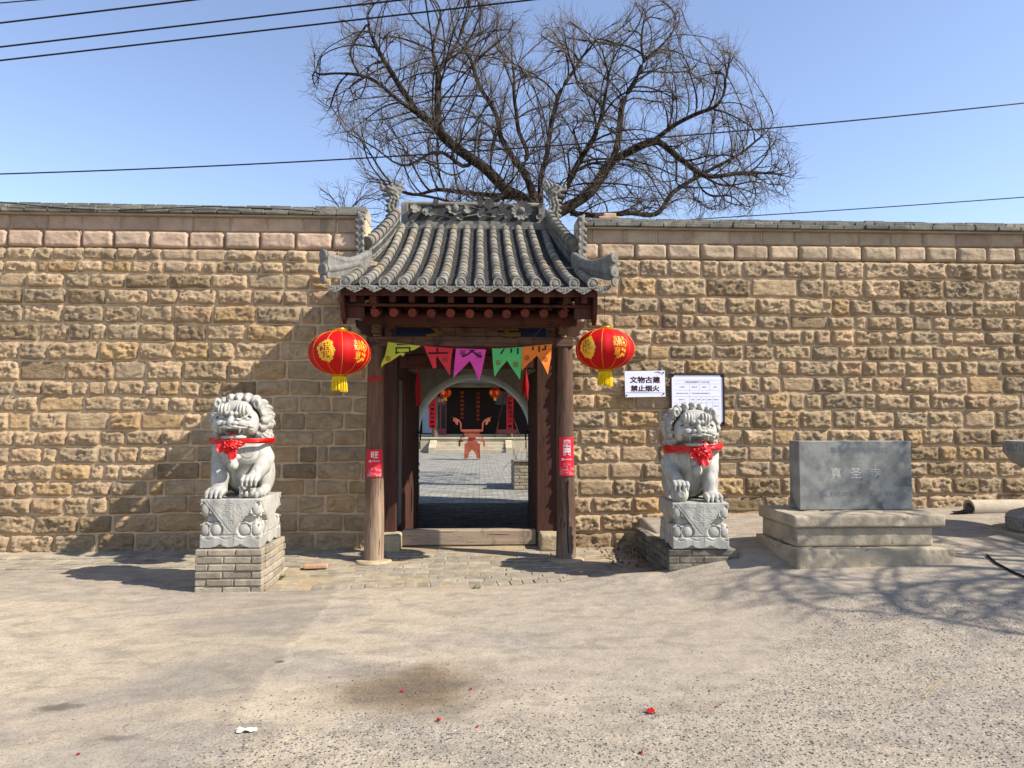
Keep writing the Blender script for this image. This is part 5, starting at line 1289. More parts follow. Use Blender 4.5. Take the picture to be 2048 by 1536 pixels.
# ================================================================== RED LANTERNS
m_lan = plain('red_lantern_cloth', '#b00408', .62, .2, .12, 260, .12)
m_lan.node_tree.nodes['Principled BSDF'].inputs['Subsurface Weight'].default_value = 0.0
m_gold = plain('gold_print', '#d8a21c', .45, .5); m_goldmetal = plain('gold_foil_ring', '#c9921f', .3, .6); m_goldmetal.node_tree.nodes['Principled BSDF'].inputs['Metallic'].default_value = .7
m_yellow = plain('yellow_fringe', '#d9b400', .6, .3)
def lantern(name_loc, label, group, R=.305, H=.225, turn=0.0, tilt=0.0, hang=.3, full=True):
    L = thing('red_lantern', name_loc, label, 'lantern', group); x, y, z = name_loc
    def surf(a, v, out=0.0):      # v: -1..1 down to up
        ph = v * math.pi / 2 * .93; r = R * math.cos(ph) ** .92; rib = 1 - .014 * abs(math.sin(a * 6)) ** .5 * 0
        k = ((a * 12 / 6.283) % 1.0) - .5; rib = 1 - .03 * (4 * k * k) * (1 - abs(v)) ** .3 + .03
        return (x + (r * rib + out) * math.cos(a), y + (r * rib + out) * math.sin(a), z + H * math.sin(ph) / math.sin(math.pi / 2 * .93) + out * v)
    b = MB(); NA, NV = 96, 22
    b.add([surf(2 * math.pi * j / NA + turn, -1 + 2 * i / NV) for i in range(NV + 1) for j in range(NA)], [(i * NA + j, i * NA + (j + 1) % NA, (i + 1) * NA + (j + 1) % NA, (i + 1) * NA + j) for i in range(NV) for j in range(NA)])
    b.build('shell', m_lan, L, True, 3)
    b = MB()
    for k in range(12):
        a = 2 * math.pi * (k + .0) / 12 + turn; b.tube([surf(a, v, .0015) for v in np.linspace(-.98, .98, 15)], .0016, 4)
    b.build('wire_rib', m_gold, L)['kind'] = 'stuff' if not full else 'thing'
    for s, zz in ((1, z + H), (-1, z - H)):
        b = MB(); b.lathe([(.075, zz - .012 * s), (.078, zz + .004 * s), (.072, zz + .006 * s), (.074, zz + .014 * s), (.068, zz + .018 * s), (.066, zz + .026 * s)], 32, (x, y, 0)); b.build('gold_ring', m_goldmetal, L, True, .4)
    b = MB(); rs = random.Random(int(abs(x) * 1000))
    for lay in range(2):
        for k in range(44):
            a = 2 * math.pi * k / 44 + lay * .07; r = .066 - .012 * lay; l_ = .135 + rs.uniform(-.012, .012) + (.012 if math.cos(a) > .3 else 0); sw = rs.uniform(-.006, .006)
            b.tube([(x + r * math.cos(a), y + r * math.sin(a), z - H - .02), (x + (r + .004) * math.cos(a) + sw, y + (r + .004) * math.sin(a), z - H - .02 - l_ * .5), (x + (r + .008) * math.cos(a) + sw * 1.6, y + (r + .01) * math.sin(a), z - H - .02 - l_)], [.0052, .0048, .004], 4)
    f = b.build('fringe', m_yellow, L); f['kind'] = 'stuff'
    b = MB(); b.tube([(x, y, z + H), (x, y, z + H + hang)], .0025, 5); b.build('hanging_wire', m_iron, L)
    # printed emblems: a flower wreath round a fortune sign, and four-character good wishes
    def place(a0, s=1.0):
        def fn(u, v):
            vv = v / H * .85; a = a0 + u / (R * math.cos(min(abs(vv), 1) * math.pi / 2 * .93) ** .6); return surf(a, vv, .0028)
        return fn
    A = -math.pi / 2 + turn
    fl = place(A - .55)
    b = MB()
    def blossom(fn, u, v, r, n=5):
        P = []
        for i in range(n * 6): a = 2 * math.pi * i / (n * 6); rr = r * (.72 + .28 * abs(math.cos(a * n / 2))); P.append(fn(u + rr * math.cos(a), v + rr * math.sin(a)))
        P.append(fn(u, v)); m = len(P) - 1; b.add(P, [(m, i, (i + 1) % m) for i in range(m)])
    for i in range(15):
        a = 2 * math.pi * i / 15; rr = .075 + rs.uniform(-.008, .008); blossom(fl, rr * math.cos(a), rr * 1.0 * math.sin(a), rs.uniform(.016, .026), rs.choice((4, 5)))
    put_text(b, '福', .11, fl, .0); put_text(b, '福', .11, lambda u, v: fl(u + .003, v + .001), 0)
    for (u, v) in ((-.03, .04), (.035, -.03), (.03, .045), (-.035, -.04), (.0, -.055), (.055, .01)): blossom(fl, u, v, .013, 4)
    b.build('gold_wreath', m_gold, L)
    wr = place(A + .62); b = MB()
    for dx_ in (0, .0022):
        for ch, u, v, s_ in (('吉', -.045, .075, .04), ('祥', .0, .03, .052), ('如', -.05, .03, .052), ('意', -.03, -.035, .07), ('吉', .0, .075, .04)): put_text(b, ch, s_, lambda p, q, u=u, v=v: wr(u + p + dx_, v + q + dx_ * .4), 0)
    P = [wr(.05 + .032 * math.cos(t), .035 + .03 * math.sin(t)) for t in np.linspace(0, 6.28, 18)]; b.tube(P, .005, 4, False); blossom(wr, .05, .035, .014, 4)
    for (u, v) in ((.03, -.02), (.06, -.03), (.03, -.06), (.055, -.065), (.015, -.075), (.05, .08), (-.01, -.085)): blossom(wr, u, v, .014, 4)
    b.tube([wr(.055, .09), wr(.052, .06), wr(.062, .0), (wr(.065, -.05))], .004, 4); b.build('gold_wishes', m_gold, L)
    return L
p1 = at(679.5, 706, 7.32); p2 = at(1210, 699, 7.36)
lantern(tuple(map(float, p1)), 'large red lantern with gold print hanging in front of the shaded wall', 'large red lanterns by the gate', hang=.36, turn=.28)
lantern(tuple(map(float, p2)), 'large red lantern with gold print hanging beside the white warning sign', 'large red lanterns by the gate', R=.30, H=.215, hang=.36, turn=-.28)

# ================================================================== BUNTING
BUN = thing('bunting', (X0, 7.88, 2.45), 'string of five swallow-tailed paper flags tied across the gate under the lintel', 'bunting')
m_str = plain('red_string', '#8e1a1c', .8, .1)
FYF = 7.905
def wp(px, py, out=0.0): p = at(px, py, FYF); return (float(p[0]), FYF - out, float(p[2]))
SP = [(762, 683), (776, 684), (842, 691), (850, 692), (908, 697), (972, 699), (985, 698), (1045, 694), (1105, 688), (1116, 687)]
b = MB(); b.tube([wp(*q) for q in SP], .0022, 5); b.build('string', m_str, BUN)
FL = [('#b8b83a', [(776, 684), (842, 692), (828, 700), (813, 704), (806, 713), (801, 710), (782, 722), (769, 728), (762, 735), (763, 726), (770, 712)], '宫', (806, 692), .16, '#2a2c30', [('幸', 776, 717)]),
      ('#c8303c', [(848, 692), (906, 697), (902, 722), (900, 752), (889, 734), (874, 712), (872, 718), (873, 736), (866, 737), (861, 724), (853, 706)], '上', (876, 693), .17, '#3a1c24', [('福', 890, 719)]),
      ('#d4479b', [(912, 697), (972, 699), (968, 722), (963, 745), (958, 762), (949, 740), (940, 722), (922, 740), (907, 755), (909, 726)], '义', (944, 699), .2, '#2c2030', [('福', 925, 706), ('福', 957, 710)]),
      ('#56b366', [(984, 697), (1044, 694), (1043, 725), (1040, 760), (1027, 741), (1014, 721), (1000, 737), (989, 754), (986, 728)], '州', (1018, 693), .17, '#1f2b24', [('幸', 996, 726), ('南', 1031, 729)]),
      ('#e07a2e', [(1044, 694), (1104, 688), (1102, 715), (1096, 749), (1086, 730), (1074, 711), (1058, 726), (1043, 742), (1043, 717)], '帝', (1078, 688), .17, '#3a2018', [('幸', 1054, 716), ('幸', 1091, 719)])]
import bmesh
for k, (colr, poly, ch, cpos, cs_, ink, small) in enumerate(FL):
    mt = plain(('yellow', 'red', 'pink', 'green', 'orange')[k] + '_flag_paper', colr, .7, .2, .1, 30); tr = mt.node_tree.nodes['Principled BSDF']
    tr.inputs['Transmission Weight'].default_value = 0.0
    def dsp(px, py, k=k): return .012 * math.sin(px * .12 + k) * min(1, max(0, (py - 692) / 25)) + .008 * math.sin(py * .16 + px * .05) + .006
    from mathutils.geometry import tessellate_polygon
    P = []; Fc = []
    for tri in tessellate_polygon([[Vector((px, py, 0)) for px, py in poly]]):
        A_, B_, C_ = (np.array(poly[i], float) for i in tri); n_ = 6; base_ = len(P); ix = {}
        for i in range(n_ + 1):
            for j in range(n_ + 1 - i): ix[(i, j)] = len(P); P.append(tuple(A_ + (B_ - A_) * i / n_ + (C_ - A_) * j / n_))
        for i in range(n_):
            for j in range(n_ - i):
                Fc.append((ix[(i, j)], ix[(i + 1, j)], ix[(i, j + 1)]))
                if i + j < n_ - 1: Fc.append((ix[(i + 1, j)], ix[(i + 1, j + 1)], ix[(i, j + 1)]))
    b = MB()
    b.add([wp(x, y, dsp(x, y)) for x, y in P], Fc); o = b.build('flag', mt, BUN, True, 3)
    b = MB(); V, Fs = text_geo(ch, 44, 0); keep = []
    ink_m = plain('flag_ink_' + ('yellow', 'red', 'pink', 'green', 'orange')[k], ink, .7, .1)
    lim = [np.interp(q, [s_[0] for s_ in SP], [s_[1] for s_ in SP]) + 1.5 for q in (V[:, 0] + cpos[0])]
    # only the part of the big character below the string is seen: the top is folded over it
    pts = [(float(v[0]) + cpos[0], max(cpos[1] - 4 - float(v[1]), l_)) for v, l_ in zip(V, lim)]
    b.add([wp(x, y, dsp(x, y) + .003) for x, y in pts], Fs)
    b.build('flag_character', ink_m, o)
    b = MB(); red_m = plain('small_flag_print_' + str(k) if False else 'small_flag_print', '#8a3a22' if k != 2 else '#3a2030', .7, .1)
    for (c_, px, py) in small:
        V, Fs = text_geo(c_, 13, 0); b.add([wp(float(v[0]) + px, py - float(v[1]), dsp(px + float(v[0]), py - float(v[1])) + .003) for v in V], Fs)
    b.build('small_character', red_m, o)

# ================================================================== RED PAPERS ON THE COLUMNS
m_paper = plain('red_paper', '#c3112a', .55, .35, .1, 30); m_white = plain('white_print', '#d9d4d2', .6, .2); m_pinkp = plain('pink_flower_print', '#d98a8e', .6, .2); m_old = plain('faded_red_paper_strip', '#a8302c', .8, .1, .3, 40, .4)
def wrap(cx, cy, R, lean=0): return lambda u, z, out=0.0: (cx + (R + .003 + out) * math.sin(u / R), cy - (R + .003 + out) * math.cos(u / R), z)
def poster(col, pxl, pxr, pyt, pyb, R, label, chars, seed):
    cx, cy = col; zt_ = float(at(pxl, pyt, cy - .1)[2]); zb_ = float(at(pxl, pyb, cy - .1)[2]); W = .18 * (pxr - pxl) / 33; fn = wrap(cx, cy, R); H_ = zt_ - zb_
    u0 = (float(at((pxl + pxr) / 2, pyt, cy - .1)[0]) - cx); u0 = R * math.asin(max(-.9, min(.9, u0 / R)))
    o = thing('red_poster', (cx, cy - R, zb_), label, 'poster', 'red papers pasted on the gate columns')
    b = MB(); N, M = 14, 10; rs = random.Random(seed)
    V = [fn(u0 + (i / N - .5) * W, zb_ + j / M * H_, .0012 * rs.random() + (.004 if i in (0, N) else 0)) for i in range(N + 1) for j in range(M + 1)]
    b.add(V, [(i * (M + 1) + j, (i + 1) * (M + 1) + j, (i + 1) * (M + 1) + j + 1, i * (M + 1) + j + 1) for i in range(N) for j in range(M)]); b.build('sheet', m_paper, o, True, 3)
    b = MB()
    for (ch, zz, s_) in chars:
        b = MB()
        for d_ in ((0, 0), (.0022, .0006)): put_text(b, ch, s_, lambda u, v, zz=zz: fn(u0 + u + d_[0], zb_ + H_ * zz + v + d_[1], .0035))
        b.build('printed_character', m_white, o)
    b = MB()
    zl_ = chars[-1][1] - .5 * chars[-1][2] / H_ - .09
    P = [fn(u0 - .05 + .011 * math.cos(t), zb_ + H_ * zl_ + .011 * math.sin(t), .0035) for t in np.linspace(0, 6.28, 14)]; b.tube(P, .0028, 4, False); put_text(b, '恭贺新春', .02, lambda u, v: fn(u0 + .012 + u, zb_ + H_ * zl_ + v + .002, .0035), fit=(.085, .016))
    b.build('white_lettering', m_white, o)
    b = MB()
    for i in range(46):
        u = rs.uniform(-.42, .45) * W; t = rs.random() ** 1.3; v = zb_ + H_ * (.04 + .30 * t * (.6 + .4 * math.cos(u * 20))); r = rs.uniform(.005, .013)
        P = [fn(u0 + u + r * math.cos(a), v + r * math.sin(a), .0034 + .0001 * (i % 5)) for a in np.linspace(0, 6.28, 8)[:-1]]; b.tube(P + P[:1], .0014, 3, False)
    b.build('flower_print', m_pinkp, o)['kind'] = 'stuff'
poster(cl, 733, 766, 899, 954, .108, 'torn square red paper with one white character on the paler column', [('旺', .80, .085)], 1)
poster(cr, 1118, 1149, 874, 952, .106, 'long red paper with two white characters on the dark column', [('業', .83, .095), ('興', .62, .095)], 2)
fn = wrap(cl[0], cl[1], .1); b = MB(); z1 = float(at(750, 754, 7.93)[2]); z2 = float(at(750, 762, 7.93)[2]); rs = random.Random(3)
b.add([fn((i / 12 - .5) * .19, (z1, z2)[j] + rs.uniform(-.008, .008), .001) for i in range(13) for j in (0, 1)], [(i * 2, i * 2 + 2, i * 2 + 3, i * 2 + 1) for i in range(12)])
o = b.build('paper_scrap', m_old); tag(o, 'torn scrap of old red paper high on the paler column', 'paper scrap', 'scraps of old red paper on the gate timber')
def strip_paper(x0, x1, y, z0, z1, label, xf=None):
    b = MB(); rs = random.Random(int(z0 * 99)); N = 14; V = []
    for i in range(N + 1):
        z = z0 + (z1 - z0) * i / N; V += [(x0 + rs.uniform(-.004, .004), y, z), (x1 + rs.uniform(-.006, .006), y + .002, z)]
    b.add(V, [(i * 2, i * 2 + 1, i * 2 + 3, i * 2 + 2) for i in range(N)]); o = b.build('paper_scrap', m_old); tag(o, label, 'paper scrap', 'scraps of old red paper on the gate timber')
a = at(1070, 1010, FY - .075 + .3); c = at(1080, 790, FY + .23)
b = MB(); q0 = at(1070, 788, 9.25); q1 = at(1077, 788, 9.05); r0 = at(1075, 985, 9.25); r1 = at(1080, 985, 9.05)
V = [tuple(map(float, q0)), tuple(map(float, q1)), tuple(map(float, r1)), tuple(map(float, r0))]; b.add(V, [(0, 1, 2, 3)]); o = b.build('paper_scrap', m_old); tag(o, 'long narrow faded strip of old paper on the open door leaf by the dark column', 'paper scrap', 'scraps of old red paper on the gate timber')
# red cloth hanks hung inside the doorway
m_hank = plain('dark_red_cloth', '#8a1216', .75, .15, .3, 60, .3)
def hank(px, pyt, pyb, w, label, seed, Y=8.66):
    t_ = at(px, pyt, Y); e = at(px, pyb, Y); b = MB(); rs = random.Random(seed); x, z0_, z1_ = float(t_[0]), float(t_[2]), float(e[2])
    for k in range(16):
        a = rs.uniform(0, 6.28); r = w * rs.random() ** .5; l_ = z0_ - (z0_ - z1_) * rs.uniform(.6, 1)
        b.tube([(x, Y, z0_), (x + r * .5 * math.cos(a), Y + r * .4 * math.sin(a), z0_ - (z0_ - z1_) * .25), (x + r * math.cos(a), Y + r * .5 * math.sin(a), (z0_ + l_) / 2), (x + r * math.cos(a + .5), Y + r * .6 * math.sin(a), l_)], [.006, .012, .014, .012], 5)
    o = thing('red_cloth_tassel', (x, Y, z0_), label, 'tassel', 'red cloth tassels hung in the doorway'); b.build('cloth', m_hank, o, True)
    b = MB(); b.tube([(x, Y, z0_ - .01), (x + .006, Y - .005, z0_ + .05), (x + .012, Y, z0_ + .11), (x, Y, z0_ + .125)], .004, 5); b.build('hook', m_str, o)
hank(836, 735, 815, .028, 'long thin red cloth tassel hanging in front of the white arch wall', 4)
hank(1052, 742, 801, .045, 'short full red cloth tassel hanging beside the dark door leaf', 9)

# ================================================================== PASSAGE AND ARCH BEHIND THE DOORS
PZ = 2.95
pas = thing('arched_passage', (X0, 12, 0), 'whitewashed passage with a round arch seen through the open doors', 'passage'); pas['kind'] = 'thing'
for s in (-1, 1):
    b = MB(); x = X0 + s * 1.12; b.box(min(x, x + s * .3), max(x, x + s * .3), FY + .09, 12.0, -.05, PZ); b.build('side_wall', m_plaster, pas)
b = MB(); b.box(X0 - 1.12, X0 + 1.12, FY + .0, 14.0, PZ, PZ + .1); b.build('ceiling', m_wood_dark, pas)
b = MB(); b.box(X0 - 1.12, X0 + 1.12, 8.66, FY - .0, PZ + .0 - .02, 3.36); b.build('infill_board', m_wood_dark, pas)
ARX, ARR, ARZ = X0 - .0, 1.065, 1.27
ARCH = [(ARX - ARR, -.03), (ARX - ARR, ARZ)] + [(ARX - ARR * math.cos(t), ARZ + (ARR + .04) * math.sin(t)) for t in np.linspace(0, math.pi, 37)[1:-1]] + [(ARX + ARR, ARZ), (ARX + ARR, -.03)]
def arch_wall(y, z1, hw, m, name):      # a wall face with an arched opening, as quads from the opening out to the rim
    b = MB(); V = []; Fs = []
    out = []
    for (x, z) in ARCH:
        d = (x - ARX, max(z - .4, .0)); 
        k = min(hw / max(abs(d[0]), 1e-6), (z1 - .4) / max(d[1], 1e-6)); out.append((ARX + d[0] * k, .4 + d[1] * k if z > .4 else z))
    n = len(ARCH); V = [(x, y, z) for x, z in ARCH] + [(x, y, z) for x, z in out]
    b.add(V, [(i, i + 1, n + i + 1, n + i) for i in range(n - 1)]); return b.build(name, m, pas)
arch_wall(12.0, PZ, 1.12, m_plaster, 'arch_wall'); arch_wall(13.82, 3.6, 2.4, m_brick_old, 'arch_wall_back')
b = MB(); n = len(ARCH); sub = 6; V = []
for j in range(sub + 1):
    y = 12.0 + 1.82 * j / sub; V += [(x, y, z) for x, z in ARCH]
b.add(V, [(j * n + i, j * n + i + 1, (j + 1) * n + i + 1, (j + 1) * n + i) for j in range(sub) for i in range(n - 1)]); b.build('arch_soffit', m_plaster, pas, True, .5)
# bare brick footing where the plaster has gone
rs = random.Random(6)
for s in (-1, 1):
    z = .0
    while z < .86:
        y = 12.02 + rs.uniform(-.12, 0) + .1
        while y < 13.75:
            L_ = .25 + rs.uniform(-.02, .02)
            if rs.random() < 1.25 - z:
                b = MB(); x = ARX + s * (ARR - .02); b.bbox(min(x, x + s * .06), max(x, x + s * .06), y, min(y + L_, 13.8) - .012, z, z + .055, .006); b.build('brick', m_brick_old, pas)
            y += L_
        z += .066
# floor bricks inside
m_floor_in = rocky('dark_floor_brick', '#57534c', '#6a655c', '#4a4741', scale=6, bump=.5, bscale=50, objvar=.15)
fl_ = thing('passage_floor', (X0, 11.3, 0), None, None); tag(fl_, kind='structure')
b = MB(); b.box(X0 - 1.12, X0 + 1.12, FY + .11, 13.82, -.12, -.012); b.build('floor_bed', m_floor_in, fl_)
y = FY + .12; row = 0
while y < 13.8:
    x = X0 - 1.1 - (.13 if row % 2 else 0)
    while x < X0 + 1.1:
        w = .26; a_, c_ = max(x, X0 - 1.11), min(x + w - .014, X0 + 1.11)
        if c_ - a_ > .04: b = MB(); zj = rs.uniform(-.006, .004); b.bbox(a_, c_, y, min(y + .118, 13.81), -.06, zj, .006); b.build('floor_brick', m_floor_in, fl_)
        x += w
    y += .132; row += 1
# gables over the passage, under the roof, and the wall top beside it
m_gab = m_brick_old
b = MB()
for s in (-1, 1):
    x = X0 + s * 1.10; P = [(FY - .1, 2.2)] + [(yy, float(roof_z(yy)) - .09) for yy in np.linspace(FY - .1, RIDGE_Y, 8)] + [(yy, float(roof_z(2 * RIDGE_Y - yy)) - .06) for yy in np.linspace(RIDGE_Y + .3, 13.8, 8)] + [(13.8, 2.2)]
    b.prism(P, lambda y, z: (x - s * .0, y, z), lambda y, z: (x + s * .14, y, z))
b.build('gable', m_brick_old, pas)

# ================================================================== COURTYARD
m_court = None
def court_mat():
    t = NT('courtyard_brick_paving', .9, .15); p = t.pos('world')
    br = t.n('TexBrick'); br.inputs['Scale'].default_value = 1.0; br.inputs['Brick Width'].default_value = .27; br.inputs['Row Height'].default_value = .135; br.inputs['Mortar Size'].default_value = .008; br.inputs['Mortar Smooth'].default_value = .4
    br.inputs['Color1'].default_value = rgb('#8f8a80'); br.inputs['Color2'].default_value = rgb('#aaa496'); br.inputs['Mortar'].default_value = rgb('#4b4a45'); t.l(p, br.inputs['Vector'])
    col = t.mix(t.ramp(t.noise(t.scaled(p, (.6, 2.2, 1)), 2.6, 6, .68), .4, .62, 0, .75), br.outputs['Color'], rgb('#5e5e5b'))
    b = t.bump(br.outputs['Fac'], 1.0, -.03); b = t.bump(t.noise(t.scaled(p, (1, 2, 1)), 8, 5, .6), .8, .05, b); return t.done(col, b)
m_court = court_mat()
gxc = np.linspace(-14, 14, 90); gyc = np.concatenate([np.arange(13.83, 20, .12), np.arange(20, 41, .35)]); A, B = np.meshgrid(gxc, gyc, indexing='ij')
Zc = .0 + .012 * fbm(A * 1.2, B * 1.6, 0, 3) - .012
court = link('courtyard', np_mesh('courtyard', np.stack([A, B, Zc], -1).reshape(-1, 3), grid_faces(90, len(gyc)), True), m_court); tag(court, kind='structure')
# low brick planter with a dry shrub
def bld(root, name, m, x0, x1, y0, y1, z0, z1, bv=.01, par=None):
    b = MB(); b.bbox(x0, x1, y0, y1, z0, z1, bv); return b.build(name, m, par or root)
a = atz(1029, 981, 0); x0p = float(a[0])
plt = thing('brick_planter', (x0p + .6, 17.3, 0), 'low open-work grey brick planter box standing in the courtyard', 'planter')
y0p = 16.6
brick_block(plt, x0p, x0p + 1.8, y0p, y0p + 1.5, 0, .62, 8, 'fl', 31, L=.27, mat=m_brick_old)
for k in range(3): bld(plt, 'top_tile', m_tile, x0p - .03 + k * .6, x0p + .55 + k * .6, y0p - .03, y0p + .3, .622, .67)
b = MB(); rs = random.Random(12)
for k in range(16):
    x, y = x0p + rs.uniform(0, .8), y0p + rs.uniform(.1, .7); b.tube([(x, y, .6), (x + rs.uniform(-.1, .1), y, .8), (x + rs.uniform(-.25, .2), y, .9 + rs.uniform(0, .25))], [.006, .004, .002], 4)
b.tube([(x0p + .05, y0p, .6), (x0p - .12, y0p - .05, .62), (x0p - .22, y0p - .05, .5), (x0p - .26, y0p - .05, .42)], [.01, .008, .006, .003], 5)
m_twig = plain('dry_twig', '#6a5c4a', .9, .1); o = b.build('dry_shrub', m_twig); tag(o, 'dry bare shrub sprouting from the grey brick planter', 'shrub')

# ---- the incense burner
m_bz = rocky('red_brown_painted_bronze', '#8f4a37', '#a65843', '#6f3a2e', scale=3, bump=.4, bscale=60, rough=.55)
BY = 30.0; bc = atz(943, 918, 0); BX = float(at(945, 900, BY)[0])
bu = thing('incense_burner', (BX, BY, 0), 'tall red-brown rectangular incense burner with two flame-shaped handles in the courtyard', 'incense burner')
def bpx(px, py): p = at(px, py, BY); return float(p[0]), float(p[2])
def bprism(name, pts, y0, y1): b = MB(); b.prism([bpx(*q) for q in pts], lambda x, z: (x, y0, z), lambda x, z: (x, y1, z)); return b.build(name, m_bz, bu)
bprism('rim', [(923, 859), (964, 859), (964, 863), (923, 863)], BY - .3, BY + .3)
bprism('tray', [(926, 863.2), (961, 863.2), (957, 872), (951, 875.5), (937, 875.5), (931, 872)], BY - .26, BY + .26)
bprism('waist', [(937, 875.8), (951, 875.8), (955, 885), (934, 885)], BY - .2, BY + .2)
bprism('leg', [(933, 885.2), (944, 885.2), (944, 899), (939, 905), (936, 916), (928, 917), (929, 904), (929, 888)], BY - .24, BY + .24)
bprism('leg', [(944.2, 885.2), (955, 885.2), (960, 888), (960, 904), (961, 917), (954, 916), (950, 905), (944.2, 899)], BY - .24, BY + .24)
for s in (-1, 1):
    def M(pts): return [(943.5 + s * (x - 943.5), y) for x, y in pts]
    bprism('flame_handle', M([(964, 863), (966, 863), (967, 846), (971, 842), (971, 850), (975, 849), (977, 843), (981, 842), (980, 837), (984, 832), (983, 834), (975, 836), (968, 840), (964, 847)]), BY - .03, BY + .03)
    bprism('scroll_bracket', M([(958, 868), (962, 868), (962, 872), (966, 872), (966, 880), (970, 880), (970, 893), (966, 893), (966, 884), (961, 884), (961, 880), (964, 880), (964, 875), (958, 875)]), BY - .02, BY + .02)

# ---- the hall
m_hallwall = plain('dark_hall_timber', '#241a17', .8, .2, .3, 6, .4); m_step = rocky('pale_step_stone', '#a79b82', '#b9ad94', scale=2, bump=.4, bscale=20)
HY = 37.6; PH = .76
hall = thing('temple_hall', (-.4, HY + 2, 0), 'dark timber temple hall on a stone platform at the far side of the courtyard', 'temple hall')
hxa, hxb = -8.0, 7.2
hc = float(at(940, 880, HY)[0])
def hx(px, Y): return float(at(px, 870, Y)[0])
pf = bld(hall, 'platform', m_step, hxa, hx(872 - 14, HY), HY, HY + 8, -.02, PH - .09, .01)
bld(hall, 'platform', m_step, hx(1013 + 12, HY), hxb, HY, HY + 8, -.02, PH - .09, .01); bld(hall, 'platform', m_step, hx(872 - 13.8, HY), hx(1013 + 11.8, HY), HY + .9, HY + 8, -.02, PH - .09, .01)
bld(hall, 'platform_edge', m_step, hxa, hxb, HY - .04, HY + 8, PH - .088, PH, .01)
sx0, sx1 = hx(873, HY - .6), hx(1011, HY - .6)
for k in range(4): bld(hall, 'step', m_step, sx0, sx1, HY - .85 + k * .29, HY + .9, -.02 + k * (PH - .1) / 4 + (.003 if k else 0), (k + 1) * (PH - .1) / 4, .01)
for x in (sx0 - .19, sx1 + .19): 
    b = MB(); b.prism([(HY - .95, -.02), (HY - .95, .25), (HY + .1, PH - .095), (HY + .1, -.02)], lambda y, z: (x - .185, y, z), lambda y, z: (x + .185, y, z)); b.build('step_cheek', m_step, hall)
WY = HY + 2.2
zt_h = 3.55
bld(hall, 'lattice_wall', m_hallwall, hxa, hxb, WY, WY + .15, PH, 4.6)
for k in range(16):      # tall plank doors in the middle bays
    x0 = hx(893, WY) + k * (hx(988, WY) - hx(893, WY)) / 16
    bld(hall, 'door_board', m_hallwall, x0 + .006, x0 + (hx(988, WY) - hx(893, WY)) / 16 - .006, WY - .05, WY - .004, PH + .15, 3.45, .004)
bld(hall, 'door_sill', m_step, hxa, hxb, WY - .08, WY - .01, PH, PH + .14)
m_beamgrey = rocky('greyed_hall_beam', '#6e655a', '#82796c', scale=2, bump=.3, bscale=20)
CY_ = HY + .8
bld(hall, 'eaves_beam', m_beamgrey, hxa, hxb, CY_ - .14, CY_ + .14, 3.44, 3.85)
m_hcol = wood('hall_column_timber', '#5c5044', '#75685a', '#4a4037', along=(1, 1, .08), scale=10)
for px in (870, 1019):
    b = MB(); x = hx(px, CY_); b.tube([(x, CY_, PH), (x, CY_, 3.44)], .17, 14); b.build('column', m_hcol, hall, True, .8)
for x in (hx(870, CY_) - 4.1, hx(1019, CY_) + 4.1):
    b = MB(); b.tube([(x, CY_, PH), (x, CY_, 3.44)], .17, 14); b.build('column', m_hcol, hall, True, .8)
b = MB(); b.prism([(HY - .4, 3.75), (HY + 3.8, 6.4), (HY + 8, 3.9), (HY + 8, 3.75), (HY + 3.8, 6.2), (HY - .4, 3.6)], lambda y, z: (hxa - .5, y, z), lambda y, z: (hxb + .5, y, z)); b.build('roof', m_pan, hall)
# glazed red door in the side bay
m_rdoor = plain('dull_red_paint', '#8e3f38', .6, .3); m_glass = plain('dark_window_glass', '#22282a', .15, .5)
dx0, dx1 = hx(868, WY), hx(893, WY); rd = bld(hall, 'glazed_door', m_rdoor, dx0, dx1, WY - .10, WY - .055, PH + .1, 3.0, .01)
for k in range(2):
    w = (dx1 - dx0) / 2; b = MB(); b.bbox(dx0 + .06 + k * w, dx0 + w - .04 + k * w, WY - .112, WY - .102, PH + .45, 2.55, .002); b.build('pane', m_glass, rd)
b = MB(); put_text(b, '殿佛', .2, lambda u, v: ((dx0 + dx1) / 2 + u, WY - .104, 2.78 + v)); b.build('lettering', m_white, rd)
bld(hall, 'side_window', plain('pale_blue_panel', '#8fa0b0', .5, .3), hx(845, WY), hx(866, WY), WY - .1, WY - .02, PH + .2, 2.4)
bld(hall, 'wall_panel', plain('grey_green_panel', '#4b4d47', .7, .2), hx(990, WY), hx(1012, WY), WY - .09, WY - .01, 2.55, 3.3)
b = MB()
# couplets
m_coup = plain('red_couplet_paper', '#b51a20', .6, .2); m_coup_old = plain('faded_couplet_paper', '#3c1413', .7, .1, .2, 20, .3); m_cink = plain('couplet_ink', '#1b0d0c', .7, .1)
def couplet(x, y, w, z0, z1, s, m, ink, label, R=None):
    c = thing('red_couplet', (x, y, z0), label, 'couplet', 'red couplet strips on the temple hall'); b = MB(); b.box(x - w / 2, x + w / 2, y - .01, y - .004, z0, z1); b.build('strip', m, c)
    b = MB(); n = len(s); h = (z1 - z0) / n
    for i, ch in enumerate(s): put_text(b, ch, h * .7, lambda u, v, i=i: (x + u, y - .014, z1 - h * (i + .5) + v), .004, fit=(w * .62, h * .62), res=1)
    b.build('lettering', ink, c)
def hz(py, Y): return float(at(940, py, Y)[2])
couplet(hx(864.5, CY_ - .18), CY_ - .18, .36, hz(857, CY_), hz(797, CY_), '佛光普照千家福', m_coup, m_cink, 'bright red couplet on the hall column beside the glazed red door')
couplet(hx(1020, CY_ - .18), CY_ - .18, .36, hz(857, CY_), hz(792, CY_), '法雨均沾万户春', m_coup, m_cink, 'bright red couplet on the hall column beside the wooden props')
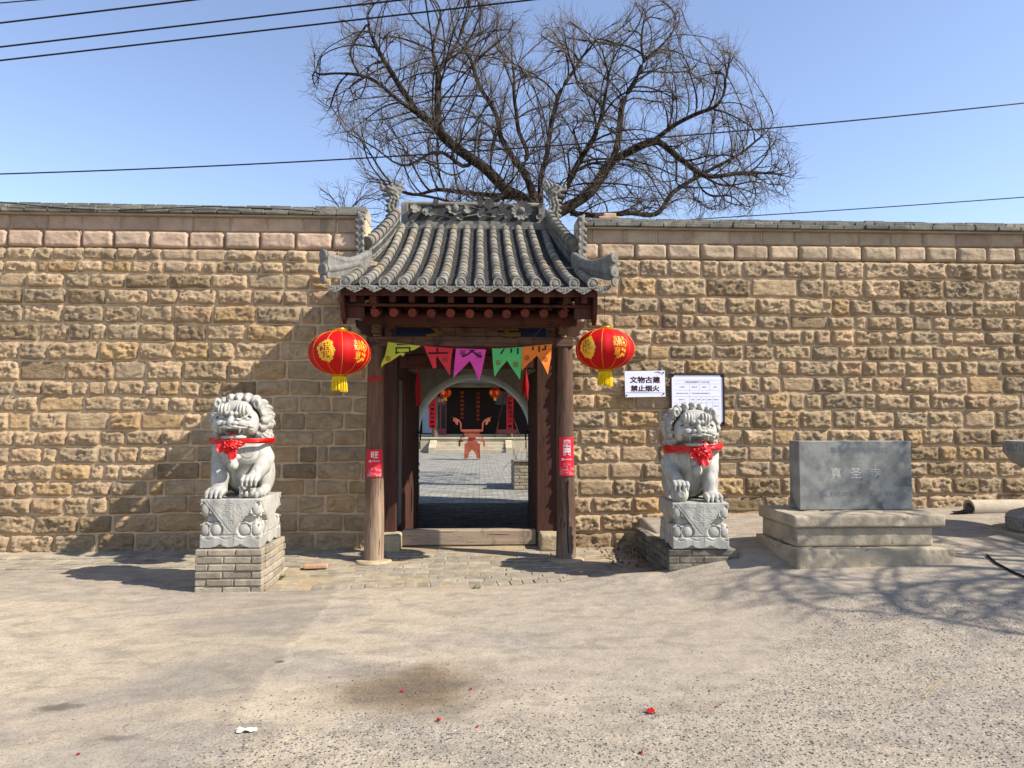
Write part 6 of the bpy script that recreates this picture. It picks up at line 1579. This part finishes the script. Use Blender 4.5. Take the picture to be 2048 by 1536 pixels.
couplet(hx(924, WY - .06), WY - .06, .32, hz(840, WY), hz(781, WY), '国泰民安百业兴', m_coup_old, plain('couplet_gilt', '#8a4a24', .6, .1), 'faded red couplet on the dark door, nearer the glazed red door')
couplet(hx(956, WY - .06), WY - .06, .32, hz(843, WY), hz(783, WY), '风调雨顺五谷丰', m_coup_old, bpy.data.materials['couplet_gilt'], 'faded red couplet on the dark door, nearer the wooden props')
# wooden frame of props leaning by the hall column
m_trest = plain('dark_red_timber', '#4a1e18', .7, .2); fr = thing('wooden_trestle', (hx(1008, HY + .5), HY + .5, PH), 'tall reddish timber trestle standing on the hall platform', 'trestle')
for (p0, p1) in (((1009, 790), (990, 873)), ((1011, 790), (1040, 873))):
    b = MB(); q0, q1 = at(*p0, HY + .5), at(*p1, HY + .5); b.tube([tuple(map(float, q0)), (float(q1[0]), HY + .5, PH)], .03, 6); b.build('leg', m_trest, fr)
q0, q1 = at(994, 859, HY + .5), at(1034, 859, HY + .5); b = MB(); b.bbox(float(q0[0]), float(q1[0]), HY + .46, HY + .54, float(q0[2]) - .22, float(q0[2]), .01); b.build('crossbar', m_trest, fr)
# two lanterns under the hall eaves
LAN = []
for px, lab in ((891, 'small red lantern under the hall eaves above the glazed red door'), (990, 'small red lantern under the hall eaves near the wooden trestle')):
    p = at(px, 785, CY_ - .3); lantern((float(p[0]), CY_ - .3, float(p[2])), lab, 'red lanterns under the hall eaves', R=.31, H=.27, hang=.4, turn=.2 if px < 900 else -.3)

# ================================================================== TREES
m_bark = NT('dark_furrowed_bark', .95, .1)
def bark():
    t = m_bark; p = t.pos('world'); g = t.scaled(p, (1, 1, .35)); n = t.noise(g, 14, 6, .7, .5)
    col = t.mix(t.ramp(n, .35, .65), rgb('#1f1a17'), rgb('#40372f')); return t.done(col, t.bump(n, 1.0, .05))
m_bark = bark(); m_tw = plain('grey_brown_twig', '#6a5f52', .95, .1)
def tree_mesh(tubes, name, mat, parent, nside):
    """tubes: list of (points, radii)"""
    V = []; Q = []; base = 0
    for P, R in tubes:
        P = np.asarray(P); n = len(P); T = np.gradient(P, axis=0); T /= np.linalg.norm(T, axis=1)[:, None] + 1e-9
        ref = np.where(np.abs(T[:, 2:3]) < .9, [[0, 0, 1.]], [[1., 0, 0]]); S_ = np.cross(T, ref); S_ /= np.linalg.norm(S_, axis=1)[:, None] + 1e-9; U = np.cross(S_, T); a = 2 * np.pi * np.arange(nside) / nside
        ring = P[:, None] + (S_[:, None] * np.cos(a)[None, :, None] + U[:, None] * np.sin(a)[None, :, None]) * np.asarray(R)[:, None, None]
        V.append(ring.reshape(-1, 3)); i = np.arange(n - 1)[:, None] * nside; k = np.arange(nside)[None]; k2 = (k + 1) % nside
        Q.append(np.stack([i + k, i + k2, i + nside + k2, i + nside + k], -1).reshape(-1, 4) + base); base += n * nside
    return link(name, np_mesh(name, np.concatenate(V), np.concatenate(Q), True), mat, parent)
def grow(limbs, attract, step=.2, influence=2.2, kill=.34, iters=90, seed=1, drop=.0):
    """limbs: polylines of 3-D points; returns nodes, parents"""
    rs = np.random.RandomState(seed); N = []; Pn = []; ctr = np.asarray(limbs[0][0][-1]) - [0, 0, 1.0]
    for L, par in limbs:
        L = np.asarray(L); seg = []
        for i in range(len(L) - 1):
            m = max(2, int(np.linalg.norm(L[i + 1] - L[i]) / step)); seg += [L[i] + (L[i + 1] - L[i]) * t for t in np.arange(m) / m]
        seg.append(L[-1]); seg = np.array(seg); seg[1:] += rs.randn(len(seg) - 1, 3) * step * .10; kk = np.arange(len(seg)) * step; seg += np.stack([vnoise(kk * 1.5, len(N) * .7, a_, 5) * .10 * np.minimum(kk, 1) for a_ in range(3)], 1)
        prev = -1
        if len(N):
            d = np.linalg.norm(np.array(N) - seg[0], axis=1); prev = int(d.argmin())
        for q in seg: N.append(q); Pn.append(prev); prev = len(N) - 1
    A = attract.copy(); N = list(N); NP = np.array(N); PA = np.array(Pn); DR = np.where((PA >= 0)[:, None], NP - NP[np.maximum(PA, 0)], [[0, 0, 1.]]); DR /= np.linalg.norm(DR, axis=1)[:, None] + 1e-9; tries = np.zeros(len(NP), int); d = np.full(len(A), 1e9); near = np.zeros(len(A), int)
    def upd(new, idx0):
        nonlocal d, near
        for s in range(0, len(new), 400):
            D = np.linalg.norm(A[:, None] - new[None, s:s + 400], axis=2); j = D.argmin(1); m = D[np.arange(len(A)), j]; u = m < d; d = np.where(u, m, d); near = np.where(u, j + idx0 + s, near)
    upd(NP, 0)
    for it in range(iters):
        ok = d > kill; A = A[ok]; d = d[ok]; near = near[ok]
        if not len(A): break
        m = d < influence
        if not m.any(): break
        ids = near[m]; dirs = A[m] - NP[ids]; dirs /= np.linalg.norm(dirs, axis=1)[:, None]; g = ((dirs * DR[ids]).sum(1) > -.15) & (tries[ids] < 4); ids = ids[g]; dirs = dirs[g]
        if not len(ids): break
        tries[np.unique(ids)] += 1
        acc = np.zeros((len(NP), 3)); np.add.at(acc, ids, dirs); uniq = np.unique(ids); v = acc[uniq]; v += rs.randn(*v.shape) * .42; v /= np.linalg.norm(v, axis=1)[:, None] + 1e-9; rad_ = NP[uniq] - ctr; rad_ /= np.linalg.norm(rad_, axis=1)[:, None] + 1e-9; v = v * .62 + DR[uniq] * .5 + rad_ * .16; v[:, 2] += .17; v /= np.linalg.norm(v, axis=1)[:, None] + 1e-9
        new = NP[uniq] + v * step; idx0 = len(NP); NP = np.concatenate([NP, new]); Pn += list(uniq); DR = np.concatenate([DR, v]); tries = np.concatenate([tries, np.zeros(len(new), int)]); upd(new, idx0)
        if len(NP) > 42000: break
    return NP, np.array(Pn)
def dress(root, NP, Pn, r_tip=.007, expo=2.25, twigs=2, seed=3, rmin_limb=.055, tw_len=(.25, .55)):
    n = len(NP); rad = np.zeros(n); kids = [[] for _ in range(n)]
    for i in range(n):
        if Pn[i] >= 0: kids[Pn[i]].append(i)
    acc = np.zeros(n)
    for i in range(n - 1, -1, -1):
        rad[i] = max(r_tip, acc[i] ** (1 / expo) if kids[i] else r_tip)
        if Pn[i] >= 0: acc[Pn[i]] += rad[i] ** expo
    tubes = []; st = [(i, -1) for i in range(n) if Pn[i] < 0]
    while st:
        i, p = st.pop(); P = [NP[p]] if p >= 0 else []; R = [min(rad[p], rad[i] * 1.15)] if p >= 0 else []
        while True:
            P.append(NP[i]); R.append(rad[i])
            if not kids[i]: break
            ks = sorted(kids[i], key=lambda k: -rad[k]); st += [(k, i) for k in ks[1:]]; i = ks[0]
        if len(P) > 1:
            R[-1] *= .5; tubes.append((np.array(P), np.array(R)))
    for k in range(2):
        for j, (P, R) in enumerate(tubes):
            Q = P.copy(); Q[1:-1] = .5 * P[1:-1] + .25 * (P[:-2] + P[2:]); tubes[j] = (Q, R)
    thick = [t for t in tubes if t[1].max() > rmin_limb]; thin = [t for t in tubes if t[1].max() <= rmin_limb]
    thick.sort(key=lambda t: -t[1].max())
    tree_mesh(thick[:1], 'trunk', m_bark, root, 10)
    for t in thick[1:40]: tree_mesh([t], 'limb', m_bark, root, 8)
    o = tree_mesh(thick[40:] + thin, 'branches', m_bark, root, 4); o['kind'] = 'stuff'
    # fine spurs along everything thin
    rs = np.random.RandomState(seed); ids = np.where(rad < .022)[0]; T = []
    for i in ids:
        for _ in range(twigs):
            if rs.rand() < .8:
                d = rs.randn(3); d[2] = abs(d[2]) * .8 + .1; d /= np.linalg.norm(d)
                if Pn[i] >= 0: g = NP[i] - NP[Pn[i]]; g /= np.linalg.norm(g) + 1e-9; d = d * .55 + g * .9; d[2] += .12; d /= np.linalg.norm(d)
                L = rs.uniform(*tw_len); a = NP[i]; b_ = a + d * L * .5 + rs.randn(3) * .02; e_ = d + rs.randn(3) * .25; c = b_ + e_ * L * .5; T.append((a, b_, c))
                if rs.rand() < .7: e_ = d + rs.randn(3) * .5; e_ /= np.linalg.norm(e_); T.append((b_, b_ + e_ * L * .25, b_ + e_ * L * .5 + rs.randn(3) * .02))
    T = np.array(T); m = len(T); tr = r_tip * .52
    P = T.reshape(-1, 3); dirs = np.stack([T[:, 1] - T[:, 0], T[:, 2] - T[:, 0], T[:, 2] - T[:, 1]], 1).reshape(-1, 3); dirs /= np.linalg.norm(dirs, axis=1)[:, None] + 1e-9
    s_ = np.cross(dirs, rs.randn(1, 3)); s_ /= np.linalg.norm(s_, axis=1)[:, None] + 1e-9; u = np.cross(dirs, s_); rr = np.tile([1.0, .8, .45], m)[:, None] * tr
    V = np.stack([P + s_ * rr, P + (-.5 * s_ + .87 * u) * rr, P + (-.5 * s_ - .87 * u) * rr], 1).reshape(-1, 3)
    base = (np.arange(m) * 9)[:, None]; q = np.array([(r * 3 + k, r * 3 + (k + 1) % 3, r * 3 + 3 + (k + 1) % 3, r * 3 + 3 + k) for r in range(2) for k in range(3)])
    Q = (base[:, :, None] + q[None]).reshape(-1, 4); o = link('twigs', np_mesh('twigs', V, Q, True), m_tw, root); o['kind'] = 'stuff'
TY = 17.2
def tp(px, py, dy=0.0): return at(px, py, TY + dy)
def Lz(pts): return np.array([tp(*q) for q in pts])
base0 = tp(1098, 440, 0).copy(); base0[2] = -.1
limbs = [(np.array([base0, base0 + [0, 0, 2.5], tp(1092, 470, 0), tp(1078, 425, 0)]), None),
  (Lz([(1078, 425, 0), (1050, 398, -.3), (1010, 388, -.6), (968, 345, -.9), (912, 296, -1.1), (878, 252, -1.3), (832, 222, -1.5), (790, 192, -1.6), (762, 160, -1.7), (720, 148, -1.8), (680, 150, -1.8)]), 0),
  (Lz([(832, 222, -1.5), (790, 150, -1.2), (748, 85, -.9), (735, 40, -.8)]), 0), (Lz([(878, 252, -1.3), (872, 165, -.8), (868, 80, -.4), (880, 25, -.2)]), 0), (Lz([(874, 150, -.8), (905, 100, -.5), (925, 60, -.3), (940, 20, 0)]), 0),
  (Lz([(1078, 425, 0), (1062, 380, .3), (1045, 340, .6), (1058, 310, .8), (1040, 262, 1.0), (1030, 200, 1.1), (1022, 120, 1.3)]), 0), (Lz([(1045, 340, .6), (1000, 290, 1.2), (985, 230, 1.5), (950, 160, 1.6), (935, 110, 1.7)]), 0),
  (Lz([(1085, 430, 0), (1080, 370, -.3), (1088, 300, -.5), (1100, 225, -.5), (1135, 160, -.4), (1185, 85, -.3)]), 0),
  (Lz([(1090, 440, 0), (1140, 415, .1), (1185, 370, .3), (1222, 322, .6), (1238, 275, .7), (1245, 225, .8), (1268, 165, .8), (1290, 118, .7), (1286, 70, .7), (1295, 30, .6)]), 0),
  (Lz([(1222, 322, .6), (1262, 300, .2), (1315, 282, -.2), (1348, 248, -.5), (1398, 228, -.8), (1448, 205, -1.0), (1462, 150, -1.1), (1465, 115, -1.1)]), 0), (Lz([(1290, 118, .7), (1330, 90, .3), (1358, 60, .1)]), 0),
  (Lz([(1100, 440, 0), (1150, 350, -.8), (1180, 285, -1.2), (1205, 215, -1.4), (1218, 160, -1.5)]), 0), (Lz([(1315, 282, -.2), (1370, 320, -.1), (1420, 352, .1), (1500, 345, .4), (1575, 350, .7)]), 0),
  (Lz([(1140, 430, .2), (1220, 425, .8), (1300, 432, 1.2), (1350, 380, 1.3), (1440, 330, 1.4), (1520, 275, 1.3), (1550, 250, 1.2)]), 0),
  (Lz([(1040, 396, .2), (1000, 395, .6), (930, 388, .9), (880, 372, 1.0), (835, 395, 1.0)]), 0), (Lz([(930, 340, -.8), (880, 300, -1.9), (800, 330, -2.2), (750, 300, -2.4), (700, 270, -2.4)]), 0),
  (Lz([(1020, 380, -.4), (960, 420, -1.2), (880, 400, -1.6), (790, 385, -1.8), (745, 340, -1.9)]), 0)]
rs = np.random.RandomState(9)
def inside(px, py):
    xs = [625, 640, 690, 740, 800, 870, 960, 1000, 1030, 1110, 1160, 1235, 1260, 1290, 1350, 1390, 1470, 1500, 1560, 1590]
    top = [150, 115, 40, 5, -30, -40, -20, 30, 70, 50, 80, 70, 25, 10, 15, 120, 100, 200, 250, 350]
    bot = [190, 220, 290, 390, 420, 430, 430, 430, 430, 430, 430, 435, 435, 435, 435, 435, 430, 430, 425, 380]
    return (py > np.interp(px, xs, top)) & (py < np.interp(px, xs, bot)) & (px > 625) & (px < 1592)
px = rs.uniform(620, 1600, 17000); py = rs.uniform(-50, 440, 17000)
# clumped, with gaps of sky between the sprays
den = vnoise(px / 42, py / 42, 0, 7) + .5 * vnoise(px / 20, py / 20, 3, 8); ok = inside(px, py) & (den > -.22)
px, py = px[ok], py[ok]; t_ = np.clip(1 - ((px - 1100) / 520) ** 2, .1, 1) ** .5; dy = rs.uniform(-1, 1, len(px)) * 2.9 * t_
ATT = np.array([tp(a_, b_, c_) for a_, b_, c_ in zip(px, py, dy)])
NP_, PN_ = grow(limbs, ATT, step=.17, influence=1.5, kill=.25, seed=2, iters=70)
tree = thing('bare_tree', tuple(map(float, base0)), 'huge leafless old tree spreading behind the gatehouse and wall', 'tree'); dress(tree, NP_, PN_, r_tip=.0085, expo=2.25, twigs=2, tw_len=(.25, .6))
# smaller bare tree showing over the wall coping
TY2 = 22.0
base2 = at(672, 470, TY2).copy(); base2[2] = 0
l2 = [(np.array([base2, at(680, 460, TY2), at(690, 430, TY2)]), None)] + [(np.array([at(690, 430, TY2), at(a_, 400, TY2 + k * .2), at(c_, 385, TY2 + k * .3)]), 0) for k, (a_, c_) in enumerate(((665, 650), (690, 688), (712, 720), (730, 745)))]
pa = rs.uniform(638, 780, 500); pb = rs.uniform(375, 450, 500); A2 = np.array([at(a_, b_, TY2 + c_) for a_, b_, c_ in zip(pa, pb, rs.uniform(-.8, .8, 500))])
N2, P2 = grow(l2, A2, step=.16, influence=1.5, kill=.3, seed=5, iters=30); t2 = thing('bare_tree', tuple(map(float, base2)), 'small bare tree whose twig tips show above the coping beside the roof', 'tree'); dress(t2, N2, P2, r_tip=.008, twigs=1, rmin_limb=.03)
# bare tree out of frame whose branches shade the ground and the name stone
b3 = np.array([11.4, 4.0, .3]); cen = np.array([9.9, 4.2, 4.4])
l3 = [(np.array([b3, [11.3, 4.0, 2.0], [10.9, 4.1, 3.0]]), None)] + [(np.array([[10.9, 4.1, 3.0], cen + np.array(v) * .5, cen + np.array(v)]), 0) for v in ((-2.2, .2, .8), (-1.2, .9, 1.3), (-1.4, -.6, 1.0), (.4, 1.2, 1.2), (.2, -.9, 1.4), (-2.0, 1.0, .2))]
A3 = rs.randn(3600, 3); A3 /= np.linalg.norm(A3, axis=1)[:, None]; A3 = cen + A3 * rs.rand(3600, 1) ** .4 * np.array([2.9, 1.6, 1.3]); A3 = A3[vnoise(A3[:, 0] * 1.3, A3[:, 1] * 1.3, A3[:, 2] * 1.3, 4) > -.08]
N3, P3 = grow(l3, A3, step=.14, influence=1.2, kill=.2, seed=6, iters=40); t3 = thing('bare_tree', tuple(b3), 'bare tree standing in the yard beyond the stone censer, its shadow on the ground', 'tree'); dress(t3, N3, P3, r_tip=.012, expo=2.6, twigs=2, rmin_limb=.05, tw_len=(.2, .4))

# ================================================================== CABLES
m_cable = plain('black_cable', '#0d0d10', .6, .3); m_cable2 = plain('dark_brown_cable', '#17110f', .6, .3)
def cable(pts, Y, r, label, m=m_cable, sag=.0, ext=1):
    P = [at(px, py, y_) for (px, py), y_ in zip(pts, Y)]; a, c = P[0], P[-1]; d = c - a; a = a - d * .35 * ext; c = c + d * .35 * ext; Q = []
    ts = np.linspace(0, 1, 30)
    for t in ts: q = a + (c - a) * t; q[2] -= sag * (1 - (2 * t - 1) ** 2); Q.append(tuple(q))
    b = MB(); b.tube(Q, r, 6); o = b.build('overhead_cable', m, None, True, 3); tag(o, label, 'cable', 'cables crossing the sky')
cable([(0, 46), (385, 0)], [7.5, 7.0], .009, 'short black overhead cable cutting the top corner of the sky')
cable([(0, 94), (800, 0)], [7.6, 7.2], .009, 'middle one of the three black cables falling toward the long wall')
cable([(0, 121), (1060, 0)], [7.8, 7.2], .009, 'black overhead cable passing across the crown of the big tree')
cable([(0, 6), (70, 0)], [7.5, 7.4], .006, 'thin black cable just at the upper corner of the sky')
cable([(0, 348), (2048, 206)], [10.5, 9.6], .010, 'long sagging dark cable crossing the whole sky in front of the tree', m_cable2, .15, 0)
cable([(1540, 428), (2048, 393)], [14, 13], .010, 'thin dark cable just above the coping, beyond the big tree', m_cable2, .02)
cable([(735, 453), (1165, 461)], [8.3, 8.3], .0022, 'hair-thin wire stretched across the tiles below the ridge', m_cable2, 0, 0)
b = MB(); b.tube([tuple(map(float, at(px, py, WALL_Y - .1))) for px, py in ((0, 404), (95, 414), (210, 421), (330, 417), (420, 413), (560, 418), (640, 424))], .006, 5); o = b.build('slack_cable', m_cable); tag(o, 'slack black cable lying along the coping of the shaded wall', 'cable')
b = MB(); P = [atz(px, py, .12) for px, py in ((1975, 1150), (1995, 1162), (2030, 1175), (2080, 1190), (2150, 1205))]; b.tube([(p[0], p[1], float(ground_h(p[0], p[1])) + .012) for p in P], .010, 6); o = b.build('ground_cable', m_cable); tag(o, 'black cable end lying on the ground near the stone censer', 'cable')

# ================================================================== SMALL THINGS
def put(px, py, z=None):
    p = atz(px, py, .0 if z is None else z); 
    for _ in range(6): zz = float(ground_h(p[0], p[1])); p = atz(px, py, zz)
    return float(p[0]), float(p[1]), zz
m_rbrick = rocky('reddish_loose_brick', '#a58068', '#b59278', scale=12, bump=.6, bscale=70)
x, y, z = put(630, 1147); b = MB(); b.bbox(x - .125, x + .12, y, y + .11, .012, .055, .008, Matrix.Rotation(.12, 3, 'Z')); o = b.build('loose_brick', m_rbrick); tag(o, 'single reddish brick lying on the paving near the tall brick plinth', 'brick')
b = MB(); p = at(234, 408, WALL_Y + .2); b.bbox(float(p[0]) - .155, float(p[0]) + .165, WALL_Y + .12, WALL_Y + .3, 4.168, 4.225, .01); o = b.build('loose_brick', m_joint); tag(o, 'pale mortar-caked brick resting on top of the shaded wall', 'brick')
b = MB(); p = at(1218, 427, WALL_Y + .2); b.bbox(float(p[0]) - .14, float(p[0]) + .14, WALL_Y + .15, WALL_Y + .35, 4.10, 4.165, .01); o = b.build('loose_brick', m_rbrick); tag(o, 'flat reddish brick on the wall top beside the roof end', 'brick')
b = MB(); b.bbox(float(p[0]) - .07, float(p[0]) + .09, WALL_Y + .18, WALL_Y + .3, 4.1655, 4.215, .01); o = b.build('stone_lump', m_joint); tag(o, 'pale stone lump sitting on the flat brick on the wall top', 'stone')
def crumple(name, px, py, s, m, label, cat, seed, flat=.35, el=1.0, ang=0.0, group=None, z=None):
    x, y, z_ = put(px, py, z); b = MB(); n = 7; rs = np.random.RandomState(seed); V = []
    for i in range(n + 1):
        for j in range(n + 1):
            u, v = i / n * 2 - 1, j / n * 2 - 1; k = 1 - .3 * rs.rand(); uu, vv = u * s * el * k, v * s * k; V.append((x + uu * math.cos(ang) - vv * math.sin(ang), y + uu * math.sin(ang) + vv * math.cos(ang), z_ + .004 + abs(rs.randn()) * s * flat + .01 * s))
    b.add(V, [(i * (n + 1) + j, (i + 1) * (n + 1) + j, (i + 1) * (n + 1) + j + 1, i * (n + 1) + j + 1) for i in range(n) for j in range(n)]); o = b.build(name, m); tag(o, label, cat, group)
m_scrap = plain('crimson_firecracker_paper', '#b0201e', .8, .1); m_tissue = plain('dirty_white_tissue', '#cfc6b4', .9, .1); m_leafd = plain('dry_leaf', '#6a4a30', .9, .1)
crumple('paper_litter', 1302, 1427, .024, m_scrap, 'crumpled bright red paper, the largest scrap on the gravel', 'litter', 3, .5)
crumple('tissue', 493, 1463, .03, m_tissue, 'dirty white tissue lying flat on the dusty ground', 'litter', 4, .25, 2.0, .2)
for k, (px, py, s) in enumerate(((877, 1443, .016), (805, 1384, .014), (942, 1380, .012), (591, 1400, .008), (908, 1234, .008), (1432, 1416, .010), (1282, 1508, .014), (157, 1510, .012), (955, 1455, .01), (1068, 1382, .008))):
    crumple('paper_litter', px, py, s * .75, m_scrap, 'small crimson scrap of firecracker paper on the gravel before the gate', 'litter', 20 + k, .5, group='small crimson scraps on the gravel')
m_cream = plain('cream_wrapper', '#d8cdb4', .7, .2)
crumple('wrapper', 1108, 1107, .03, m_cream, 'cream wrapper lying beside the foot of the dark column', 'litter', 51, .5, z=.03)
b = MB(); x, y, z = put(1004, 1096, .03); b.tube([(x - .035, y, .062), (x + .035, y + .02, .062)], .018, 8); o = b.build('paper_tube', plain('orange_red_tube', '#b34a2a', .6, .2)); tag(o, 'small orange-red paper tube lying in front of the threshold', 'litter')
b = MB(); x, y, z = put(1845, 1398); x2, y2, z2 = put(1884, 1362); b.tube([(x, y, z + .006), ((x + x2) / 2, (y + y2) / 2, (z + z2) / 2 + .012), (x2, y2, z2 + .006)], .0018, 5); o = b.build('straw', plain('yellow_straw', '#a8935c', .7, .2)); tag(o, 'long yellow straw lying on the coarse gravel', 'straw')
b = MB()
for k in range(10):
    pass
m_weed = plain('weed_leaf', '#3f6b22', .7, .2); m_weed2 = plain('dusty_weed_leaf', '#66763c', .8, .2)
def weed(px, py, r, h, n, m, label, seed, z=None):
    x, y, z_ = put(px, py, z); w = thing('weed', (x, y, z_), label, 'weed'); b = MB(); rs = random.Random(seed)
    for k in range(n):
        a = rs.uniform(0, 6.28); rr = r * rs.random() ** .6; c = (x + rr * math.cos(a), y + rr * math.sin(a) * .6, z_ + rs.uniform(.0, h)); d = (math.cos(a) + rs.uniform(-.5, .5), math.sin(a) + rs.uniform(-.5, .5), rs.uniform(.1, 1.0))
        petal(b, c, d, (0, 0, 1), rs.uniform(.014, .03), rs.uniform(.009, .016), .2, .0006, 2)
    b.build('foliage', m, w)['kind'] = 'stuff'
weed(1430, 1131, .075, .05, 150, m_weed, 'bright green weed growing at the foot of the low dark plinth', 1)
weed(545, 1182, .07, .02, 110, m_weed2, 'low dusty green weed, the nearest one beside the tall plinth', 2)
weed(553, 1168, .05, .02, 60, m_weed2, 'low dusty green weed, the middle one beside the tall plinth', 3)
weed(562, 1157, .045, .02, 50, m_weed2, 'low dusty green weed, the farthest one beside the tall plinth', 4)
weed(953, 1177, .03, .012, 26, m_weed2, 'tiny green weed in the edge of the paving before the gate', 5)
b = MB(); rs_ = random.Random(8)
for k in range(60):
    x = 1.60 + rs_.uniform(-.22, .2); y = 7.9 + rs_.uniform(-.5, .6); petal(b, (x, y, .03 + rs_.uniform(0, .04)), (rs_.uniform(-1, 1), rs_.uniform(-1, 1), rs_.uniform(0, .6)), (0, 0, 1), rs_.uniform(.03, .06), .03, .3, .001, 2)
o = b.build('dead_leaves', m_leafd); tag(o, kind='stuff')
